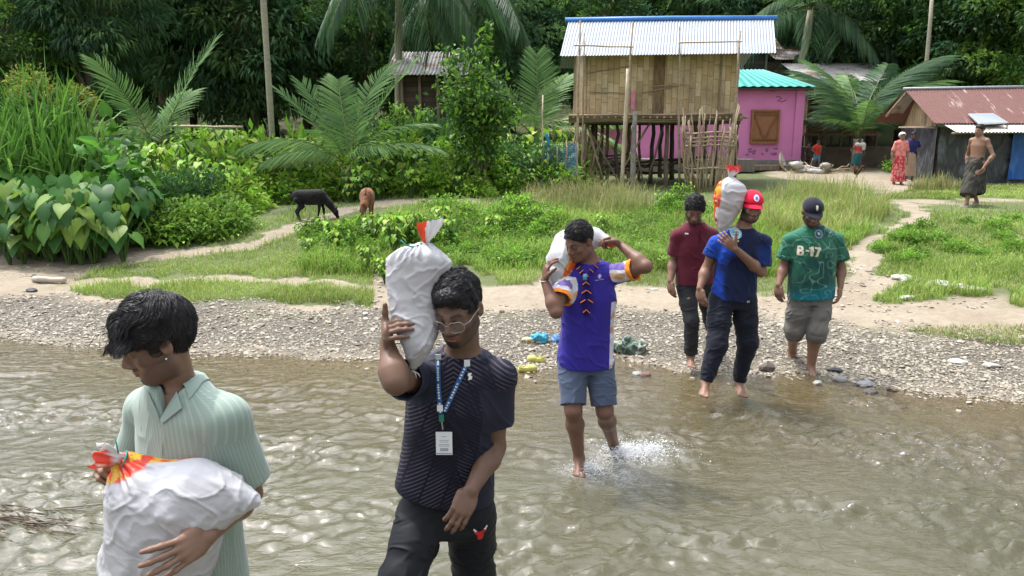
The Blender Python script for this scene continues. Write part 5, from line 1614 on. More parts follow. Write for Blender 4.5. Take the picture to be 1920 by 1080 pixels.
def hair_cap(name, c, M, S, e, th=.012, line=.024, nape=-.055, disp=.006, sc=60, vox=.004, top=0.0, mat=None, front=0.0, side=.0):
    vol = Vol(vox)
    g = lambda x, y, z: c + M @ (np.array([x, y, z])*S)
    vol.ell(g(0, -.017, .037+top*.5), (np.array((.078, .097, .086))+np.array([th*.6+side, th*.8, th+top*.5]))*S, M, .01)
    if front: vol.ell(g(0, .055, .085), np.array((.050, .035+front, .028+front*.4))*S, M, .02)
    hi_, lo_ = c+.2*S, c-.2*S
    vol.add(lambda P: (((P-c) @ M/S) @ np.array([0, .75, -.66]) - line)*S, lo_, hi_, 0, 'i')
    vol.add(lambda P: (-((P-c) @ M/S)[:, 2]+nape)*S, lo_, hi_, 0, 'i')
    def ear(P):
        L_ = (P-c) @ M/S
        return -(np.sqrt(((L_[:, 1]+.008)/.034)**2+((L_[:, 2]+.018)/.042)**2)-1)*.03*S
    vol.add(ear, lo_, hi_, 0, 'i')
    V, Q = vol.mesh(1)
    N = vnormals(V, Q)
    n = fbm(((V-c) @ M)*sc/S, 3)
    V = V+N*((1-np.abs(n))**2*disp*2-disp*.6)[:, None]*S
    return mk(name, V, Q, mat or hair_mat, e)
def hand(vol, wr, d, nrm, thumb, S=1.0, curl=(.35, .4, .3), spread=.10, tcurl=.3, tdir=None, fk=.006, each=None, palm_l=.088):
    """wr wrist, d wrist->knuckles, nrm out of the palm side, thumb = sideways towards the thumb"""
    d = unit(d); t = unit(thumb-d*np.dot(thumb, d)); n = unit(np.cross(d, t)); n = n if np.dot(n, nrm) > 0 else -n
    Mh = np.stack([t, d, n], 1)
    K = wr+d*palm_l*S
    vol.ell(wr+d*palm_l*.52*S, np.array((.040, .052, .0165))*S, Mh, .015)
    vol.cone(wr+d*.03*S+t*.022*S+n*.006*S, wr+d*.062*S+t*.030*S+n*.006*S, .016*S, .011*S, .012)
    tips = []
    for i, (off, ln, rr) in enumerate(((.030, .92, .0090), (.0105, 1.03, .0093), (-.0095, .96, .0088), (-.029, .78, .0078))):
        p = K+t*off*S-d*(.004+.008*(i == 3)+.003*(i == 0))*S
        ang = 0.0
        dd = unit(d+t*(off/.03)*spread)
        vol.cone(p-dd*.025*S, p, rr*1.1*S, rr*1.08*S, .010)
        cu = each[i] if each else curl
        for j, (sl, r0, r1) in enumerate(((.044, 1.05, .98), (.027, .98, .90), (.022, .90, .74))):
            ang += cu[j]
            q = p+(dd*math.cos(ang)+n*math.sin(ang))*sl*ln*S
            vol.cone(p, q, rr*r0*S, rr*r1*S, fk if j else fk*.8)
            p = q
        tips.append(p)
    p = wr+d*.028*S+t*.030*S
    td = unit(tdir) if tdir is not None else unit(d*.75+t*.65+n*.25)
    for j, (sl, r0, r1) in enumerate(((.040, 1.35, 1.1), (.031, 1.1, 1.0), (.026, 1.0, .82))):
        q = p+td*sl*S
        vol.cone(p, q, .0100*r0*S, .0100*r1*S, .008 if j else .014)
        p = q
        td = unit(td+(n*.7+d*.2)*tcurl*.5)
    tips.append(p)
    return tips
def foot(vol, ank, fwd, S=1.0, up=(0, 0, 1)):
    f = unit(fwd); up = unit(np.asarray(up, float)-f*np.dot(up, f)); s = np.cross(f, up)
    Mf = np.stack([s, f, up], 1)
    o = ank-up*.055*S
    vol.ell(o-f*.030*S+up*.012*S, np.array((.030, .036, .032))*S, Mf, .02)
    vol.cone(ank, o+f*.10*S+up*.012*S, .034*S, .020*S, .03)
    vol.ell(o+f*.075*S+up*.004*S, np.array((.040, .085, .022))*S, Mf, .02)
    for i, (a, b_, r_) in enumerate(((-.028, .165, .013), (-.009, .163, .009), (.006, .156, .0085), (.020, .147, .008), (.032, .136, .0075))):
        sg = 1
        vol.cone(o+s*a*S+f*.115*S+up*.004*S, o+s*a*1.1*S+f*b_*S-up*.002*S, r_*1.05*S, r_*S, .008)
def arm(vol, sh, el, wr, S=1.0, r=(.050, .041, .043, .026)):
    m = sh+(el-sh)*.45; f1 = el+(wr-el)*.28
    vol.chain([sh, m, el], [r[0]*S, r[1]*1.06*S, r[1]*.92*S], .03)
    vol.chain([el, f1, wr], [r[1]*.92*S, r[2]*S, r[3]*S], .03)
def leg(vol, hip, kn, an, S=1.0, r=(.088, .055, .058, .036)):
    m = hip+(kn-hip)*.5; back = np.array([0, .018, 0])*S
    c1 = kn+(an-kn)*.30+back
    vol.chain([hip, m, kn], [r[0]*S, (r[0]*.55+r[1]*.5)*S, r[1]*S], .03)
    vol.chain([kn, c1, an], [r[1]*.95*S, r[2]*S, r[3]*S], .035)
def mid(a, b_, t_=.5): return a+(b_-a)*t_
def project(V2, origin, ax, ay, dirn, bvh, off=.002, keep=None):
    """lay flat artwork (N,2) on a surface along dirn"""
    out = []
    for u, v in V2:
        p = origin+ax*u+ay*v
        hit = bvh.ray_cast(Vector(p-dirn*.5), Vector(dirn), 1.2)
        out.append((np.array(hit[0])+np.array(hit[1])*off*np.sign(-np.dot(np.array(hit[1]), dirn)+1e-9)) if hit[0] is not None else p)
    return np.array(out)
def bvh_of(V, Q): return BVHTree.FromPolygons([tuple(v) for v in V], [tuple(q) for q in Q.tolist()])
def shape_grid(poly, step=.004):
    """fill a 2-D outline with small squares so that it can drape"""
    poly = np.asarray(poly, float); lo, hi = poly.min(0), poly.max(0)
    nx, ny = max(2, int((hi[0]-lo[0])/step)+1), max(2, int((hi[1]-lo[1])/step)+1)
    gx_, gy_ = np.meshgrid(np.linspace(lo[0], hi[0], nx), np.linspace(lo[1], hi[1], ny), indexing='ij')
    cxm, cym = (gx_[:-1, :-1]+gx_[1:, 1:])/2, (gy_[:-1, :-1]+gy_[1:, 1:])/2
    w = inpoly(cxm, cym, [tuple(q) for q in poly])
    i, j = np.nonzero(w)
    k = i*ny+j
    Fq = np.stack([k, k+ny, k+ny+1, k+1], 1)
    uq, inv = np.unique(Fq, return_inverse=True)
    return np.stack([gx_.ravel(), gy_.ravel()], 1)[uq], inv.reshape(-1, 4)
def decal(name, polys, origin, ax, ay, dirn, bvh, mat, parent, step=.004, off=.002):
    Vs, Fs, n = [], [], 0
    for pl in polys:
        v, f = shape_grid(pl, step)
        if not len(f): continue
        Vs.append(project(v, origin, ax, ay, dirn, bvh, off)); Fs.append(f+n); n += len(v)
    return mk(name, np.concatenate(Vs), np.concatenate(Fs), mat, parent)
def circ(x, y, rx, ry=None, n=20): 
    a = np.linspace(0, 2*PI, n+1)[:-1]
    return [(x+rx*math.cos(t_), y+(ry or rx)*math.sin(t_)) for t_ in a]
def rect(x0, y0, x1, y1): return [(x0, y0), (x1, y0), (x1, y1), (x0, y1)]
def ribbon(name, pts, w, mat, parent, side=None, th=.0015, attrs=None):
    P = np.asarray(pts, float)
    T = unit(np.gradient(P, axis=0))
    sd_ = unit(np.cross(T, side)) if side is not None else None
    n = np.cross(sd_, T)
    ww = np.broadcast_to(w, (len(P),))[:, None]/2
    X_ = np.stack([P-sd_*ww, P+sd_*ww, P+sd_*ww-n*th, P-sd_*ww-n*th, P-sd_*ww], 1)
    return MB().grid(X_).build(name, mat, parent, True)
def plaincloth(name, colr, rough=.85, var=.08, bump=.15, bscale=160, sheen=.15):
    return plain(name, colr, rough, var, 7, bump=bump, bscale=bscale, bdist=.0015, sheen=sheen, spec=.12)
def strands(name, parent, hc, M, S, seed, n, nclump, r0, ln, amp, rad, region, flow, fringe=None, lift=0.02, jit=.011, c0=(0, -.014, .034), layers=.12, steps=12, tipjoin=.55, stop=.016, curl=(.8, 1.6), hug=1.0):
    """many fine hairs grown in wavy clumps over the scalp (head-local metres)"""
    rng = np.random.default_rng(seed); c0 = np.array(c0); r0 = np.array(r0)
    st = unit(rng.normal(0, 1, (nclump*4, 3))+np.array([0, .1, .45]))
    lyr = 1+rng.uniform(0, 1, (len(st), 1))*layers*smooth(-.3, .8, st[:, 2:3]+.5*st[:, 1:2])
    p = c0+st*r0*lyr
    k = region(p); st, p, lyr = st[k][:nclump], p[k][:nclump], lyr[k][:nclump]
    m = len(p)
    cl = rng.integers(0, m, n)
    q = p[cl]+rng.normal(0, jit, (n, 3)); R0 = r0*lyr[cl]*rng.uniform(.97, 1.01, (n, 1))
    d0 = unit((q-c0)/R0); q = c0+d0*R0
    L_ = rng.uniform(*ln, m)[cl]*rng.uniform(.8, 1.15, n); A = rng.uniform(*amp, m)[cl]*rng.uniform(.7, 1.3, n)
    ph = rng.uniform(0, 6.28, m)[cl]+rng.normal(0, .35, n); fr = rng.uniform(*curl, m)[cl]
    cp = p.copy(); noise_ = rng.normal(0, 1, (m, 3))
    D = flow(q, noise_[cl]); Dc = flow(cp, noise_)
    free = (fringe(q) if fringe is not None else np.zeros(n, bool))
    P = []; alive = np.ones(n, bool); stopped = q.copy()
    for i in range(steps):
        P.append(q.copy())
        rr = (q-c0)/R0; rn = np.linalg.norm(rr, axis=1, keepdims=True); nr = unit(rr/R0)
        fz = free & (q[:, 1] > .05)
        Ds = unit(D-nr*(D*nr).sum(1, keepdims=True)*hug+nr*(1.02-rn)*2+np.array([0, 0, -.05]))
        Df = unit(D+np.stack([0*L_, -.02+0*L_, np.where(q[:, 2] > .05, -.24, -.10)], 1))
        D = np.where(fz[:, None], Df, Ds)
        sd_ = unit(np.cross(nr, D)); w = np.cos(i/steps*fr*6.28+ph)[:, None]; w2 = np.sin(i/steps*fr*6.28+ph)[:, None]
        step = D*(L_/steps)[:, None]+sd_*A[:, None]*w+nr*(A*.5)[:, None]*w2+nr*lift*(L_/steps)[:, None]
        alive &= ~((q[:, 2] < stop) & (q[:, 1] > .03))
        q = np.where(alive[:, None], q+step, q+rng.normal(0, 1e-4, (n, 3)))
    P = np.stack(P, 1)                                   # (n, steps, 3)
    cen = np.stack([np.bincount(cl, P[:, j, a], m)/np.maximum(np.bincount(cl, minlength=m), 1) for j in range(steps) for a in range(3)], 1).reshape(m, steps, 3)[cl]
    t = np.linspace(0, 1, steps)[None, :, None]
    P = P*(1-tipjoin*t**1.5)+cen*(tipjoin*t**1.5)
    Wd = hc+(P*S) @ M.T
    T = unit(np.gradient(Wd, axis=1)); u = unit(np.cross(T, rng.normal(0, 1, (n, 1, 3)))); v = np.cross(T, u)
    rd = (rad*rng.uniform(.6, 1.2, n))[:, None, None]*np.interp(np.linspace(0, 1, steps), [0, .5, 1], [1, .9, .25])[None, :, None]
    V = np.stack([Wd+rd*(math.cos(a)*u+math.sin(a)*v) for a in (0, 2.094, 4.189)], 2)     # n, steps, 3, 3
    V = V.reshape(-1, 3)
    b_ = (np.arange(n)[:, None, None]*steps+np.arange(steps-1)[None, :, None])*3+np.arange(3)[None, None]
    b2 = (np.arange(n)[:, None, None]*steps+np.arange(steps-1)[None, :, None])*3+(np.arange(3)[None, None]+1) % 3
    Q = np.stack([b_, b2, b2+3, b_+3], -1).reshape(-1, 4)
    return mk(name, V, Q, strand_mat, parent)
_m, _t = nodes('hair_strands'); _b = NB(_t)
_p = _b.n('BsdfPrincipled', Base__Color=(.014, .012, .013, 1), Roughness=.38); _p.inputs['Specular IOR Level'].default_value = .55; _b.out(_p)
strand_mat = _m
# ================================================================== sack helper
def sack_mat(name, red=(.62, .05, .02)):
    m, t = nodes(name); b = NB(t); o = b.obj()
    c = b.attr('Col', 'Color')
    wv = b.noise(b.mapping(o, (1, 1, 1)), 220, 2)
    c = b.mix(.25, c, b.ramp(b.noise(o, 9, 5), [(.3, .72), (.7, 1.1)]), 'MULTIPLY')
    p = b.n('BsdfPrincipled', Base__Color=c, Roughness=.42, Normal=b.bump(b.math('ADD', b.math('MULTIPLY', wv, .15), b.noise(o, 26, 5, .6)), .35, .006))
    tr = b.n('BsdfTranslucent', Color=c)
    s = b.n('MixShader', Fac=.22); b.put(s.inputs[1], p); b.put(s.inputs[2], tr); b.out(s); return m
sackm = sack_mat('woven_plastic')
def sack_print(V, c, dirn, start, white=(.57, .57, .585), seed=0):
    """printed orange side of a sack: dirn points to the printed side"""
    q = (V-c) @ unit(dirn)
    w = smooth(start-.006, start+.006, q + .012*fbm(V*9+seed, 2))
    n = fbm(V*np.array([14, 14, 20])+seed, 3)
    pr = np.where((n > .25)[:, None], (.75, .38, .03), np.where((n < -.45)[:, None], (.72, .68, .62), (.70, .07, .02)))
    return np.array(white)*(1-w[:, None])+pr*w[:, None]
def strand(mb, pts, r, n=5):
    P = np.asarray(pts, float)
    return mb.tube(P, np.broadcast_to(r, (len(P),)) if np.isscalar(r) else r, n)

# ================================================================== man in the navy patterned T-shirt (nearest right)
def man_navy():
    Yb = 2.60
    base = np.array([W(830, 930, 2.7)[0], 2.7, float(hgt(-.25, 2.7))])
    e = empty('person', tuple(base), 'person in a dark patterned T-shirt and glasses with a white sack on his shoulder', 'person', 'people wading across the river')
    hc = W(858, 578, 2.58)
    fwd = unit(np.array([-.30, -.90, -.34])); up = unit(np.array([-.12, -.22, 1]))
    M = frame(fwd, up); S = 1.0
    nk = W(868, 668, 2.68); shL = W(934, 706, 2.66); shR = W(792, 704, 2.68)
    elL = W(927, 838, 2.70); wrL = W(884, 918, 2.55)
    elR = W(742, 716, 2.42); wrR = W(726, 645, 2.52)
    chest = W(858, 745, 2.69); waist = W(840, 850, 2.73); pel = W(838, 945, 2.76)
    hipL, hipR = pel+[.095, .0, -.03], pel+[-.095, -.01, -.03]
    gz_ = base[2]
    knR = W(754, 1085, 2.57); anR = knR+[-.06, .14, -.36]; knL = W(888, 1075, 2.84); anL = knL+[.03, .20, -.38]
    v = Vol(.0032)
    v.loft([pel-[0, 0, .06], waist, chest, mid(chest, nk, .72), nk], [.148, .140, .168, .150, .065], [.10, .095, .108, .085, .058], shL-shR, np.array([0, 1, 0]))
    v.cone(nk+[0, 0, -.02], shL, .060, .052, .04); v.cone(nk+[0, 0, -.02], shR, .060, .052, .04)
    arm(v, shL, elL, wrL, 1.05); arm(v, shR, elR, wrR, 1.05)
    leg(v, hipL, knL, anL); leg(v, hipR, knR, anR)
    foot(v, anL, (-.1, -1, -.5)); foot(v, anR, (-.15, -1, 0))
    v.cone(nk, hc+M @ np.array([0, -.025, -.055]), .062, .056, .03)
    head(v, hc, M, S)
    # hanging left hand, back of the hand to the camera
    hand(v, wrL, W(862, 965, 2.50)-wrL, np.array([.25, .9, .1]), np.array([-1, -.35, -.1]), 1.05, (.30, .40, .30), .04, .5, tdir=unit(np.array([-.25, -.35, -1])), each=[(.55, .6, .3), (.35, .45, .3), (.30, .4, .3), (.28, .4, .3)])
    # raised right hand wraps round the sack: thumb up, fingers across
    hand(v, wrR, W(722, 603, 2.45)-wrR, np.array([.75, .55, 0]), np.array([-.1, .35, 1]), 1.04, (.75, .5, .2), .05, .1, tdir=unit(np.array([-.02, -.12, 1])), each=[(1.2, .25, .1), (1.25, .25, .1), (1.25, .3, .1), (1.3, .3, .1)], palm_l=.07)
    V, Q = v.mesh(1)
    col = np.tile(SK['dark'], (len(V), 1))
    col = face_paint(V, col, hc, M, S, beard=.6, bdz=-.018, mous=.75, goatee=.9, lips=(.30, .11, .09), brow=.9)
    body = mk('body', V, Q, skin_mat, e, {'Col': col})
    hair_cap('hair', hc, M, S, e, th=.004, line=.023, nape=-.045, disp=.002, sc=90, vox=.0032, top=.006, front=.006)
    reg = lambda p: ~((p[:, 2] < -.035) | (.75*p[:, 1]-.66*p[:, 2] > .019) | ((np.abs(p[:, 0]) > .045) & (p[:, 2] < .006) & (p[:, 1] > -.040)))
    def flw(p, nz):
        f_ = np.stack([.45+nz[:, 0]*.4, .7+nz[:, 1]*.4, .15+0*p[:, 0]], 1); b_ = np.stack([p[:, 0]*5, -.2+0*p[:, 0], -.9+0*p[:, 0]], 1)
        w = smooth(-.03, .0, p[:, 1])[:, None]; return unit(f_*w+b_*(1-w))
    strands('hair_strands', [c_ for c_ in e.children if c_.name.startswith('hair')][0], hc, M, S, 9, 8000, 330, (.081, .101, .098), (.020, .040), (.0010, .0030), .0009, reg, flw, c0=(0, -.015, .037), layers=.10, lift=.18, steps=8, tipjoin=.5, jit=.007, stop=-.1)
    # T-shirt
    v = Vol(.0036)
    hem = W(834, 918, 2.76)
    v.loft([hem, waist, chest, mid(chest, nk, .70), nk+[0, 0, .01]], [.200, .178, .192, .165, .085], [.135, .122, .125, .105, .068], shL-shR, np.array([0, 1, 0]))
    v.cone(nk-[0, 0, .035], shL+[.005, 0, 0], .072, .060, .05); v.cone(nk-[0, 0, .035], shR, .072, .060, .05)
    slL = shL+(elL-shL)*.62; slR = shR+(elR-shR)*.72
    v.cone(shL, slL, .060, .071, .03, flat=True); v.cone(shR, slR, .060, .073, .03, flat=True)
    dL, dR = unit(slL-shL), unit(slR-shR)
    v.cone(slL-dL*.035, slL+dL*.02, .062, .068, .004, 's'); v.cone(slR-dR*.035, slR+dR*.02, .062, .068, .004, 's')
    v.cone(nk-[0, .0, .012], nk+[0, -.02, .10], .064, .072, .01, 's')
    V, Q = v.mesh(1)
    M3 = np.array([[9, 0, 5.5], [0, 9, 0], [-1.5, 0, 3.4]])
    V = folds(V, Q, .0050, M3, 3)
    m, t = nodes('dark_patterned_jersey'); b = NB(t); o = b.obj(); xz = b.n('SeparateXYZ', Vector=o)
    x_, z_ = xz.outputs[0], xz.outputs[2]
    ax_ = b.math('ABSOLUTE', b.math('ADD', x_, -.06))
    ch = b.math('FRACT', b.math('MULTIPLY', b.math('ADD', z_, b.math('MULTIPLY', ax_, .62)), 62))
    ln = b.math('LESS_THAN', ch, .34)
    dsh = b.math('GREATER_THAN', b.math('FRACT', b.math('ADD', b.math('MULTIPLY', ax_, 11), b.math('MULTIPLY', z_, 4.1))), .10)
    msk = b.ramp(b.noise(b.mapping(o, (3, 1, 2)), 2.6, 3), [(.40, .10), (.56, 1.0)])
    f_ = b.math('MULTIPLY', b.math('MULTIPLY', ln, dsh), msk)
    shm = b.attr('plainpart')
    f_ = b.math('MULTIPLY', f_, b.math('SUBTRACT', 1.0, shm))
    c = b.mix(f_, b.mix(shm, (.012, .012, .024), (.022, .024, .040)), (.085, .075, .095))
    b.out(b.n('BsdfPrincipled', Base__Color=c, Roughness=.62, Specular__IOR__Level=.15, Normal=b.bump(b.noise(o, 300, 2), .1, .001)))
    dd = (V-slL) @ dL; pp = smooth(-.175, -.165, dd)*(np.linalg.norm(V-slL-dd[:, None]*dL, axis=1) < .11)
    dd = (V-slR) @ dR; pp = np.maximum(pp, smooth(-.175, -.165, dd)*(np.linalg.norm(V-slR-dd[:, None]*dR, axis=1) < .11))
    shirt = mk('t_shirt', V, Q, m, e, {'plainpart': pp})
    bv = bvh_of(V, Q)
    # collar ring
    a = np.linspace(0, 2*PI, 40)
    MB().tube(np.stack([nk[0]+.071*np.cos(a), nk[1]-.006+.068*np.sin(a), nk[2]-.004+.012*np.sin(a)+0*a], 1), .0055, 7).build('collar', plaincloth('dark_rib', (.015, .016, .03)), shirt, True)
    # trousers
    v = Vol(.0042)
    wst = pel+[0, 0, .06]
    v.loft([hipL*.5+hipR*.5-[0, 0, .07], pel, wst], [.165, .168, .155], [.118, .120, .110], hipL-hipR, np.array([0, 1, 0]), .04)
    for hp, kn, an in ((hipL, knL, anL), (hipR, knR, anR)):
        v.chain([hp, mid(hp, kn), kn], [.100, .090, .082], .03); v.cone(kn, an, .082, .072, .03, flat=True)
    V, Q = v.mesh(1)
    V = folds(V, Q, .0085, [[6, 0, 4], [0, 6, 2], [-3, 0, 11]], 8)
    tr = mk('trousers', V, Q, plain('black_track_fabric', (.008, .009, .012), .6, .2, 5, bump=.1, bscale=200, bdist=.001, spec=.2), e)
    bt = bvh_of(V, Q)
    # bull's-head mark on the thigh and red piping
    og = W(902, 980, 2.75)
    og = np.array([og[0], 2.4, og[2]]); dv = np.array([.0, 1, 0])
    sgn = [[(-.020, .012), (-.026, .022), (-.024, .030), (-.016, .020), (-.010, .018)], [(.020, .012), (.026, .022), (.024, .032), (.016, .020), (.010, .018)]]
    X_, Z_ = np.array([1, 0, 0.]), np.array([0, 0, 1.])
    hw = plain('white_print', (.75, .75, .75), .6, .05); hr = plain('red_print', (.55, .01, .02), .6, .05)
    decal('bull_mark', [[(-.020, .014), (.020, .014), (.022, .006), (.012, .000), (.010, -.022), (.005, -.030), (-.005, -.030), (-.010, -.022), (-.012, .000), (-.022, .006)]], og, X_, Z_, dv, bt, hr, tr, .0025)
    decal('bull_horns', sgn, og, X_, Z_, dv, bt, hw, tr, .002, .003)
    # small emblem on the chest
    og = W(881, 706, 2.3); decal('chest_mark', [[(-.006, -.012), (.006, -.010), (.008, 0), (.002, .004), (.007, .011), (-.004, .012), (-.008, .004), (-.003, 0)]], og, X_, Z_, dv, bv, hw, shirt, .002)
    # lanyard
    lan = plain('blue_lanyard', (.03, .11, .30), .6, .1); lanw = plain('white_letters', (.62, .72, .78), .6, .1)
    def lay(pts2, off):
        return np.array([(lambda h_: np.array(h_[0])-np.array([0, off, 0]))(bv.ray_cast(Vector((p[0], 1.5, p[2])), Vector((0, 1, 0)), 3)) for p in pts2])
    def colpts(lst, off=.006):
        out = []
        for (px, py) in lst:
            p = W(px, py, 2.55)
            h_ = bv.ray_cast(Vector((0, 0, CAMZ)), Vector(tuple(p-np.array([0, 0, CAMZ]))).normalized(), 6)
            out.append(np.array(h_[0])-unit(p-np.array([0, 0, CAMZ]))*off if h_[0] is not None else W(px, py, 2.63))
        return np.array(out)
    def dense(P, n=14):
        P = np.array(P, float); t_ = np.linspace(0, len(P)-1, n); return [(np.interp(q, range(len(P)), P[:, 0]), np.interp(q, range(len(P)), P[:, 1])) for q in t_]
    le = empty('lanyard', tuple(base), 'blue lanyard with a white identity card hanging round the neck of the glasses wearer', 'lanyard')
    A = colpts(dense([(822, 664), (821, 690), (822, 730), (826, 775)])); B_ = colpts(dense([(886, 658), (875, 682), (853, 730), (833, 772)]))
    cam_d_ = np.array([0, -1, .1])
    ribbon('strap', A, .017, lan, le, cam_d_); ribbon('strap', B_, .017, lan, le, cam_d_)
    for P_, nm in ((A, 'a'), (B_, 'b')):
        mb = MB()
        for k in range(26):
            t_ = (k+.5)/26*(len(P_)-1); i = int(t_); q = P_[i]+(P_[min(i+1, len(P_)-1)]-P_[i])*(t_-i)
            if k % 7 in (0,): continue
            T = unit(P_[min(i+1, len(P_)-1)]-P_[i]) if i+1 < len(P_) else unit(P_[-1]-P_[-2])
            mb.beam(q-T*.0035+[0, -.0022, 0], q+T*.0028+[0, -.0022, 0], .0055 if k % 2 else .0075, .0008, (0, 1, 0))
        mb.build('strap_lettering', lanw, le)
    wt = plain('white_plastic', (.78, .80, .80), .5, .04); gn = plain('green_plastic', (.01, .20, .13), .5, .1)
    for P_, k in ((A, 1), (A, 12), (B_, 4)):
        MB().box(P_[k]+[0, -.0035, 0], (.021, .003, .024)).build('strap_patch', wt, le)
    c0 = colpts([(828, 783)])[0]
    MB().box(c0+[0, -.004, 0], (.018, .005, .026)).build('strap_clasp', gn, le)
    c1 = colpts([(830, 800)])[0]
    MB().tube([c0+[0, -.004, -.012], c1+[0, -.006, 0], c1+[0, -.006, -.008]], .003, 6).build('metal_hook', plain('steel', (.5, .5, .45), .3, .05, metal=.9), le)
    cc = colpts([(833, 830)])[0]; w_, h_ = 42/528/1.32, 47/528
    bd = MB().box(cc+[0, -.006, 0], (w_, .004, h_)).build('identity_card', wt, le)
    gtx = plain('grey_text', (.35, .38, .42), .6, .05)
    mb = MB()
    for k, (zz, ww) in enumerate(((.030, .018), (.014, .034), (.007, .030), (-.004, .038), (-.011, .038))): mb.box(cc+[0, -.0084, zz*.9], (ww, .0008, .0022))
    mb.box(cc+[0, -.0084, -.024], (.030, .0008, .012)); mb.box(cc+[0, -.0084, -.040*.98], (w_*.95, .0008, .005)); mb.build('card_print', gtx, bd)
    # glasses
    g = lambda x, y, z: hc + M @ (np.array([x, y, z])*S)
    ge = empty('glasses', tuple(hc), 'thin metal-rimmed glasses low on the nose of the T-shirt wearer', 'glasses')
    mt = plain('thin_metal_rim', (.42, .38, .36), .3, .05, metal=.7)
    gm, t = nodes('tinted_lens'); b = NB(t); s_ = b.n('MixShader', Fac=.20); b.put(s_.inputs[1], b.n('BsdfTransparent', Color=(.72, .66, .70))); b.put(s_.inputs[2], b.n('BsdfGlossy', Color=(.8, .7, .8), Roughness=.1)); b.out(s_)
    for s in (-1, 1):
        a = np.linspace(0, 2*PI, 29)
        sq = (np.abs(np.cos(a))**2.6+np.abs(np.sin(a))**2.6)**(-1/2.6)
        ring_ = np.array([g(s*.033+.0265*q*math.cos(t_), .108-.012*abs(.6*math.cos(t_)*s+.4)*(math.cos(t_)*s > 0), -.012+.0215*q*math.sin(t_)) for t_, q in zip(a, sq)])
        MB().tube(ring_, .0012, 6, cap=False).build('rim', mt, ge, True)
        c_ = ring_[:-1].mean(0); MB().add(np.concatenate([ring_[:-1], [c_]]), T=[[i, (i+1) % 28, 28] for i in range(28)]).build('lens', gm, ge, True)
        MB().tube([g(s*.060, .099, -.004), g(s*.076, .080, .0), g(s*.083, .0, .004), g(s*.083, -.02, -.002)], .0013, 6).build('temple', mt, ge, True)
    MB().tube([g(-.008, .109, -.006), g(0, .112, -.003), g(.008, .109, -.006)], .0012, 6).build('bridge', mt, ge, True)
    # finger ring
    rp = wrR+unit(W(722, 603, 2.45)-wrR)*.075
    # sack
    se = empty('rice_sack', tuple(W(790, 700, 2.5)), 'tall white rice sack tied at the top, carried on the shoulder of the glasses wearer', 'sack', 'sacks carried across the river')
    v = Vol(.0042)
    pts = [(774, 694, .010), (779, 672, .030), (781, 645, .056), (780, 615, .078), (779, 580, .090), (780, 545, .100), (784, 512, .110), (787, 488, .112), (789, 474, .088), (793, 464, .035), (797, 457, .014)]
    Yc = [2.50, 2.50, 2.51, 2.55, 2.58, 2.60, 2.61, 2.61, 2.605, 2.60, 2.60]
    C_ = [W(a_, b2, y_) for (a_, b2, _), y_ in zip(pts, Yc)]
    v.loft(C_, [q[2] for q in pts], [q[2]*.80 for q in pts], np.array([1, 0, 0]), np.array([0, 1, 0]), .01)
    V, Q = v.mesh(2)
    Vf = folds(V, Q, .0055, [[5, 0, -4.5], [0, 6, 0], [4.5, 0, 9]], 2); Vf = folds(Vf, Q, .004, [[12, 0, -11], [0, 14, 0], [5, 0, 9]], 6); Vf = folds(Vf, Q, .0010, [[26, 0, -20], [0, 20, 0], [6, 0, 9]], 7)
    top_ = smooth(C_[7][2], C_[9][2], V[:, 2])[:, None]
    ang = np.arctan2(V[:, 1]-C_[8][1], V[:, 0]-C_[8][0])
    N = vnormals(V, Q)
    V = Vf+N*top_*(.006*np.sin(ang*17+3*np.sin(ang*3)))[:, None]
    col = sack_print(V, C_[6], np.array([-.75, .66, 0]), .070)
    lo_ = smooth(C_[4][2], C_[2][2], V[:, 2])[:, None]
    col = col*(1-lo_*.12)
    se_s = mk('sack', V, Q, sackm, se, {'Col': col})
    # gathered tail above the tie
    a = np.linspace(0, 2*PI, 61); rows_ = []
    tl = [(797, 458, .012, 0), (799, 450, .016, .2), (803, 440, .027, .5), (806, 428, .036, .8), (807, 418, .037, 1)]
    for px, py, r_, k in tl:
        c_ = W(px, py, 2.60)
        rr = r_*(1+.22*k*np.sin(a*6)+.16*k*np.sin(a*11+1))
        rows_.append(np.stack([c_[0]+rr*np.cos(a), c_[1]+rr*.6*np.sin(a), c_[2]+.010*k*np.sin(a*4)+.008*np.cos(a)*k], 1))
    X_2 = np.stack(rows_, 0)
    Cc2 = np.where((X_2[..., 0:1] < W(796, 440, 2.58)[0]+.004), (.70, .07, .02), (.57, .57, .585)).reshape(-1, 3)
    MB().grid(X_2).build('gathered_top', sackm, se, True, {'Col': Cc2})
    tie = plain('green_twine', (.04, .22, .19), .8, .1)
    mb = MB(); c_ = C_[-1]; mb.tube(np.stack([c_[0]+.017*np.cos(a), c_[1]+.015*np.sin(a), c_[2]+.003*np.sin(a*2)], 1), .0035, 6)
    mb.tube([c_+[-.012, -.012, 0], W(775, 463, 2.56), W(762, 460, 2.56), W(751, 450, 2.56)], .0028, 6); mb.build('twine', tie, se, True)
    mb = MB()
    for k in range(5): mb.tube([C_[0], C_[0]+np.array([(-.02+.01*k), -.005, -.012]), C_[0]+np.array([(-.03+.014*k), -.004, -.024-.004*(k % 2)])], .0022, 5)
    mb.build('bottom_threads', plain('thread', (.7, .7, .66), .8), se, True)
    a = np.linspace(0, 2*PI, 20)
    return e
man_navy()

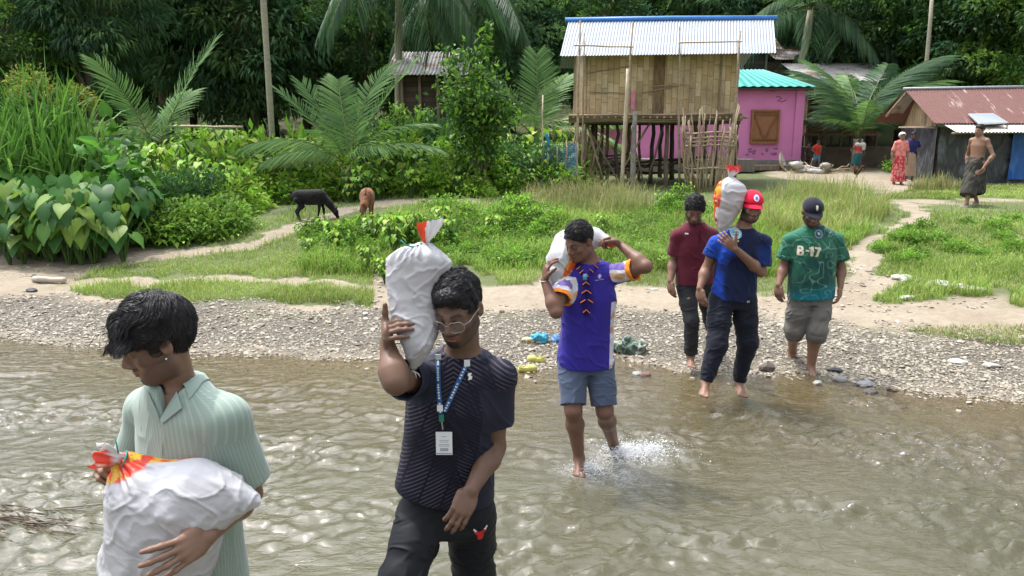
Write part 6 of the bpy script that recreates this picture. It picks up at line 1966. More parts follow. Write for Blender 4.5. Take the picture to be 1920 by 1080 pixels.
# ================================================================== man in the mint shirt (nearest left)
def man_mint():
    base = np.array([W(372, 1075, 2.25)[0], 2.25, float(hgt(-.95, 2.25))])
    e = empty('person', tuple(base), 'person with wavy black hair in a mint striped open-necked shirt hugging a white sack', 'person', 'people wading across the river')
    hc = W(297, 637, 2.14)
    fwd = unit(np.array([-.80, -.44, -.32])); up = unit(np.array([-.32, -.18, .92]))
    M = frame(fwd, up); S = .99
    nk = W(332, 722, 2.19); shL = W(424, 784, 2.10); shR = W(276, 764, 2.34)
    elL = W(466, 925, 2.16); wrL = W(392, 1002, 1.90)
    elR = W(232, 915, 2.36); wrR = W(232, 898, 2.06)
    f2 = np.array([-.62, -.78, 0]); sd_ = unit(shL-shR)
    chest = W(352, 850, 2.19); waist = W(362, 980, 2.22); pel = W(372, 1090, 2.26)
    hipL, hipR = pel+sd_*.09-[0, 0, .04], pel-sd_*.09-[0, 0, .04]
    knL, knR = hipL+[-.10, -.12, -.42], hipR+[.0, -.02, -.43]; anL, anR = knL+[.0, .12, -.42], knR+[.02, .10, -.42]
    v = Vol(.0032)
    v.loft([pel-[0, 0, .06], waist, chest, mid(chest, nk, .75), nk], [.140, .132, .160, .145, .062], [.098, .09, .10, .080, .056], sd_, f2)
    v.cone(nk-[0, 0, .05], shL, .048, .046, .03); v.cone(nk-[0, 0, .05], shR, .048, .046, .03)
    arm(v, shL, elL, wrL, .98); arm(v, shR, elR, wrR, .98)
    leg(v, hipL, knL, anL); leg(v, hipR, knR, anR); foot(v, anL, (-.6, -.8, 0)); foot(v, anR, (-.6, -.8, 0))
    v.cone(nk, hc+M @ np.array([0, -.012, -.05]), .056, .051, .03)
    head(v, hc, M, S)
    hand(v, wrL, W(352, 1028, 1.84)-wrL, np.array([-.25, .95, .15]), np.array([-.35, .1, 1]), 1.06, (.35, .3, .2), .22, .1, tdir=unit(np.array([-1, -.05, .10])), each=[(.25, .25, .2), (.25, .25, .2), (.3, .3, .2), (.4, .3, .2)])
    hand(v, wrR, np.array([-.25, -.30, .45]), np.array([1, .1, .35]), np.array([.3, .2, .9]), 1.0, (1.35, 1.2, .6), .02, .6, tdir=unit(np.array([.35, -.5, .6])), each=[(1.2, 1.3, .6), (1.3, 1.35, .6), (1.4, 1.35, .6), (1.45, 1.4, .6)])
    V, Q = v.mesh(1)
    col = np.tile(SK['mid'], (len(V), 1))
    col = face_paint(V, col, hc, M, S, beard=.55, bdz=-.024, mous=.85, goatee=1.0, lips=(.27, .10, .08), brow=1.0)
    mk('body', V, Q, skin_mat, e, {'Col': col}); BV = (V, Q)
    g = lambda x, y, z: hc + M @ (np.array([x, y, z])*S)
    # earring
    MB().lathe([(0, .003), (.003, .0015), (.0035, 0), (.003, -.0015), (0, -.003)], g(-.086, .002, -.040), 10).build('ear_stud', plain('silver_stud', (.8, .8, .8), .2, .02, metal=.9), e, True)
    # hair: shaped mass and wavy locks
    ho = hair_cap('hair', hc, M, S, e, th=.005, line=.030, nape=-.085, disp=.003, sc=np.array([60, 16, 34]), vox=.0036, top=.008, front=.012, side=.001)
    reg = lambda p: ~((p[:, 2] < -.060) | (.75*p[:, 1]-.66*p[:, 2] > .050) | ((np.abs(p[:, 0]) > .045) & (p[:, 2] < .004) & (p[:, 1] > -.040)))
    def flw(p, nz):
        f_ = np.stack([p[:, 0]*4+nz[:, 0]*.45+.30, .85+0*p[:, 0], -.12+nz[:, 2]*.15], 1)
        b_ = np.stack([p[:, 0]*5+nz[:, 0]*.25, -.12+p[:, 2]*2, -.9+0*p[:, 0]], 1)
        w = smooth(-.035, .0, p[:, 1])[:, None]
        return unit(f_*w+b_*(1-w))
    strands('hair_strands', ho, hc, M, S, 7, 15000, 300, (.080, .102, .100), (.055, .105), (.0016, .0052), .00085, reg, flw, fringe=lambda p: p[:, 1] > -.005, layers=.21, lift=.10, stop=.020, tipjoin=.50, jit=.010)
    rng = np.random.default_rng(5); mb = MB()
    # flyaway wisps at the brow side
    for k in range(2):
        a_ = rng.uniform(0, 1)
        p0 = g(rng.uniform(-.05, .06), .10+rng.uniform(0, .02), .05+rng.uniform(0, .07))
        q1 = p0+M @ np.array([rng.normal(0, .02), .02+.02*a_, .004]); q2 = q1+M @ np.array([rng.normal(0, .02), .012+.02*a_, -.022]); q3 = q2+M @ np.array([rng.normal(0, .012), .012, .010*rng.normal()-.012])
        mb.tube([p0, q1, q2, q3], [.0012, .0009, .0007, .0004], 4, cap=False)
    mb.build('hair_locks', hair_mat, ho, True)
    # shirt
    v = Vol(.0036)
    hem = W(372, 1086, 2.25)
    v.loft([hem-[0, 0, .05], waist, chest, mid(chest, nk, .72), nk+[0, 0, .0]], [.186, .176, .186, .165, .080], [.135, .126, .122, .10, .070], sd_, f2)
    v.cone(nk-[0, 0, .032], shL, .072, .060, .05); v.cone(nk-[0, 0, .032], shR, .072, .060, .05)
    slL = shL+(elL-shL)*.80+[.006, 0, 0]; slR = shR+(elR-shR)*.74
    v.cone(shL, slL, .058, .074, .055, flat=True); v.cone(shR, slR, .054, .066, .05, flat=True)
    dL, dR = unit(slL-shL), unit(slR-shR)
    v.cone(slL-dL*.04, slL+dL*.02, .064, .072, .004, 's'); v.cone(slR-dR*.04, slR+dR*.02, .064, .072, .004, 's')
    v.cone(nk-[0, 0, .005], nk+[-.01, -.01, .12], .058, .070, .012, 's')
    # V opening at the front
    fr_ = unit(np.array([-.32, -.95, 0])); side2 = np.cross(fr_, (0, 0, 1)); side2 = side2 if side2[0] > 0 else -side2
    vb = W(303, 790, 2.085)           # bottom of the opening
    def wedge(P):
        q = P-vb
        h_ = q[:, 2]; s_ = q @ side2; f_ = q @ fr_
        return np.maximum(np.maximum(np.abs(s_-.12*h_)*.95-h_*.34, -f_-.085), h_-.30)
    v.add(wedge, vb-.3, vb+.35, .006, 's')
    V, Q = v.mesh(1)
    V = folds(V, Q, .0042, [[7, 3, 2.2], [2, 7, 0], [-2, -1, 3.4]], 5)
    m, t = nodes('mint_striped_cotton'); b = NB(t)
    uv = b.attr('su'); o = b.obj()
    st_ = b.math('FRACT', b.math('MULTIPLY', uv, 78))
    ln_ = b.ramp(st_, [(.0, 0.0), (.12, 1.0), (.30, 1.0), (.42, 0.0)])
    rng3 = b.math('LESS_THAN', b.math('FRACT', b.math('MULTIPLY', b.attr('sv'), 230)), .62)
    c = b.mix(b.math('MULTIPLY', ln_, b.math('MULTIPLY', rng3, .75)), (.255, .335, .28), (.39, .445, .395))
    c = b.mix(.35, c, b.ramp(b.noise(o, 3, 3), [(.3, .85), (.7, 1.08)]), 'MULTIPLY')
    p_ = b.n('BsdfPrincipled', Base__Color=c, Roughness=.9, Normal=b.bump(b.math('ADD', ln_, b.noise(o, 260, 2)), .18, .001)); p_.inputs['Sheen Weight'].default_value = .2
    b.out(p_)
    # stripe coordinate: round the torso, round each sleeve
    q = V-mid(chest, waist); su = np.arctan2(q @ np.cross(sd_, (0, 0, 1)), q @ sd_)*.16; svv = V[:, 2]-slL[2]
    for s0, s1, dv in ((shL, slL, dL), (shR, slR, dR)):
        r_ = V-s0; al = r_ @ dv; pr = np.linalg.norm(r_-al[:, None]*dv, axis=1)
        w = (al > .05) & (pr < .105)
        a1 = unit(np.cross(dv, (0, 1, 0))); a2 = np.cross(dv, a1)
        su = np.where(w, np.arctan2(r_ @ a2, r_ @ a1)*.075, su); svv = np.where(w, al, svv)
    shirt = mk('shirt', V, Q, m, e, {'su': su, 'sv': svv})
    m2 = plaincloth('mint_cotton', (.285, .365, .31), .9, .06)
    # sleeve hem bands
    for s1, dv, r_ in ((slL, dL, .0835), (slR, dR, .079)):
        a1 = unit(np.cross(dv, (0, 1, 0))); a2 = np.cross(dv, a1); a = np.linspace(0, 2*PI, 50)
    # collar flaps and lapels draped on the shirt and neck
    Vb, Qb = np.concatenate([V, BV[0]]), np.concatenate([Q, BV[1]+len(V)])
    bvb = bvh_of(Vb, Qb); bsh = bvh_of(V, Q)
    def flap(name, P4, off=(.006, .006, .006, .006), th=.003):
        P4 = np.array(P4, float); n_ = 12; G_ = np.zeros((n_, n_, 3)); prev = 2.1
        D_ = np.zeros((n_, n_)); Rr = np.zeros((n_, n_, 3))
        for i in range(n_):
            for j in range(n_):
                u_, w_ = i/(n_-1), j/(n_-1)
                q = (P4[0]*(1-u_)+P4[1]*u_)*(1-w_)+(P4[3]*(1-u_)+P4[2]*u_)*w_
                o_ = (off[0]*(1-u_)+off[1]*u_)*(1-w_)+(off[3]*(1-u_)+off[2]*u_)*w_
                d_ = unit(W(q[0], q[1], 2)-np.array([0, 0, CAMZ])); h_ = bvb.ray_cast(Vector((0, 0, CAMZ)), Vector(tuple(d_)), 3.2)
                D_[i, j] = (h_[3] if h_[0] is not None else np.nan)-o_; Rr[i, j] = d_
        D_ = np.where(np.isnan(D_), np.nanmedian(D_), D_); lim = np.nanmedian(D_)
        D_ = np.clip(D_, lim-.06, lim+.06)
        for _ in range(6):
            Dp = np.pad(D_, 1, mode='edge'); D_ = np.minimum(D_, (Dp[:-2, 1:-1]+Dp[2:, 1:-1]+Dp[1:-1, :-2]+Dp[1:-1, 2:])/4)
        G_ = np.array([0, 0, CAMZ])+Rr*D_[..., None]
        H_ = G_+Rr*th
        mb = MB().grid(G_).grid(H_[:, ::-1])
        for q, r_ in ((G_[0], H_[0]), (G_[-1], H_[-1]), (G_[:, 0], H_[:, 0]), (G_[:, -1], H_[:, -1])): mb.grid(np.stack([q, r_], 0))
        return mb.build(name, m2, shirt, True)
    cf = unit(np.cross(sd_, (0, 0, 1))); cf = cf if np.dot(cf, f2) > 0 else -cf
    aa = np.linspace(R(72), R(338), 60); tipf = np.exp(-((aa-R(72))/R(26))**2)+.7*np.exp(-((aa-R(338))/R(22))**2)
    rows_ = []
    for r_, z_, tr_, tz_ in ((.060, -.004, 0, 0), (.064, .026, 0, -.012), (.071, .028, .002, -.014), (.084, .010, .012, -.024), (.100, -.016, .026, -.046)):
        P_ = nk+(np.cos(aa)[:, None]*cf*.95+np.sin(aa)[:, None]*sd_)*(r_+tr_*tipf)[:, None]+np.array([0, 0, 1])*(z_+tz_*tipf)[:, None]
        if r_ > .08:
            for i_, p_ in enumerate(P_):
                h_ = bsh.ray_cast(Vector((p_[0], p_[1], p_[2]+.10)), Vector((0, 0, -1)), .3)
                if h_[0] is not None and r_ > .09: P_[i_, 2] = max(min(p_[2]+.012, h_[0][2]+.008), h_[0][2]+.005)
                elif h_[0] is not None: P_[i_, 2] = max(p_[2], h_[0][2]+.006)
        rows_.append(P_)
    G_ = np.stack(rows_, 0); G_[3] = (G_[2]+G_[4])/2+(G_[3]-(G_[2]+G_[4])/2)*.4+np.array([0, 0, .006])
    MB().grid(G_).grid((G_-[0, 0, .003])[:, ::-1]).build('collar', m2, shirt, True)
    flap('lapel', [(331, 733), (341, 764), (302, 796), (300, 784)], (.008, .012, .006, .005))
    flap('lapel', [(276, 732), (293, 768), (301, 792), (277, 770)], (.008, .008, .006, .006))
    # placket edge below the opening
    bv = bvh_of(V, Q)
    pl = []
    for py in np.linspace(802, 1000, 16):
        p = W(303-(py-802)*.03, py, 2.0); d_ = unit(p-np.array([0, 0, CAMZ])); h_ = bv.ray_cast(Vector((0, 0, CAMZ)), Vector(tuple(d_)), 5)
        if h_[0] is not None: pl.append(np.array(h_[0])-d_*.002)
    if len(pl) > 3: ribbon('placket', pl, .010, m2, shirt, np.array([-.3, -1, 0]), .003)
    # jeans
    v = Vol(.006)
    v.loft([pel-[0, 0, .10], pel, pel+[0, 0, .05]], [.16, .16, .15], [.12, .12, .11], sd_, f2, .04)
    for hp, kn, an in ((hipL, knL, anL), (hipR, knR, anR)):
        v.chain([hp, mid(hp, kn), kn], [.098, .086, .072], .03); v.cone(kn, an, .072, .06, .03, flat=True)
    V, Q = v.mesh(1); V = folds(V, Q, .007, [[6, 0, 4], [0, 6, 2], [-3, 0, 9]], 18)
    mk('jeans', V, Q, plaincloth('grey_denim', (.10, .12, .15)), e)
    # sack held in the arms
    se = empty('rice_sack', tuple(W(310, 1000, 1.95)), 'bulging white rice sack hugged by the person in the mint shirt', 'sack', 'sacks carried across the river')
    v = Vol(.0042)
    cS = W(306, 1010, 1.97)
    Rm = np.array(Matrix.Rotation(R(-14), 3, 'Y'))
    v.ell(cS, (.155, .130, .160), Rm, .05)
    v.ell(W(290, 1060, 1.98), (.140, .125, .145), None, .06)
    v.ell(W(275, 925, 1.97), (.100, .100, .085), None, .07)
    v.ell(W(370, 940, 1.97), (.125, .090, .090), Rm, .08)
    v.cone(W(365, 925, 1.97), W(462, 938, 1.97), .085, .020, .07); v.cone(W(452, 936, 1.97), W(478, 941, 1.97), .024, .004, .03)
    v.cone(W(265, 900, 1.97), W(238, 868, 1.97), .055, .026, .05)
    V, Q = v.mesh(2)
    V = folds(V, Q, .0016, [[14, 0, 26], [0, 20, 0], [-9, 0, 5]], 31); V = folds(V, Q, .0065, [[7, 0, 10], [0, 12, 0], [-4.5, 0, 3.0]], 12); V = folds(V, Q, .006, [[3, 0, 4.5], [0, 6, 0], [-5.5, 0, 3.5]], 12)
    cnk = W(238, 868, 1.97)
    dk = np.linalg.norm(V-cnk, axis=1); N = vnormals(V, Q)
    ang = np.arctan2(V[:, 1]-cnk[1], (V[:, 0]-cnk[0])+(V[:, 2]-cnk[2]))
    V = V+N*(smooth(.16, .03, dk)*.005*np.sin(ang*13+2*np.sin(ang*4)))[:, None]
    # printed back half: colours show along the top edge and the neck
    col = sack_print(V, W(330, 900, 1.97), np.array([-.15, .62, .77]), .052, seed=3)
    w = smooth(.078, .066, np.linalg.norm(V-W(236, 866, 1.97), axis=1))[:, None]
    n_ = fbm(V*30, 2)[:, None]
    col = col*(1-w)+np.where(n_ > .35, (.78, .45, .03), (.70, .05, .02))*w
    mk('sack', V, Q, sackm, se, {'Col': col})
    a = np.linspace(0, 2*PI, 61); rows_ = []
    ax0, ax1 = W(232, 862, 1.96), W(180, 852, 1.93); dA = unit(ax1-ax0); u1 = unit(np.cross(dA, (0, 1, 0))); u2 = np.cross(dA, u1)
    for k, (t_, r_) in enumerate(((0, .020), (.25, .020), (.5, .028), (.8, .036), (1, .034))):
        kk = k/4; rr = r_*(1+.25*kk*np.sin(a*5)+.18*kk*np.sin(a*9+1))
        rows_.append(ax0+(ax1-ax0)*t_+rr[:, None]*(np.cos(a)[:, None]*u1+.7*np.sin(a)[:, None]*u2)+dA*(.010*kk*np.sin(a*4))[:, None])
    X_2 = np.stack(rows_, 0); n_ = fbm(X_2.reshape(-1, 3)*26, 2)[:, None]
    dl = ((X_2.reshape(-1, 3)-ax0) @ u1)[:, None]
    Cc2 = np.where((n_ < -.1), (.66, .65, .63), np.where(n_ > .35, (.75, .35, .03), (.70, .06, .03)))
    MB().grid(X_2).build('gathered_top', sackm, se, True, {'Col': Cc2})
    mb = MB(); tie = plain('thin_twine', (.03, .25, .2), .8)
    mb.tube(np.array([W(232, 862, 1.96)+.024*(math.cos(q)*u1+math.sin(q)*u2) for q in a]), .003, 5); mb.tube([W(222, 850, 1.93), W(219, 835, 1.92), W(216, 822, 1.92)], .002, 5); mb.build('twine', tie, se, True)
    mb = MB(); p = W(479, 941, 1.97)
    for k in range(5): mb.tube([p, p+np.array([.012, 0, .004-.006*k]), p+np.array([.026+.012*(k == 0), 0, .018-.010*k])], .0008, 4)
    mb.build('corner_threads', plain('pale_thread', (.7, .7, .66), .8), se, True)
    return e
man_mint()
# ================================================================== people further off
def man(label, hc, fwd, up, nk, shL, shR, elL, wrL, elR, wrR, pel, knL, anL, knR, anR, hL=None, hR=None, skin='dark', S=1.0, vox=.006,
        face={}, hair={}, shirt=None, pants=None, f2=(0, -1, 0), fL=(0, -1, 0), fR=(0, -1, 0), girth=1.0, ground=None, hip=.095, extra=None, group='people wading across the river', feet=True, bodyonly=False):
    shL, shR = shL-[0, 0, .02*S], shR-[0, 0, .02*S]
    f2 = np.array(f2, float); sd_ = unit(shL-shR); S_ = S
    base = np.array([pel[0], pel[1], ground if ground is not None else float(hgt(pel[0], pel[1]))])
    e = empty('person', tuple(base), label, 'person', group)
    M = frame(fwd, up)
    chest = mid(pel, nk, .66); waist = mid(pel, nk, .30)
    hipL, hipR = pel+sd_*hip*S-[0, 0, .04*S], pel-sd_*hip*S-[0, 0, .04*S]
    G_ = girth*S
    v = Vol(vox)
    v.loft([pel-[0, 0, .07*S], pel, waist, chest, mid(chest, nk, .72), nk], np.array([.12, .148, .138, .164, .128, .06])*G_, np.array([.085, .098, .094, .108, .083, .055])*G_, sd_, f2)
    v.cone(nk-[0, 0, .02*S], shL, .058*S, .052*S, .04); v.cone(nk-[0, 0, .02*S], shR, .058*S, .052*S, .04)
    arm(v, shL, elL, wrL, S); arm(v, shR, elR, wrR, S)
    leg(v, hipL, knL, anL, S); leg(v, hipR, knR, anR, S)
    if feet: foot(v, anL, fL, S); foot(v, anR, fR, S)
    v.cone(nk, hc+M @ np.array([0, -.025, -.055])*S, .060*S, .056*S, .03)
    head(v, hc, M, S)
    for w_, hh in ((wrL, hL), (wrR, hR)):
        if hh: hand(v, w_, np.array(hh[0], float), np.array(hh[1], float), np.array(hh[2], float), S*1.04, **(hh[3] if len(hh) > 3 else {}))
    V, Q = v.mesh(1)
    col = np.tile(SK[skin] if isinstance(skin, str) else skin, (len(V), 1))
    col = face_paint(V, col, hc, M, S, **face)
    mk('body', V, Q, skin_mat, e, {'Col': col})
    if hair is not None: hair_cap('hair', hc, M, S, e, **dict(dict(th=.008, line=.022, nape=-.05, disp=.004, sc=60, vox=max(vox*.8, .0045)), **hair))
    out = {'e': e, 'M': M, 'hipL': hipL, 'hipR': hipR, 'chest': chest, 'waist': waist}
    if shirt:
        v = Vol(vox*.9)
        rx, ry = np.array(shirt.get('rx', [.185, .172, .190, .142, .080]))*G_, np.array(shirt.get('ry', [.128, .122, .128, .102, .066]))*G_
        hem = pel+np.array(shirt.get('hem', (0, 0, -.03)))*S
        v.loft([hem, waist, chest, mid(chest, nk, .72), nk], rx, ry, sd_, f2)
        a_ = shirt.get('shr', .062)*S
        v.cone(nk-[0, 0, .035*S], shL, .068*S, a_, .05*S); v.cone(nk-[0, 0, .035*S], shR, .068*S, a_, .05*S)
        tL, tR = shirt.get('slv', (.72, .72)); r2 = shirt.get('r2', .072)*S
        sl = []
        for s0, e0, t_ in ((shL, elL, tL), (shR, elR, tR)):
            s1 = s0+(e0-s0)*t_; d_ = unit(s1-s0); sl.append((s0, s1, d_))
            v.cone(s0, s1, a_*.97, r2, .03, flat=True); v.cone(s1-d_*.03*S, s1+d_*.02, r2-.010, r2-.004, .004, 's')
        v.cone(nk-[0, 0, .012*S], nk+[0, -.02, .10], .060*S, .07*S, .01, 's')
        V, Q = v.mesh(1)
        V = folds(V, Q, shirt.get('fold', .007)*S, shirt.get('M', [[8, 0, 4.5], [0, 8, 0], [-2, 0, 4]]), shirt.get('seed', 1))
        cc = shirt['col'](V, sl, nk, chest, waist, hem) if 'col' in shirt else None
        o = mk(shirt.get('name', 't_shirt'), V, Q, shirt['mat'], e, {'Col': cc} if cc is not None else None)
        out.update(shirt=o, bvh=bvh_of(V, Q), sl=sl)
        if 'collar' in shirt:
            n_ = 26; a = np.linspace(0, 2*PI, n_*2)
            cs = sd_; cf = unit(np.cross((0, 0, 1), cs)); cf = cf if np.dot(cf, f2) > 0 else -cf
            rows_ = []
            for r_, dz in ((.064, .022), (.070, .024), (.080, -.012)):
                rows_.append(nk+(np.cos(a)[:, None]*cs*r_+np.sin(a)[:, None]*cf*r_*.92)*S+np.array([0, 0, 1])*((dz-.012*np.sin(a)-.022*np.maximum(np.sin(a), 0)**6*(r_ > .075))*S)[:, None])
            MB().grid(np.stack(rows_, 0)).build('collar', shirt['collar'], o, True)
    if pants:
        v = Vol(vox)
        k = pants.get('w', 1.0)*S
        v.loft([mid(hipL, hipR)-[0, 0, .06*S], pel, pel+[0, 0, .07*S]], np.array([.160, .166, .155])*k*girth, np.array([.115, .120, .108])*k*girth, sd_, f2, .04)
        for hp, kn, an in ((hipL, knL, anL), (hipR, knR, anR)):
            r = pants.get('r', (.100, .088, .072, .060))
            if pants.get('end', 1.0) <= 0:
                t_ = 1+pants['end']; kk = hp+(kn-hp)*t_
                v.cone(hp, kk, r[0]*k, r[2]*k, .03, flat=True)
                d_ = unit(kk-hp); v.cone(kk-d_*.035, kk+d_*.02, (r[2]-.010)*k, (r[2]-.004)*k, .004, 's')
            else:
                v.chain([hp, mid(hp, kn), kn], [r[0]*k, r[1]*k, r[2]*k], .03)
                v.cone(kn, kn+(an-kn)*pants.get('end', 1.0), r[2]*k, r[3]*k, .03, flat=True)
        V, Q = v.mesh(1)
        V = folds(V, Q, pants.get('fold', .008)*S, [[6, 0, 4], [0, 6, 2], [-3, 0, 10]], pants.get('seed', 4))
        cc = pants['col'](V) if 'col' in pants else None
        out['pants'] = mk(pants.get('name', 'trousers'), V, Q, pants['mat'], e, {'Col': cc} if cc is not None else None)
        out['bvp'] = bvh_of(V, Q)
    return out
def relaxed(d, thumb, nrm): return (d, nrm, thumb, dict(curl=(.35, .45, .3), each=[(.35, .4, .3), (.4, .45, .3), (.45, .5, .3), (.5, .5, .3)], spread=.05, tcurl=.4, tdir=unit(np.array(d, float)*.9+np.array(thumb, float)*.35)))
def cap_hat(hc, M, S, e, mat, matb, name='cap', label=None, logo=None):
    g = lambda x, y, z: hc + M @ (np.array([x, y, z])*S)
    o = empty('baseball_cap', tuple(g(0, 0, .08)), label, 'cap')
    v = Vol(.0045)
    v.ell(g(0, -.010, .040), np.array((.090, .108, .092))*S, M, .01)
    lo_, hi_ = hc-.3, hc+.3
    v.add(lambda P: (-(((P-hc) @ M/S) @ np.array([0, -.10, 1.0]))+.040)*S, lo_, hi_, 0, 'i')
    V, Q = v.mesh(1); mk('crown', V, Q, mat, o)
    n_ = 22; rows_ = []
    for k, r_ in enumerate(np.linspace(0, 1, 7)):
        a = np.linspace(-1.12, 1.12, n_)
        x = np.sin(a)*(.084+.0*r_); y = .098*np.cos(a)*.97-.012+r_*(.072*np.cos(a*1.18)**1.0); y = np.maximum(y, .098*np.cos(a)-.012)
        z = .048-.020*r_-.020*(x/.08)**2
        rows_.append(np.array([g(*q) for q in zip(x, y, z)]))
    G_ = np.stack(rows_, 0); up_ = M[:, 2]
    MB().grid(G_).grid((G_-up_*.004)[:, ::-1]).grid(np.stack([G_[-1], G_[-1]-up_*.004], 0)).build('peak', matb, o, True)
    MB().lathe([(0, .004), (.006, .003), (.008, 0)], g(0, -.01, .131), 10, M).build('top_button', mat, o, True)
    return o, bvh_of(V, Q)
feet_py = lambda px, py, Y_: W(px, py, Y_)

# ------------------------------------------------------------------ man in the purple scout shirt
Yq = 4.72
nk = W(1107, 496, Yq); shL = W(1158, 508, Yq+.02); shR = W(1058, 520, Yq-.02)
hc = W(1086, 452, Yq-.05); fwd = unit(np.array([-.70, -.60, -.42])); up = unit(np.array([-.22, -.18, 1]))
purple = (.034, .024, .25)
def purple_col(V, sl, nk_, ch, wa, he):
    c = np.tile(purple, (len(V), 1))
    px, py = topix(V)
    for i, (s0, s1, d_) in enumerate(sl):
        al = (V-s0) @ d_; pr = np.linalg.norm(V-s0-al[:, None]*d_, axis=1)
        on = (al > (.0 if i == 0 else .015)) & (pr < .10)
        if i == 0: on |= (V[:, 0] > s0[0]-.015+(s0[2]-V[:, 2])*.1) & (V[:, 2] > s0[2]-.10)
        L_ = np.linalg.norm(s1-s0)
        c[on] = (.62, .62, .64)
        st = fbm(V*np.array([9, 9, 16])+3, 2)
        c[on & (st > .42)] = (.20, .14, .42); c[on & (st < -.5)] = (.62, .36, .20)
        c[on & (al > L_-.030)] = (.85, .26, .03)
    side = (V[:, 0] > wa[0]+.142) & (V[:, 2] < ch[2]-.02) & (V[:, 1] < wa[1]+.06)
    c[side & (V[:, 0] < wa[0]+.185)] = (.60, .56, .64)
    c[side & (fbm(V*20, 2) > .4)] = (.55, .33, .22)
    return c
cloth_v = vcol('printed_cloth', rough=.72, spec=.12, sheen=.1, bump=.12, bscale=200, bdist=.0012, noise=.18, nscale=6)
p3 = man('person in a purple and white shirt and grey-blue shorts balancing a sack behind his neck', hc, fwd, up, nk, shL, shR,
         W(1211, 500, Yq-.10), W(1163, 459, Yq+.08), W(1043, 585, Yq-.22), W(1021, 526, Yq-.12),
         W(1098, 668, Yq+.03), W(1134, 772, Yq-.07), W(1150, 832, Yq+.24), W(1075, 770, Yq-.12), W(1086, 860, Yq-.04),
         ((-.75, .15, .35), (-.2, .2, -.9), (-.3, -.6, .5), dict(curl=(.9, 1.1, .6), each=[(.8, 1.0, .6), (.9, 1.1, .6), (1, 1.1, .6), (1.1, 1.2, .6)], tdir=unit(np.array([-.8, -.5, .1])))),
         ((.12, .0, 1), (.8, .55, .0), (.3, -.9, .2), dict(curl=(.5, .5, .3), spread=.12)),
         (.165, .085, .058), .97, .0046, dict(beard=.0, mous=.15, lips=(.28, .11, .09), fade=.0, under=.1), dict(th=.006, line=.020, disp=.002, sc=90),
         dict(mat=cloth_v, col=purple_col, slv=(.62, .60), r2=.075, hem=(0, 0, -.055), rx=[.196, .176, .188, .140, .08], ry=[.145, .13, .13, .102, .066], fold=.007, M=[[7, 0, 6], [0, 6, 0], [-2.5, 0, 3.0]], seed=6),
         dict(mat=plaincloth('blue_grey_shorts', (.070, .090, .140), .8), name='shorts', end=-.12, r=(.102, .09, .086, .08), fold=.006, w=1.02), f2=(-.15, -1, 0), fL=(.1, -1, -.9), fR=(-.1, -1, 0), ground=float(hgt(.5, Yq)))
e = p3['e']; bv = p3['bvh']; P3H = (hc, fwd, up)
# neckerchief: roll round the neck and two striped tails through a woggle
pur = plaincloth('purple_scarf', (.020, .012, .13)); ora = plaincloth('orange_stripe', (.72, .20, .035))
se = empty('neckerchief', tuple(nk), 'striped purple and orange scout neckerchief on the purple shirt', 'scarf')
a = np.linspace(0, 2*PI, 40)
ringp = np.stack([nk[0]+.076*np.cos(a), nk[1]+.004+.074*np.sin(a), nk[2]+.006+.026*np.sin(a)], 1)
MB().tube(ringp, .014, 8, cap=False).build('neck_roll', pur, se, True)
a2 = np.linspace(-.1, 1.0, 12); MB().tube(np.stack([nk[0]+.086*np.cos(a2), nk[1]+.004-.080*np.sin(a2), nk[2]+.010-.022*np.sin(a2)], 1), .009, 6).build('orange_edge', ora, se, True)
def onshirt(px, py, off=.01):
    d_ = unit(W(px, py, 3)-np.array([0, 0, CAMZ])); h_ = bv.ray_cast(Vector((0, 0, CAMZ)), Vector(tuple(d_)), 9)
    return np.array(h_[0])-d_*off if h_[0] is not None else W(px, py, Yq-.1)
for k, (pts_) in enumerate((((1080, 497), (1088, 507), (1097, 517), (1095, 540), (1093, 565), (1098, 592)), ((1124, 493), (1112, 505), (1099, 517), (1103, 540), (1107, 565), (1101, 594)))):
    P = np.array([onshirt(*q, off=.012+.004*k) for q in pts_])
    tt = np.linspace(0, len(P)-1, 30); D_ = np.stack([np.interp(tt, range(len(P)), P[:, j]) for j in range(3)], 1)
    ribbon('tail', D_, np.interp(tt, [0, 2, 4, 5], [.022, .024, .034, .016]), pur, se, np.array([0, -1, .1]), .005)
    mb = MB()
    for i in range(3, 29, 4):
        w_ = np.interp(tt[i], [0, 2, 4, 5], [.022, .024, .034, .016]); dd = D_[min(i+1, 29)]-D_[i]
        mb.beam(D_[i]+[-w_*.48, -.0035, (.010 if k else -.010)], D_[i]+[w_*.48, -.0035, (-.010 if k else .010)], .003, .021, (0, 1, 0))
    mb.build('stripe', ora, se)
q = onshirt(1097, 519, .016); MB().tube([q+[0, 0, .018], q+[0, 0, -.020]], .014, 10).build('woggle', plain('blue_woggle', (.10, .30, .50), .5, .3, 60), se, True)
wp = plain('pale_print', (.55, .55, .68), .6, .05); wq = plain('mauve_print', (.22, .18, .50), .6, .05)
X_, Z_, dv = np.array([1, 0, 0.]), np.array([0, 0, 1.]), np.array([0, 1., 0])
og = onshirt(1066, 523, 0)
decal('name_tag', [[(-.020, -.006), (.022, -.008), (.024, 0), (-.018, .003)]], og, X_, Z_, dv, bv, plain('white_tag', (.7, .7, .75), .6), p3['shirt'], .003)
og = onshirt(1124, 519, 0)
cr = [circ(0, .004, .013, .016), [(-.030, -.024), (.030, -.020), (.030, -.014), (-.030, -.018)]]
decal('shirt_crest', cr, og, X_, Z_, dv, bv, wq, p3['shirt'], .003)
decal('crest_emblem', [[(-.002, -.008), (.002, -.008), (.003, .004), (.009, .002), (.006, .010), (0, .016), (-.006, .010), (-.009, .002), (-.003, .004)]], og, X_, Z_, dv, bv, wp, p3['shirt'], .002, .0035)
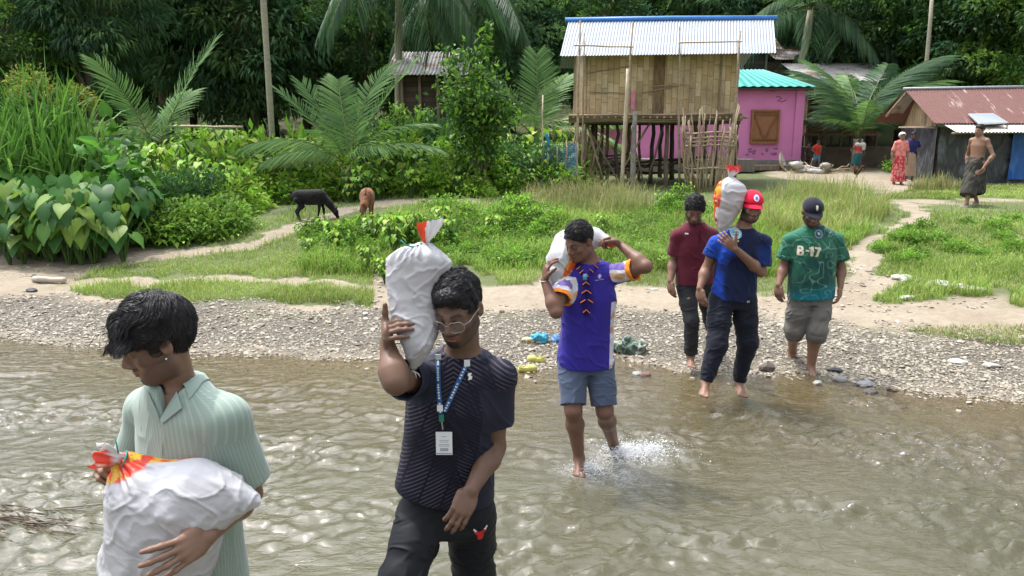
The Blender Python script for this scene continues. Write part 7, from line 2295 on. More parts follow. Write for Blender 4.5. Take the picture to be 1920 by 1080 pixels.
MB().tube([W(1021, 526, Yq-.12)+.030*np.array([math.cos(q_), math.sin(q_), .15*math.cos(q_)]) for q_ in np.linspace(0, 2*PI, 20)], .003, 6, cap=False).build('bracelet', plain('pale_bead', (.6, .5, .4), .5), e, True)
# sack across the shoulders
sk = empty('rice_sack', tuple(W(1090, 480, Yq+.12)), 'white sack with an orange-red side held behind the neck of the person in purple', 'sack', 'sacks carried across the river')
v = Vol(.006)
PTS = [(1038, 532, Yq-.05, .03), (1045, 512, Yq-.03, .058), (1052, 485, Yq+.02, .085), (1066, 460, Yq+.10, .098), (1090, 448, Yq+.17, .092), (1115, 446, Yq+.17, .062), (1134, 450, Yq+.13, .030), (1148, 458, Yq+.08, .024)]
v.chain([W(*q[:3]) for q in PTS], [q[3] for q in PTS], .03)
v.ell(W(1062, 505, Yq-.01), (.06, .05, .10), None, .05)
V, Q = v.mesh(2); V = folds(V, Q, .009, [[5, 0, 4], [0, 6, 0], [-4, 0, 6]], 4)
px, py = topix(V)
w = ((px-1036)*.45+(540-py)*-.0 > 0)
lin = (px-1062)+(py-500)*.42 > -2+6*fbm(V*14, 2)
n_ = fbm(V*26, 3)
red = lin & (px < 1098) & (py > 455)
red |= (px > 1122)&(py > 449)
col = np.tile((.58, .59, .60), (len(V), 1)); col[red] = (.66, .09, .02); col[red & (n_ > .25)] = (.75, .30, .05); col[red & (n_ < -.6)] = (.7, .65, .6)
mk('sack', V, Q, sackm, sk, {'Col': col})

# ------------------------------------------------------------------ man in the maroon polo (behind)
Yq = 6.85
nk = W(1303, 419, Yq); hc = W(1302, 393, Yq-.09); fwd = unit(np.array([-.12, -.85, -.55])); up = unit(np.array([0, -.5, .86]))
pole_m = plaincloth('maroon_knit', (.115, .018, .030), .85)
p5 = man('bearded person looking down in a maroon polo shirt and black trousers', hc, fwd, up, nk, W(1335, 436, Yq+.03), W(1271, 438, Yq-.02),
         W(1345, 492, Yq+.08), W(1340, 536, Yq-.02), W(1263, 490, Yq+.04), W(1257, 526, Yq-.06), W(1304, 528, Yq+.02), W(1332, 598, Yq+.02), W(1345, 650, Yq+.32), W(1297, 602, Yq-.14), W(1295, 668, Yq-.10),
         relaxed((0, -.1, -1), (-.5, -.8, 0), (-1, 0, 0)), relaxed((.0, -.1, -1), (.5, -.8, 0), (1, 0, 0)), (.23, .125, .085), 1.0, .0062,
         dict(beard=.85, mous=.85, lips=(.2, .08, .07)), dict(th=.012, line=.020, disp=.004, sc=90, top=.006),
         dict(mat=pole_m, slv=(.72, .72), collar=plaincloth('maroon_rib', (.10, .015, .026)), hem=(0, 0, -.01), name='polo_shirt', fold=.006, seed=9),
         dict(mat=plain('black_cotton', (.012, .013, .015), .8, .2, 5), w=.95, r=(.092, .08, .068, .062), end=.92), fR=(-.15, -1, 0), fL=(.3, -1, -.6), ground=float(hgt(2, Yq)))
def buzz(p_, hc_, fwd_, up_, S_, n, ln, sd, line=.019):
    h_ = [c_ for c_ in p_['e'].children if c_.name.startswith('hair')][0]
    strands('hair_strands', h_, hc_, frame(fwd_, up_), S_, sd, n, 260, (.082, .102, .096), ln, (.0006, .0025), .0013, lambda p: ~((p[:, 2] < -.035) | (.75*p[:, 1]-.66*p[:, 2] > line) | ((np.abs(p[:, 0]) > .045) & (p[:, 2] < .006) & (p[:, 1] > -.040))),
            lambda p, nz: unit(nz+np.array([0, .2, 0])), c0=(0, -.015, .037), layers=.06, lift=.8, steps=6, tipjoin=.4, jit=.009, stop=-.1, hug=.7)
buzz(p5, hc, fwd, up, 1.0, 4500, (.018, .032), 5); buzz(p3, *P3H, .97, 4500, (.006, .013), 6, .016)
bv = p5['bvh']; og = W(1289, 438, 6.5); og[1] = 6.4
decal('chest_label', [rect(-.016, -.007, .016, .007)], W(1289, 439, 6.72)-[0, .3, 0], X_, Z_, dv, bv, plain('white_label', (.75, .72, .72), .6), p5['shirt'], .004)
og = W(1313, 446, 6.72)-[0, .3, 0]; decal('placket', [rect(-.012, -.05, .012, .06)], og, X_, Z_, dv, bv, plaincloth('dark_maroon', (.075, .010, .018)), p5['shirt'], .005)

# ------------------------------------------------------------------ man with the red cap
Yq = 6.08
nk = W(1392, 430, Yq); hc = W(1409, 387, Yq-.06); fwd = unit(np.array([.02, -.97, -.20])); up = unit(np.array([.05, -.20, .98]))
def blue_col(V, sl, nk_, ch, wa, he):
    n = fbm(V*np.array([3.2, 3.2, 3.2])+5, 3)
    t_ = smooth(-.25, .35, n+(-(V[:, 0]-wa[0])*4.5)+(ch[2]-V[:, 2]-.1)*1.2)[:, None]
    c = np.array((.010, .016, .05))*(1-t_)+np.array((.012, .055, .36))*t_
    for s0, s1, d_ in sl:
        al = (V-s0) @ d_; L_ = np.linalg.norm(s1-s0); pr = np.linalg.norm(V-s0-al[:, None]*d_, axis=1)
        on = (al > .02) & (pr < .1); c[on] = c[on]*.4+np.array((.010, .035, .17))*.6
        c[(al > L_-.016) & (pr < .1)] = (.010, .020, .06)
    return c
def track_col(V):
    return np.tile((.010, .012, .020), (len(V), 1))
p4 = man('bearded person in a red cap, blue football shirt and black track trousers carrying a sack', hc, fwd, up, nk, W(1431, 450, Yq-.01), W(1344, 452, Yq+.04),
         W(1427, 510, Yq-.04), W(1378, 466, Yq-.24), W(1324, 505, Yq+.08), W(1312, 540, Yq-.02), W(1374, 553, Yq+.03), W(1402, 642, Yq-.02), W(1385, 716, Yq+.00), W(1344, 648, Yq-.14), W(1323, 716, Yq-.22),
         ((-.75, -.1, .62), (-.2, .9, .1), (.3, -.15, .9), dict(curl=(.35, .45, .2), spread=.14, tdir=unit(np.array([.0, -.2, 1])))), relaxed((.05, -.15, -1), (.6, -.8, 0), (1, .2, 0)),
         (.24, .132, .09), 1.0, .0058, dict(beard=.85, mous=.85, lips=(.24, .10, .08), eyes_open=True), dict(th=.006, line=.014, top=-.01, disp=.002),
         dict(mat=cloth_v, col=blue_col, slv=(.80, .50), r2=.078, hem=(0, 0, -.03), rx=[.178, .168, .190, .142, .08], name='football_shirt', fold=.008, seed=13),
         dict(mat=cloth_v, col=track_col, r=(.104, .094, .084, .052), end=.98, fold=.008, seed=2), fR=(-.35, -1, -.1), fL=(.0, -1, -.15), ground=float(hgt(1.8, Yq)), girth=1.02)
cm = plaincloth('red_cap_cloth', (.62, .012, .045), .8, sheen=.1)
o, cb = cap_hat(hc, frame(fwd, up), 1.0, p4['e'], cm, cm, label='bright red baseball cap with a round white badge')
M4 = frame(fwd, up)
bdg = hc+M4 @ np.array([.0, .13, .090]); ax4, ay4, dd4 = -M4[:, 0], M4[:, 2], -M4[:, 1]
decal('badge', [circ(0, 0, .021, .023)], bdg+M4[:, 1]*.1, ax4, ay4, dd4, cb, plain('badge_white', (.7, .72, .8), .6), o, .003)
decal('badge_shield', [[(-.010, .012), (.010, .012), (.010, -.004), (0, -.015), (-.010, -.004)]], bdg+M4[:, 1]*.1, ax4, ay4, dd4, cb, plain('badge_blue', (.12, .16, .50), .6), o, .002, .004)
bv = p4['bvh']; og = W(1384, 442, 5.9)-[0, .5, 0]
og = W(1386, 441, 5.92)-[0, .2, 0]
decal('crest', [circ(0, 0, .040, .044), ], og, X_, Z_, dv, bv, plain('crest_light', (.32, .55, .60), .6, .25, 80), p4['shirt'], .004)
decal('crest_centre', [[(-.020, .014), (.020, .014), (.020, -.006), (0, -.028), (-.020, -.006)]], og, X_, Z_, dv, bv, plain('crest_blue', (.05, .20, .38), .6), p4['shirt'], .003, .004)
decal('crest_cross', [rect(-.003, -.022, .003, .013), rect(-.018, -.002, .018, .003)], og, X_, Z_, dv, bv, plain('crest_white', (.65, .72, .70), .6), p4['shirt'], .002, .0055)
decal('crest_star', [rect(.008, -.062, .020, -.050)], og, X_, Z_, dv, bv, plain('crest_gold', (.55, .52, .12), .6), p4['shirt'], .002, .003)
og = W(1409, 570, 5.9)-[0, .3, 0]; decal('trouser_logo', [[(-.014, 0), (0, .010), (.014, 0), (.004, -.002), (0, .003), (-.004, -.002)], rect(-.012, -.008, .012, -.005)], og, X_, Z_, dv, p4['bvp'], plain('logo_white', (.6, .6, .65), .6), p4['pants'], .0025)
sk = empty('rice_sack', tuple(W(1365, 385, Yq-.02)), 'upright white sack with a red and orange printed back on the red-capped person', 'sack', 'sacks carried across the river')
v = Vol(.006)
PT = [(1353, 432, .025), (1357, 418, .065), (1361, 400, .098), (1366, 380, .120), (1370, 358, .128), (1372, 344, .105), (1371, 336, .050), (1371, 331, .016)]
C_ = [W(a_, b2, Yq-.03+.0*k) for k, (a_, b2, _) in enumerate(PT)]
v.loft(C_, [q[2] for q in PT], [q[2]*.85 for q in PT], np.array([1, 0, 0]), np.array([0, 1, 0]), .01)
V, Q = v.mesh(2); V = folds(V, Q, .009, [[5, 0, -3], [0, 6, 0], [4, 0, 8]], 6)
col = sack_print(V, W(1363, 385, Yq-.03), np.array([-1, .35, .08]), .050, (.58, .58, .60), 4)
mk('sack', V, Q, sackm, sk, {'Col': col})
a = np.linspace(0, 2*PI, 41); rows_ = []
for px, py, r_, k in ((1370, 332, .018, .2), (1371, 326, .028, .6), (1374, 320, .050, .9), (1372, 312, .038, 1)):
    c_ = W(px, py, Yq-.03); rr = r_*(1+.25*k*np.sin(a*5)+.18*k*np.sin(a*9+1)); rows_.append(np.stack([c_[0]+rr*np.cos(a)+.018*k*(np.sin(a) > .1), c_[1]+rr*.6*np.sin(a), c_[2]+.014*k*np.sin(a*3)], 1))
X2 = np.stack(rows_, 0); cc = np.where(X2[..., 2:3] > W(1370, 321, Yq)[2]+.0, (.66, .05, .05), (.58, .58, .60)).reshape(-1, 3)
MB().grid(X2).build('gathered_top', sackm, sk, True, {'Col': cc})

# ------------------------------------------------------------------ man in the green jersey
Yq = 6.78
nk = W(1525, 425, Yq); hc = W(1523, 398, Yq-.08); fwd = unit(np.array([-.05, -.90, -.42])); up = unit(np.array([0, -.36, .93]))
def green_col(V, sl, nk_, ch, wa, he):
    n = fbm(V*np.array([6, 6, 5])+2, 3); n2 = fbm(V*np.array([4, 4, 5])+9, 3)
    t_ = smooth(-.3, .4, n)[:, None]
    c = np.array((.018, .075, .062))*(1-t_)+np.array((.030, .14, .085))*t_
    low = smooth(he[2]+.17, he[2]+.04, V[:, 2]-.25*(V[:, 0]-he[0]))[:, None]
    c = c*(1-low)+np.array((.012, .16, .20))*low
    lines_ = np.minimum(np.abs(n2-.05), np.abs(n2+.38))
    w = (smooth(.035, .012, lines_)*.55)[:, None]
    c = c*(1-w)+np.array((.22, .40, .32))*w
    for s0, s1, d_ in sl:
        al = (V-s0) @ d_; L_ = np.linalg.norm(s1-s0); pr = np.linalg.norm(V-s0-al[:, None]*d_, axis=1)
        c[(al > L_-.022) & (pr < .1)] = (.016, .07, .055)
    return c
gk = plaincloth('grey_khaki', (.155, .150, .135), .85, .12)
p6 = man('bearded person in a dark cap, green lettered jersey and grey rolled-up trousers', hc, fwd, up, nk, W(1569, 446, Yq+.01), W(1482, 446, Yq+.01),
         W(1577, 502, Yq+.04), W(1576, 538, Yq-.06), W(1470, 500, Yq+.04), W(1460, 534, Yq-.06), W(1521, 548, Yq), W(1532, 620, Yq-.08), W(1520, 690, Yq-.04), W(1490, 618, Yq+.02), W(1486, 658, Yq+.34),
         relaxed((.0, -.1, -1), (-.6, -.8, 0), (-1, 0, 0)), relaxed((-.05, -.1, -1), (.6, -.8, 0), (1, .0, 0)), (.23, .125, .085), 1.0, .006,
         dict(beard=.85, mous=.85, lips=(.26, .11, .09)), dict(th=.005, line=.014, top=-.012, disp=.002),
         dict(mat=cloth_v, col=green_col, slv=(.70, .70), r2=.085, hem=(0, 0, -.05), rx=[.198, .198, .205, .150, .082], ry=[.140, .145, .138, .108, .066], name='jersey', collar=plaincloth('green_rib', (.05, .14, .12)), fold=.008, seed=21),
         dict(mat=gk, r=(.108, .10, .088, .078), end=.16, fold=.008, seed=11), fL=(-.1, -1, 0), fR=(.1, -.9, -1.1), ground=float(hgt(2.7, Yq)), girth=1.04)
# rolled cuffs
for kn, an in ((W(1532, 620, Yq-.08), W(1520, 690, Yq-.04)), (W(1490, 618, Yq+.02), W(1486, 658, Yq+.34))):
    d_ = unit(an-kn); u1 = unit(np.cross(d_, (0, 1, 0))); u2 = np.cross(d_, u1); c_ = kn+d_*.06; rows_ = []
    for al, r_ in ((-.035, .078), (-.03, .090), (.0, .093), (.035, .088), (.045, .074), (.03, .066)):
        rows_.append(c_+d_*al+r_*(1+.02*np.sin(a*5))[:, None]*(np.cos(a)[:, None]*u1+np.sin(a)[:, None]*u2))
    MB().grid(np.stack(rows_, 0)).build('rolled_cuff', plaincloth('dark_khaki', (.11, .105, .092), .85, .15), p6['pants'], True)
cm = plaincloth('dark_cap_cloth', (.014, .016, .026), .8)
o, cb = cap_hat(hc, frame(fwd, up), 1.02, p6['e'], cm, cm, label='dark baseball cap with a small pale emblem')
M6 = frame(fwd, up)
decal('emblem', [[(-.010, .016), (0, .021), (.010, .016), (.008, -.006), (0, -.019), (-.008, -.006)]], hc+M6 @ np.array([0, .24, .088]), -M6[:, 0], M6[:, 2], -M6[:, 1], cb, plain('emblem_pale', (.6, .58, .5), .6, .3, 90), o, .003)
bv = p6['bvh']
def letters(txt, size, origin, ax, ay, dv_, bvh, mat, parent, name, off=.003, bold=.0):
    cu = bpy.data.curves.new(name, 'FONT'); cu.body = txt; cu.size = size; cu.align_x = 'CENTER'; cu.align_y = 'CENTER'; cu.resolution_u = 2; cu.offset = bold; cu.space_character = 1.05
    ob = bpy.data.objects.new(name+'_tmp', cu); C.objects.link(ob)
    me = bpy.data.meshes.new_from_object(ob.evaluated_get(bpy.context.evaluated_depsgraph_get()))
    V = np.array([v_.co[:2] for v_ in me.vertices]); polys = [tuple(p_.vertices) for p_ in me.polygons]
    bpy.data.objects.remove(ob); bpy.data.curves.remove(cu)
    F3 = np.array([p_ for p_ in polys if len(p_) == 3]); F4 = np.array([p_ for p_ in polys if len(p_) == 4])
    return mk(name, project(V, origin, ax, ay, dv_, bvh, off), [f for f in (F3, F4) if len(f)], mat, parent, smooth_=False)
cream = plain('cream_print', (.62, .56, .40), .6, .1)
ts = .001
LT = [[(-.078, -.042), (-.078, .042), (-.038, .042), (-.026, .034), (-.026, .010), (-.034, .002), (-.024, -.006), (-.024, -.034), (-.036, -.042)], rect(-.012, -.006, .018, .010),
      [(.026, -.046), (.026, .020), (.014, .020), (.014, .032), (.034, .040), (.052, .040), (.052, -.046)], [(.060, .038), (.060, .020), (.088, .016), (.066, -.048), (.088, -.050), (.114, .016), (.114, .032)]]
decal('jersey_number', LT, W(1522, 474, 6.55)-[0, .25, 0], X_, Z_, dv, bv, cream, p6['shirt'], .0035, .006)
decal('jersey_number', [rect(-.058, .014, -.046, .028), rect(-.058, -.026, -.045, -.010)], W(1522, 474, 6.55)-[0, .25, 0], X_, Z_, dv, bv, plain('green_counter', (.03, .10, .08), .7), p6['shirt'], .003, .0075)
og = W(1541, 441, 6.6)-[0, .25, 0]
decal('crest', [[(x_, y_) for x_, y_ in circ(0, 0, .036, .038)]], og, X_, Z_, dv, bv, plain('crest_grey', (.20, .30, .34), .6, .3, 60), p6['shirt'], .004)
decal('crest_centre', [circ(0, 0, .026, .027)], og, X_, Z_, dv, bv, plain('crest_navy', (.02, .06, .10), .6), p6['shirt'], .003, .004)
decal('crest_mark', [[(-.014, .010), (-.002, .014), (.012, .006), (.014, -.010), (.004, -.002), (-.008, -.014)]], og, X_, Z_, dv, bv, plain('crest_pale', (.45, .55, .58), .6), p6['shirt'], .003, .006)
for sx in (-1, 1):
    p = nk+[sx*.066, -.030, .004]
    MB().beam(p+[0, -.006, .016], p+[sx*.012, -.016, -.026], .008, .002, (0, 1, 0)).build('collar_stripe', cream, p6['shirt'])
# ================================================================== villagers in the background
def auto(label, px, Y_, H, face_d, skin='deep', shirt=None, skirt=None, pants=None, hands=None, group='villagers near the houses', vox=.011, hairkw={}, step=.10, slim=1.0):
    S = H/1.72; p0 = at(px, Y_); f = unit(np.array([face_d[0], face_d[1], 0])); sd_ = unit(np.cross((0, 0, 1), f))   # sd_ = person's left
    q = lambda s, fw, z: p0+sd_*s*S+f*fw*S+np.array([0, 0, z*S])
    h_ = hands or ((.24, .06, .80), (-.24, .02, .80)); el = ((.25, -.03, 1.08), (-.25, -.03, 1.08))
    if hands: el = tuple((mid(np.array((sg*.19, 0, 1.36)), np.array(hh))+np.array([sg*.09, -.09, -.03])) for sg, hh in zip((1, -1), h_))
    nk, shL, shR = q(0, 0, 1.46), q(.165, 0, 1.405), q(-.165, 0, 1.405)
    hc = q(0, .03, 1.60)
    r = man(label, hc, np.array([f[0], f[1], -.12]), (0, 0, 1), nk, shL, shR, q(*el[0]), q(*h_[0]), q(*el[1]), q(*h_[1]), q(0, 0, .95), q(.10, step*.6+.03, .50), q(.10, step, .09), q(-.10, -step*.3+.03, .50), q(-.10, -step, .09),
            ((0, 0, -1), -sd_, f), ((0, 0, -1), sd_, f), skin, S, vox, dict(beard=0, mous=0), hairkw, shirt, pants, f2=f, fL=f, fR=f, girth=slim, group=group, ground=p0[2])
    if skirt:
        v = Vol(vox); zb_ = skirt.get('bottom', .14)
        v.loft([q(0, .0, zb_), q(0, .0, .55), q(0, 0, .86), q(0, 0, 1.04)], np.array(skirt.get('rx', [.21, .195, .175, .150]))*S, np.array(skirt.get('ry', [.16, .15, .135, .115]))*S, sd_, f)
        for k in skirt.get('kick', []): v.cone(q(0, 0, .85), q(*k), .16*S, .155*S, .08, flat=True)
        V, Q = v.mesh(1); V = folds(V, Q, .016*S, [[8, 0, 0], [0, 8, 0], [0, 0, 1.2]], 3)
        cc = skirt['col'](V)
        mk(skirt.get('name', 'skirt'), V, Q, cloth_v, r['e'], {'Col': cc})
    return r, q
flat = lambda c: (lambda V, *a: np.tile(c, (len(V), 1)))
def patt(c1, c2, s, th=.1): return lambda V, *a: np.where((fbm(V*s, 2) > th)[:, None], c2, c1)
r, q = auto('bare-chested person in a dark wrapped lungi walking past the black tarpaulin hut', 1821, 15.9, 1.70, (-.92, -.40), 'warm', None,
            dict(col=patt((.035, .032, .028), (.06, .055, .045), 14), name='lungi', bottom=.30, kick=[(.07, .27, .24), (-.07, -.24, .28)], rx=[.20, .19, .165, .145]), vox=.0085, step=.30, hands=((.25, .10, .86), (-.24, -.05, .84)))
sn = plain('pale_sandal', (.42, .40, .36), .8)
for s_, st in ((.10, .30), (-.10, -.30)):
    p = q(s_, st+.06, .02); f_ = unit(np.array([-.8, -.6, 0]))
    MB().box(p-[0, 0, .0], (.27, .10, .03), np.array([[f_[0], -f_[1], 0], [f_[1], f_[0], 0], [0, 0, 1]])).build('sandal', sn, r['e'])
M_ = frame((-.92, -.40, -.1), (0, 0, 1))
coral = patt((.62, .17, .15), (.70, .26, .22), 16)
r, q = auto('person in a coral pink top and red patterned skirt with a white headscarf', 1682, 22.0, 1.50, (-.05, -1), 'warm',
            dict(mat=cloth_v, col=coral, slv=(.9, .9), r2=.060, hem=(0, 0, .0), fold=.004), dict(col=patt((.45, .04, .06), (.62, .22, .20), 22), bottom=.12), step=.05)
hcx = q(0, .03, 1.60)
v = Vol(.010); v.ell(hcx+[0, .018, .035], (.094, .115, .092), None, .01); v.add(lambda P: -((P-hcx) @ np.array([0, .6, .8]))+.008, hcx-.3, hcx+.3, 0, 'i'); V, Q = v.mesh(1)
mk('headscarf', V, Q, plaincloth('white_headscarf', (.62, .60, .58)), r['e'])
auto('younger person in a dark blue blouse and tan skirt with a hand on her hip', 1703, 22.7, 1.46, (-.25, -1), 'deep', dict(mat=cloth_v, col=flat((.018, .022, .10)), slv=(.75, .75), r2=.062, hem=(0, 0, .02), fold=.004),
     dict(col=flat((.33, .24, .17)), bottom=.20), hands=((.19, .05, 1.03), (-.21, .02, .82)), step=.05)
auto('child in a red T-shirt and blue shorts beside the pink house corner', 1529, 28.0, 1.16, (.25, -.9), 'deep', dict(mat=plaincloth('red_cotton', (.42, .03, .02)), slv=(.7, .7), fold=.004, r2=.07), pants=dict(mat=plaincloth('faded_blue_shorts', (.09, .20, .28)), name='shorts', end=-.15), vox=.013, hands=((.05, .22, 1.12), (-.22, .12, 1.05)))
auto('child in dark clothes standing close against the pink house corner', 1512, 28.4, 1.08, (.6, -.8), 'deep', dict(mat=plaincloth('dark_brown_cotton', (.035, .025, .022)), slv=(.7, .7), fold=.004), pants=dict(mat=plaincloth('dark_shorts', (.02, .02, .025)), name='shorts', end=-.1), vox=.013)
r, q = auto('small person with a white towel on the shoulders and a teal wrap', 1606, 28.0, 1.20, (-.2, -.95), 'deep', dict(mat=cloth_v, col=patt((.45, .06, .05), (.50, .14, .12), 10), slv=(.6, .6), fold=.004),
            dict(col=flat((.018, .11, .11)), bottom=.34, name='wrap', kick=[(-.22, .05, .36)]), vox=.013, hands=((.24, .05, .82), (-.34, .05, 1.05)))
v = Vol(.012); v.cone(q(.20, .02, 1.42), q(-.10, .05, 1.44), .09, .075, .03); v.cone(q(.21, .03, 1.42), q(.22, .05, 1.22), .08, .06, .03); V, Q = v.mesh(1); V = folds(V, Q, .01, [[9, 0, 0], [0, 9, 0], [0, 0, 5]], 2)
mk('towel', V, Q, plaincloth('white_towel', (.55, .55, .52)), r['e'])

# ================================================================== animals
def goat(label, pos, heading, col, head_low, S=1.0, turn=0.0, pal_=None):
    """built along +X, then turned to its heading (radians)"""
    v = Vol(.0075)
    v.loft(np.array([[-.30, 0, .43], [-.22, 0, .445], [-.05, 0, .42], [.10, 0, .42], [.22, 0, .43], [.27, 0, .44]]), [.02, .090, .128, .120, .092, .03], [.03, .100, .138, .140, .115, .04], np.array([0, 1, 0]), np.array([0, 0, 1]), .03)
    v.ell((-.22, 0, .43), (.09, .075, .10), None, .05); v.ell((.17, 0, .42), (.10, .075, .115), None, .05)
    ct, st = math.cos(turn), math.sin(turn)
    hd = lambda x, y, z: np.array([.24+(x-.24)*ct-y*st, (x-.24)*st+y*ct, z])
    if head_low: n1, h1, h2 = hd(.34, 0, .30), hd(.44, 0, .16), hd(.485, 0, .045)
    else: n1, h1, h2 = hd(.34, 0, .52), hd(.42, 0, .60), hd(.52, 0, .53)
    v.chain([np.array([.20, 0, .46]), n1, h1], [.085, .062, .048], .04)
    v.cone(h1, h2, .044, .024, .03)
    d = unit(h2-h1); sdv = unit(np.cross(d, (0, 0, 1)) if abs(d[2]) < .95 else np.array([-st, ct, 0])); upv = np.cross(sdv, d)
    for s in (-1, 1):
        v.ell(h1+sdv*s*.058-d*.004, np.array((.036, .018, .010)), np.stack([unit(sdv*s*.8+d*.55), unit(np.cross(sdv*s, d)), unit(np.cross(unit(sdv*s*.8+d*.55), np.cross(sdv*s, d)))], 1), .006)
        v.chain([h1-d*.030+sdv*s*.018+upv*.03*np.sign(upv[2]+.01), h1-d*.060+sdv*s*.024+upv*.05*np.sign(upv[2]+.01), h1-d*.095+sdv*s*.030+upv*.055*np.sign(upv[2]+.01)], [.011, .008, .004], .004)
    for s in (-1, 1):
        fx = .03*s
        v.chain([np.array([.18, s*.055, .36]), np.array([.195+fx, s*.058, .20]), np.array([.185+fx*1.4, s*.058, .075]), np.array([.20+fx*1.4, s*.058, .018])], [.042, .021, .015, .018], .015)
        v.chain([np.array([-.20, s*.055, .38]), np.array([-.15-fx, s*.062, .27]), np.array([-.235-fx, s*.062, .165]), np.array([-.215-fx, s*.062, .06]), np.array([-.20-fx, s*.062, .018])], [.066, .040, .020, .015, .018], .018)
    v.chain([np.array([-.29, 0, .49]), np.array([-.34, 0, .52]), np.array([-.37, 0, .50])], [.022, .018, .010], .01)
    V, Q = v.mesh(1)
    V = V+vnormals(V, Q)*(fbm(V*38, 2)*.0028)[:, None]
    cc = pal_(V)
    c, s = math.cos(heading), math.sin(heading)
    V = V @ np.array([[c, s, 0], [-s, c, 0], [0, 0, 1]])*S
    o = mk('goat', V, Q, cloth_v, None, {'Col': cc}); o.location = tuple(pos)
    return tag(o, label, 'goat', 'goats grazing by the path')
def blackg(V): return np.tile((.012, .011, .012), (len(V), 1))*(1+.4*fbm(V*9, 2))[:, None]
def browng(V):
    c = np.tile((.23, .10, .05), (len(V), 1))*(1+.25*fbm(V*8, 2))[:, None]
    dk = (V[:, 0] > .40) | (V[:, 2] < .12) | ((np.abs(V[:, 1]) < .012) & (V[:, 2] > .45))
    c[dk] *= .35; return c
goat('black goat grazing with its head down beside the green thicket', at(583, 14.6), 0.05, None, True, 1.1, 0, blackg)
goat('reddish brown goat grazing head down towards the footpath', at(690, 14.3), -PI/2+.12, None, True, 1.12, -.30, browng)
# rooster
v = Vol(.009); b0 = at(1606, 24.5)
v.ell(b0+[0, 0, .20], (.11, .07, .085), np.array(Matrix.Rotation(R(-25), 3, 'Y')), .02); v.chain([b0+[-.06, 0, .24], b0+[-.10, 0, .33], b0+[-.105, 0, .38]], [.05, .030, .026], .02); v.cone(b0+[-.12, 0, .38], b0+[-.155, 0, .37], .012, .004, .005)
v.ell(b0+[-.10, 0, .415], (.03, .008, .018), None, .006); v.chain([b0+[.08, 0, .22], b0+[.14, 0, .36], b0+[.20, 0, .38], b0+[.24, 0, .30]], [.045, .035, .025, .010], .02)
for s in (-1, 1): v.chain([b0+[.0, s*.025, .14], b0+[.01, s*.03, .06], b0+[.0, s*.03, .008]], [.022, .009, .008], .008); v.cone(b0+[.0, s*.03, .008], b0+[-.05, s*.03, .006], .008, .005, .005)
V, Q = v.mesh(1); L_ = V-b0
cc = np.tile((.045, .016, .012), (len(V), 1)); cc[(L_[:, 2] > .395)] = (.5, .02, .02); cc[L_[:, 2] < .11] = (.4, .28, .05); cc[(L_[:, 0] < -.05) & (L_[:, 2] > .24) & (L_[:, 2] < .39)] = (.16, .05, .02)
tag(mk('rooster', V, Q, cloth_v, None, {'Col': cc}), 'dark red rooster standing on the bare yard behind the tall dry grass', 'rooster')

# ================================================================== things on the shore
def crumple(name, px, py, r, colr, label, seed=0, flat_=.55, cat='bag', vox=.008, amp=.03, rough=.5, cols=None):
    p = g1(px, py); v = Vol(vox); g_ = np.random.default_rng(seed)
    for k in range(6): v.ell(p+np.array([g_.uniform(-.7, .7)*r[0], g_.uniform(-.5, .5)*r[1], r[2]*g_.uniform(.2, .6)]), np.array(r)*g_.uniform(.4, .7, 3), None, .02)
    V, Q = v.mesh(0); N = vnormals(V, Q); n_ = fbm(V*16+seed, 3)
    V = V+N*((1-np.abs(n_*1.5))*amp)[:, None]; V[:, 2] = np.maximum(V[:, 2], p[2]-.01)
    if cols is None: o = mk(name, V, Q, plain(name+'_skin%d' % seed, colr, rough, .2, 20, bump=.4, bscale=30, bdist=.01))
    else: o = mk(name, V, Q, cloth_v, None, {'Col': patt(*cols)(V)})
    return tag(o, label, cat)
crumple('plastic_bag', 1010, 640, (.075, .055, .07), (.04, .32, .46), 'bright blue crumpled plastic bag on the shingle', 1)
crumple('plastic_bag', 1046, 640, (.045, .04, .045), (.08, .20, .42), 'darker blue crumpled bag half hidden behind the purple-shirted person', 2)
crumple('paper_scrap', 991, 640, (.06, .04, .03), (.50, .40, .22), 'small pale yellow scrap beside the blue plastic bag', 3, cat='scrap', amp=.012)
crumple('cloth_heap', 1180, 660, (.15, .10, .10), None, 'crumpled grey-green cloth lying on the shingle', 4, cat='cloth', amp=.035, vox=.007, cols=((.10, .14, .11), (.30, .34, .28), 12, .1))
crumple('cloth_heap', 1172, 652, (.08, .06, .07), None, 'small dark and white cloth bundle behind the grey-green cloth', 5, cat='cloth', amp=.03, vox=.007, cols=((.05, .06, .07), (.5, .5, .48), 14, .1))
ym = plain('yellow_foam', (.50, .47, .12), .6, .12, 20)
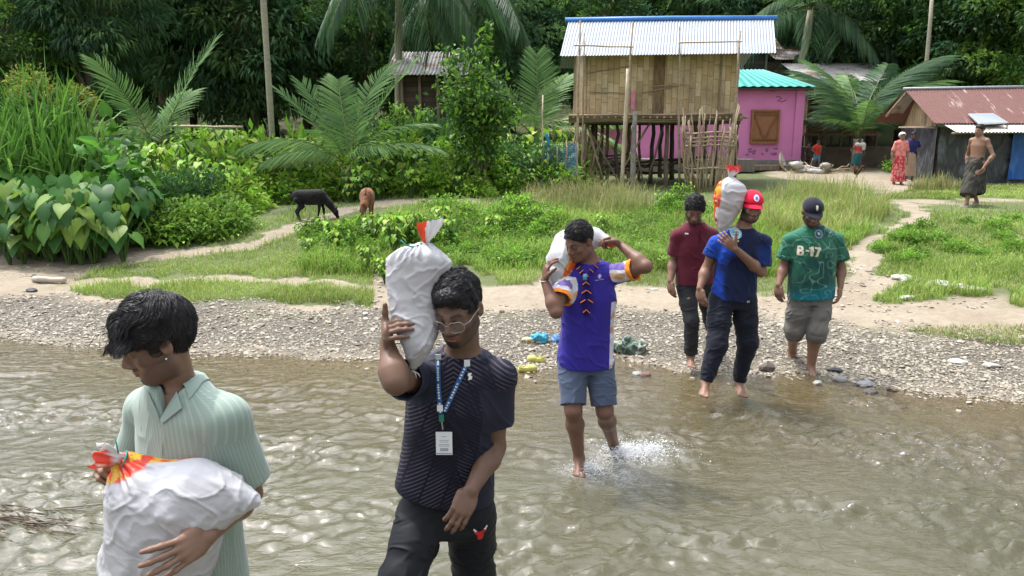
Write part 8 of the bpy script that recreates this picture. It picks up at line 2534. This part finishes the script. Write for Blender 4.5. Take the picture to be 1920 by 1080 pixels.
for i, (px, py, a_) in enumerate(((987, 696, .1), (1007, 678, 2.9))):
    p = g1(px, py); p[2] = max(p[2], 0.0); d_ = np.array([math.cos(a_), math.sin(a_), 0]); s_ = np.array([-d_[1], d_[0], 0])
    e = empty('clog', tuple(p), ['yellow clog at the water edge, the nearer of the two', 'yellow clog lying upturned higher on the shingle'][i], 'shoe', 'yellow clogs')
    v = Vol(.005); v.chain([p-d_*.07+[0, 0, .025], p+[0, 0, .022], p+d_*.08+[0, 0, .024]], [.036, .034, .045], .02); v.ell(p+d_*.055+[0, 0, .045], (.065, .047, .035), np.stack([d_, s_, [0, 0, 1]], 1), .02)
    v.ell(p-d_*.035+[0, 0, .065], (.060, .030, .034), np.stack([d_, s_, [0, 0, 1]], 1), .006, 's'); V, Q = v.mesh(1); mk('upper', V, Q, ym, e)
    e.scale = (.8, .8, .8)
    MB().tube([p-d_*.01+s_*.043+[0, 0, .05], p-d_*.09+s_*.02+[0, 0, .055], p-d_*.09-s_*.02+[0, 0, .055], p-d_*.01-s_*.043+[0, 0, .05]], .006, 6).build('heel_strap', ym, e, True)
# driftwood plank on the sand
p, q_ = g1(64, 528), g1(124, 531)
mb = MB(); pole(mb, p+[0, 0, .035], q_+[0, 0, .05], .045, .035, .012, 3, 7); o = mb.build('driftwood', plain('bleached_wood', (.46, .41, .34), .9, .2, 4, bump=.4), None, True); tag(o, 'pale bleached driftwood plank lying on the sand at the left', 'driftwood')
big_stone(60, 546, .14, 'small dark stone on the sand below the driftwood plank', (.10, .095, .09), .5, 1)
big_stone(1437, 694, .15, 'dark clumped stone at the water edge below the red-capped person', (.10, .08, .065), .65, 2)
big_stone(1565, 696, .12, 'black flat stone right of the green jersey person', (.045, .045, .05), .4, 3, 1.3)
big_stone(1533, 722, .09, 'pale rounded stone in the shallows', (.34, .32, .29), .7, 4)
big_stone(1622, 722, .13, 'grey flat stone in the shallows furthest right', (.24, .24, .25), .45, 5, 1.3)
big_stone(1575, 714, .13, 'small grey stone breaking the water near the bare feet', (.22, .21, .20), .5, 6)
big_stone(1632, 738, .12, 'dark wet stone in the shallows', (.09, .08, .07), .5, 7)
big_stone(1672, 732, .11, 'brown wet stone right of the dark wet stone', (.16, .11, .08), .5, 8)
big_stone(1210, 707, .12, 'reddish brown stone in the water left of the red-capped person', (.16, .09, .07), .55, 9)
big_stone(1196, 706, .13, 'grey stone touching the reddish brown stone', (.28, .27, .25), .5, 10)
big_stone(1797, 680, .13, 'pale flat stone on the right-hand shingle', (.46, .44, .41), .4, 11, 1.4)
big_stone(1860, 688, .11, 'light grey stone near the right edge of the shingle', (.38, .36, .33), .5, 12, 1.2)
big_stone(1700, 560, .16, 'whitish stone on the meadow edge', (.5, .5, .47), .4, 13, 1.3)
for i, (px, py, s) in enumerate(((1690, 522, .22), (1703, 526, .20), (1760, 533, .22), (1778, 537, .2), (1800, 540, .22), (1818, 541, .18), (1835, 545, .2), (1745, 536, .16), (1725, 527, .14), (1790, 532, .15))):
    tag(big_stone(px, py, s, None, (.42+.05*(i % 3), .41+.05*(i % 3), .38+.05*(i % 3)), .35, 20+i, 1.3), 'pale broken slab on the grass of the right-hand bank', 'stone', 'pale slabs in the grass')
# straw snagged in the water, bottom left
rng = np.random.default_rng(44); mb = MB()
for k in range(230):
    c_ = np.array([-2.95+rng.normal(0, .30), 3.95+rng.normal(0, .10), -0.006+rng.uniform(-.02, .018)])
    a_ = rng.normal(-.22, .22); L_ = rng.uniform(.15, .55); d_ = np.array([math.cos(a_), math.sin(a_), rng.normal(0, .02)])
    mb.tube([c_-d_*L_/2, c_+[0, 0, rng.uniform(-.008, .008)], c_+d_*L_/2-[0, 0, .02]], [.0035, .003, .001], 4, cap=False)
o = mb.build('sunken_straw', plain('wet_straw', (.085, .052, .025), .7, .4, 9), None, True); tag(o, kind='stuff')
# splash round the wading feet
rng = np.random.default_rng(45)
n = 3600; ctr = np.array([[.80, 4.86, .02], [.52, 4.62, .01], [.98, 4.9, .02]])
k = rng.choice(3, n, p=[.55, .2, .25]); ang = rng.uniform(0, 2*PI, n); rr = np.abs(rng.normal(0, 1, n))*np.array([.12, .07, .13])[k]
hgt_ = np.abs(rng.normal(0, 1, n))*.022*np.exp(-rr*3)+.004
P = ctr[k]+np.stack([rr*np.cos(ang), rr*np.sin(ang)*.8, hgt_], 1)
V0, F0 = ico(); s_ = rng.uniform(.0010, .0034, n)*(1+.8*(rng.random(n) < .06))
V = (V0[None]*s_[:, None, None]*np.array([1.5, 1, .9])+P[:, None]).reshape(-1, 3); F = (F0[None]+12*np.arange(n)[:, None, None]).reshape(-1, 3)
m, t = nodes('water_drops'); b = NB(t); s = b.n('MixShader', Fac=.65); b.put(s.inputs[1], b.n('BsdfGlossy', Color=(.9, .9, .9), Roughness=.1)); b.put(s.inputs[2], b.n('BsdfDiffuse', Color=(.8, .82, .82))); b.out(s)
tag(mk('splash', V, F, m), kind='stuff')
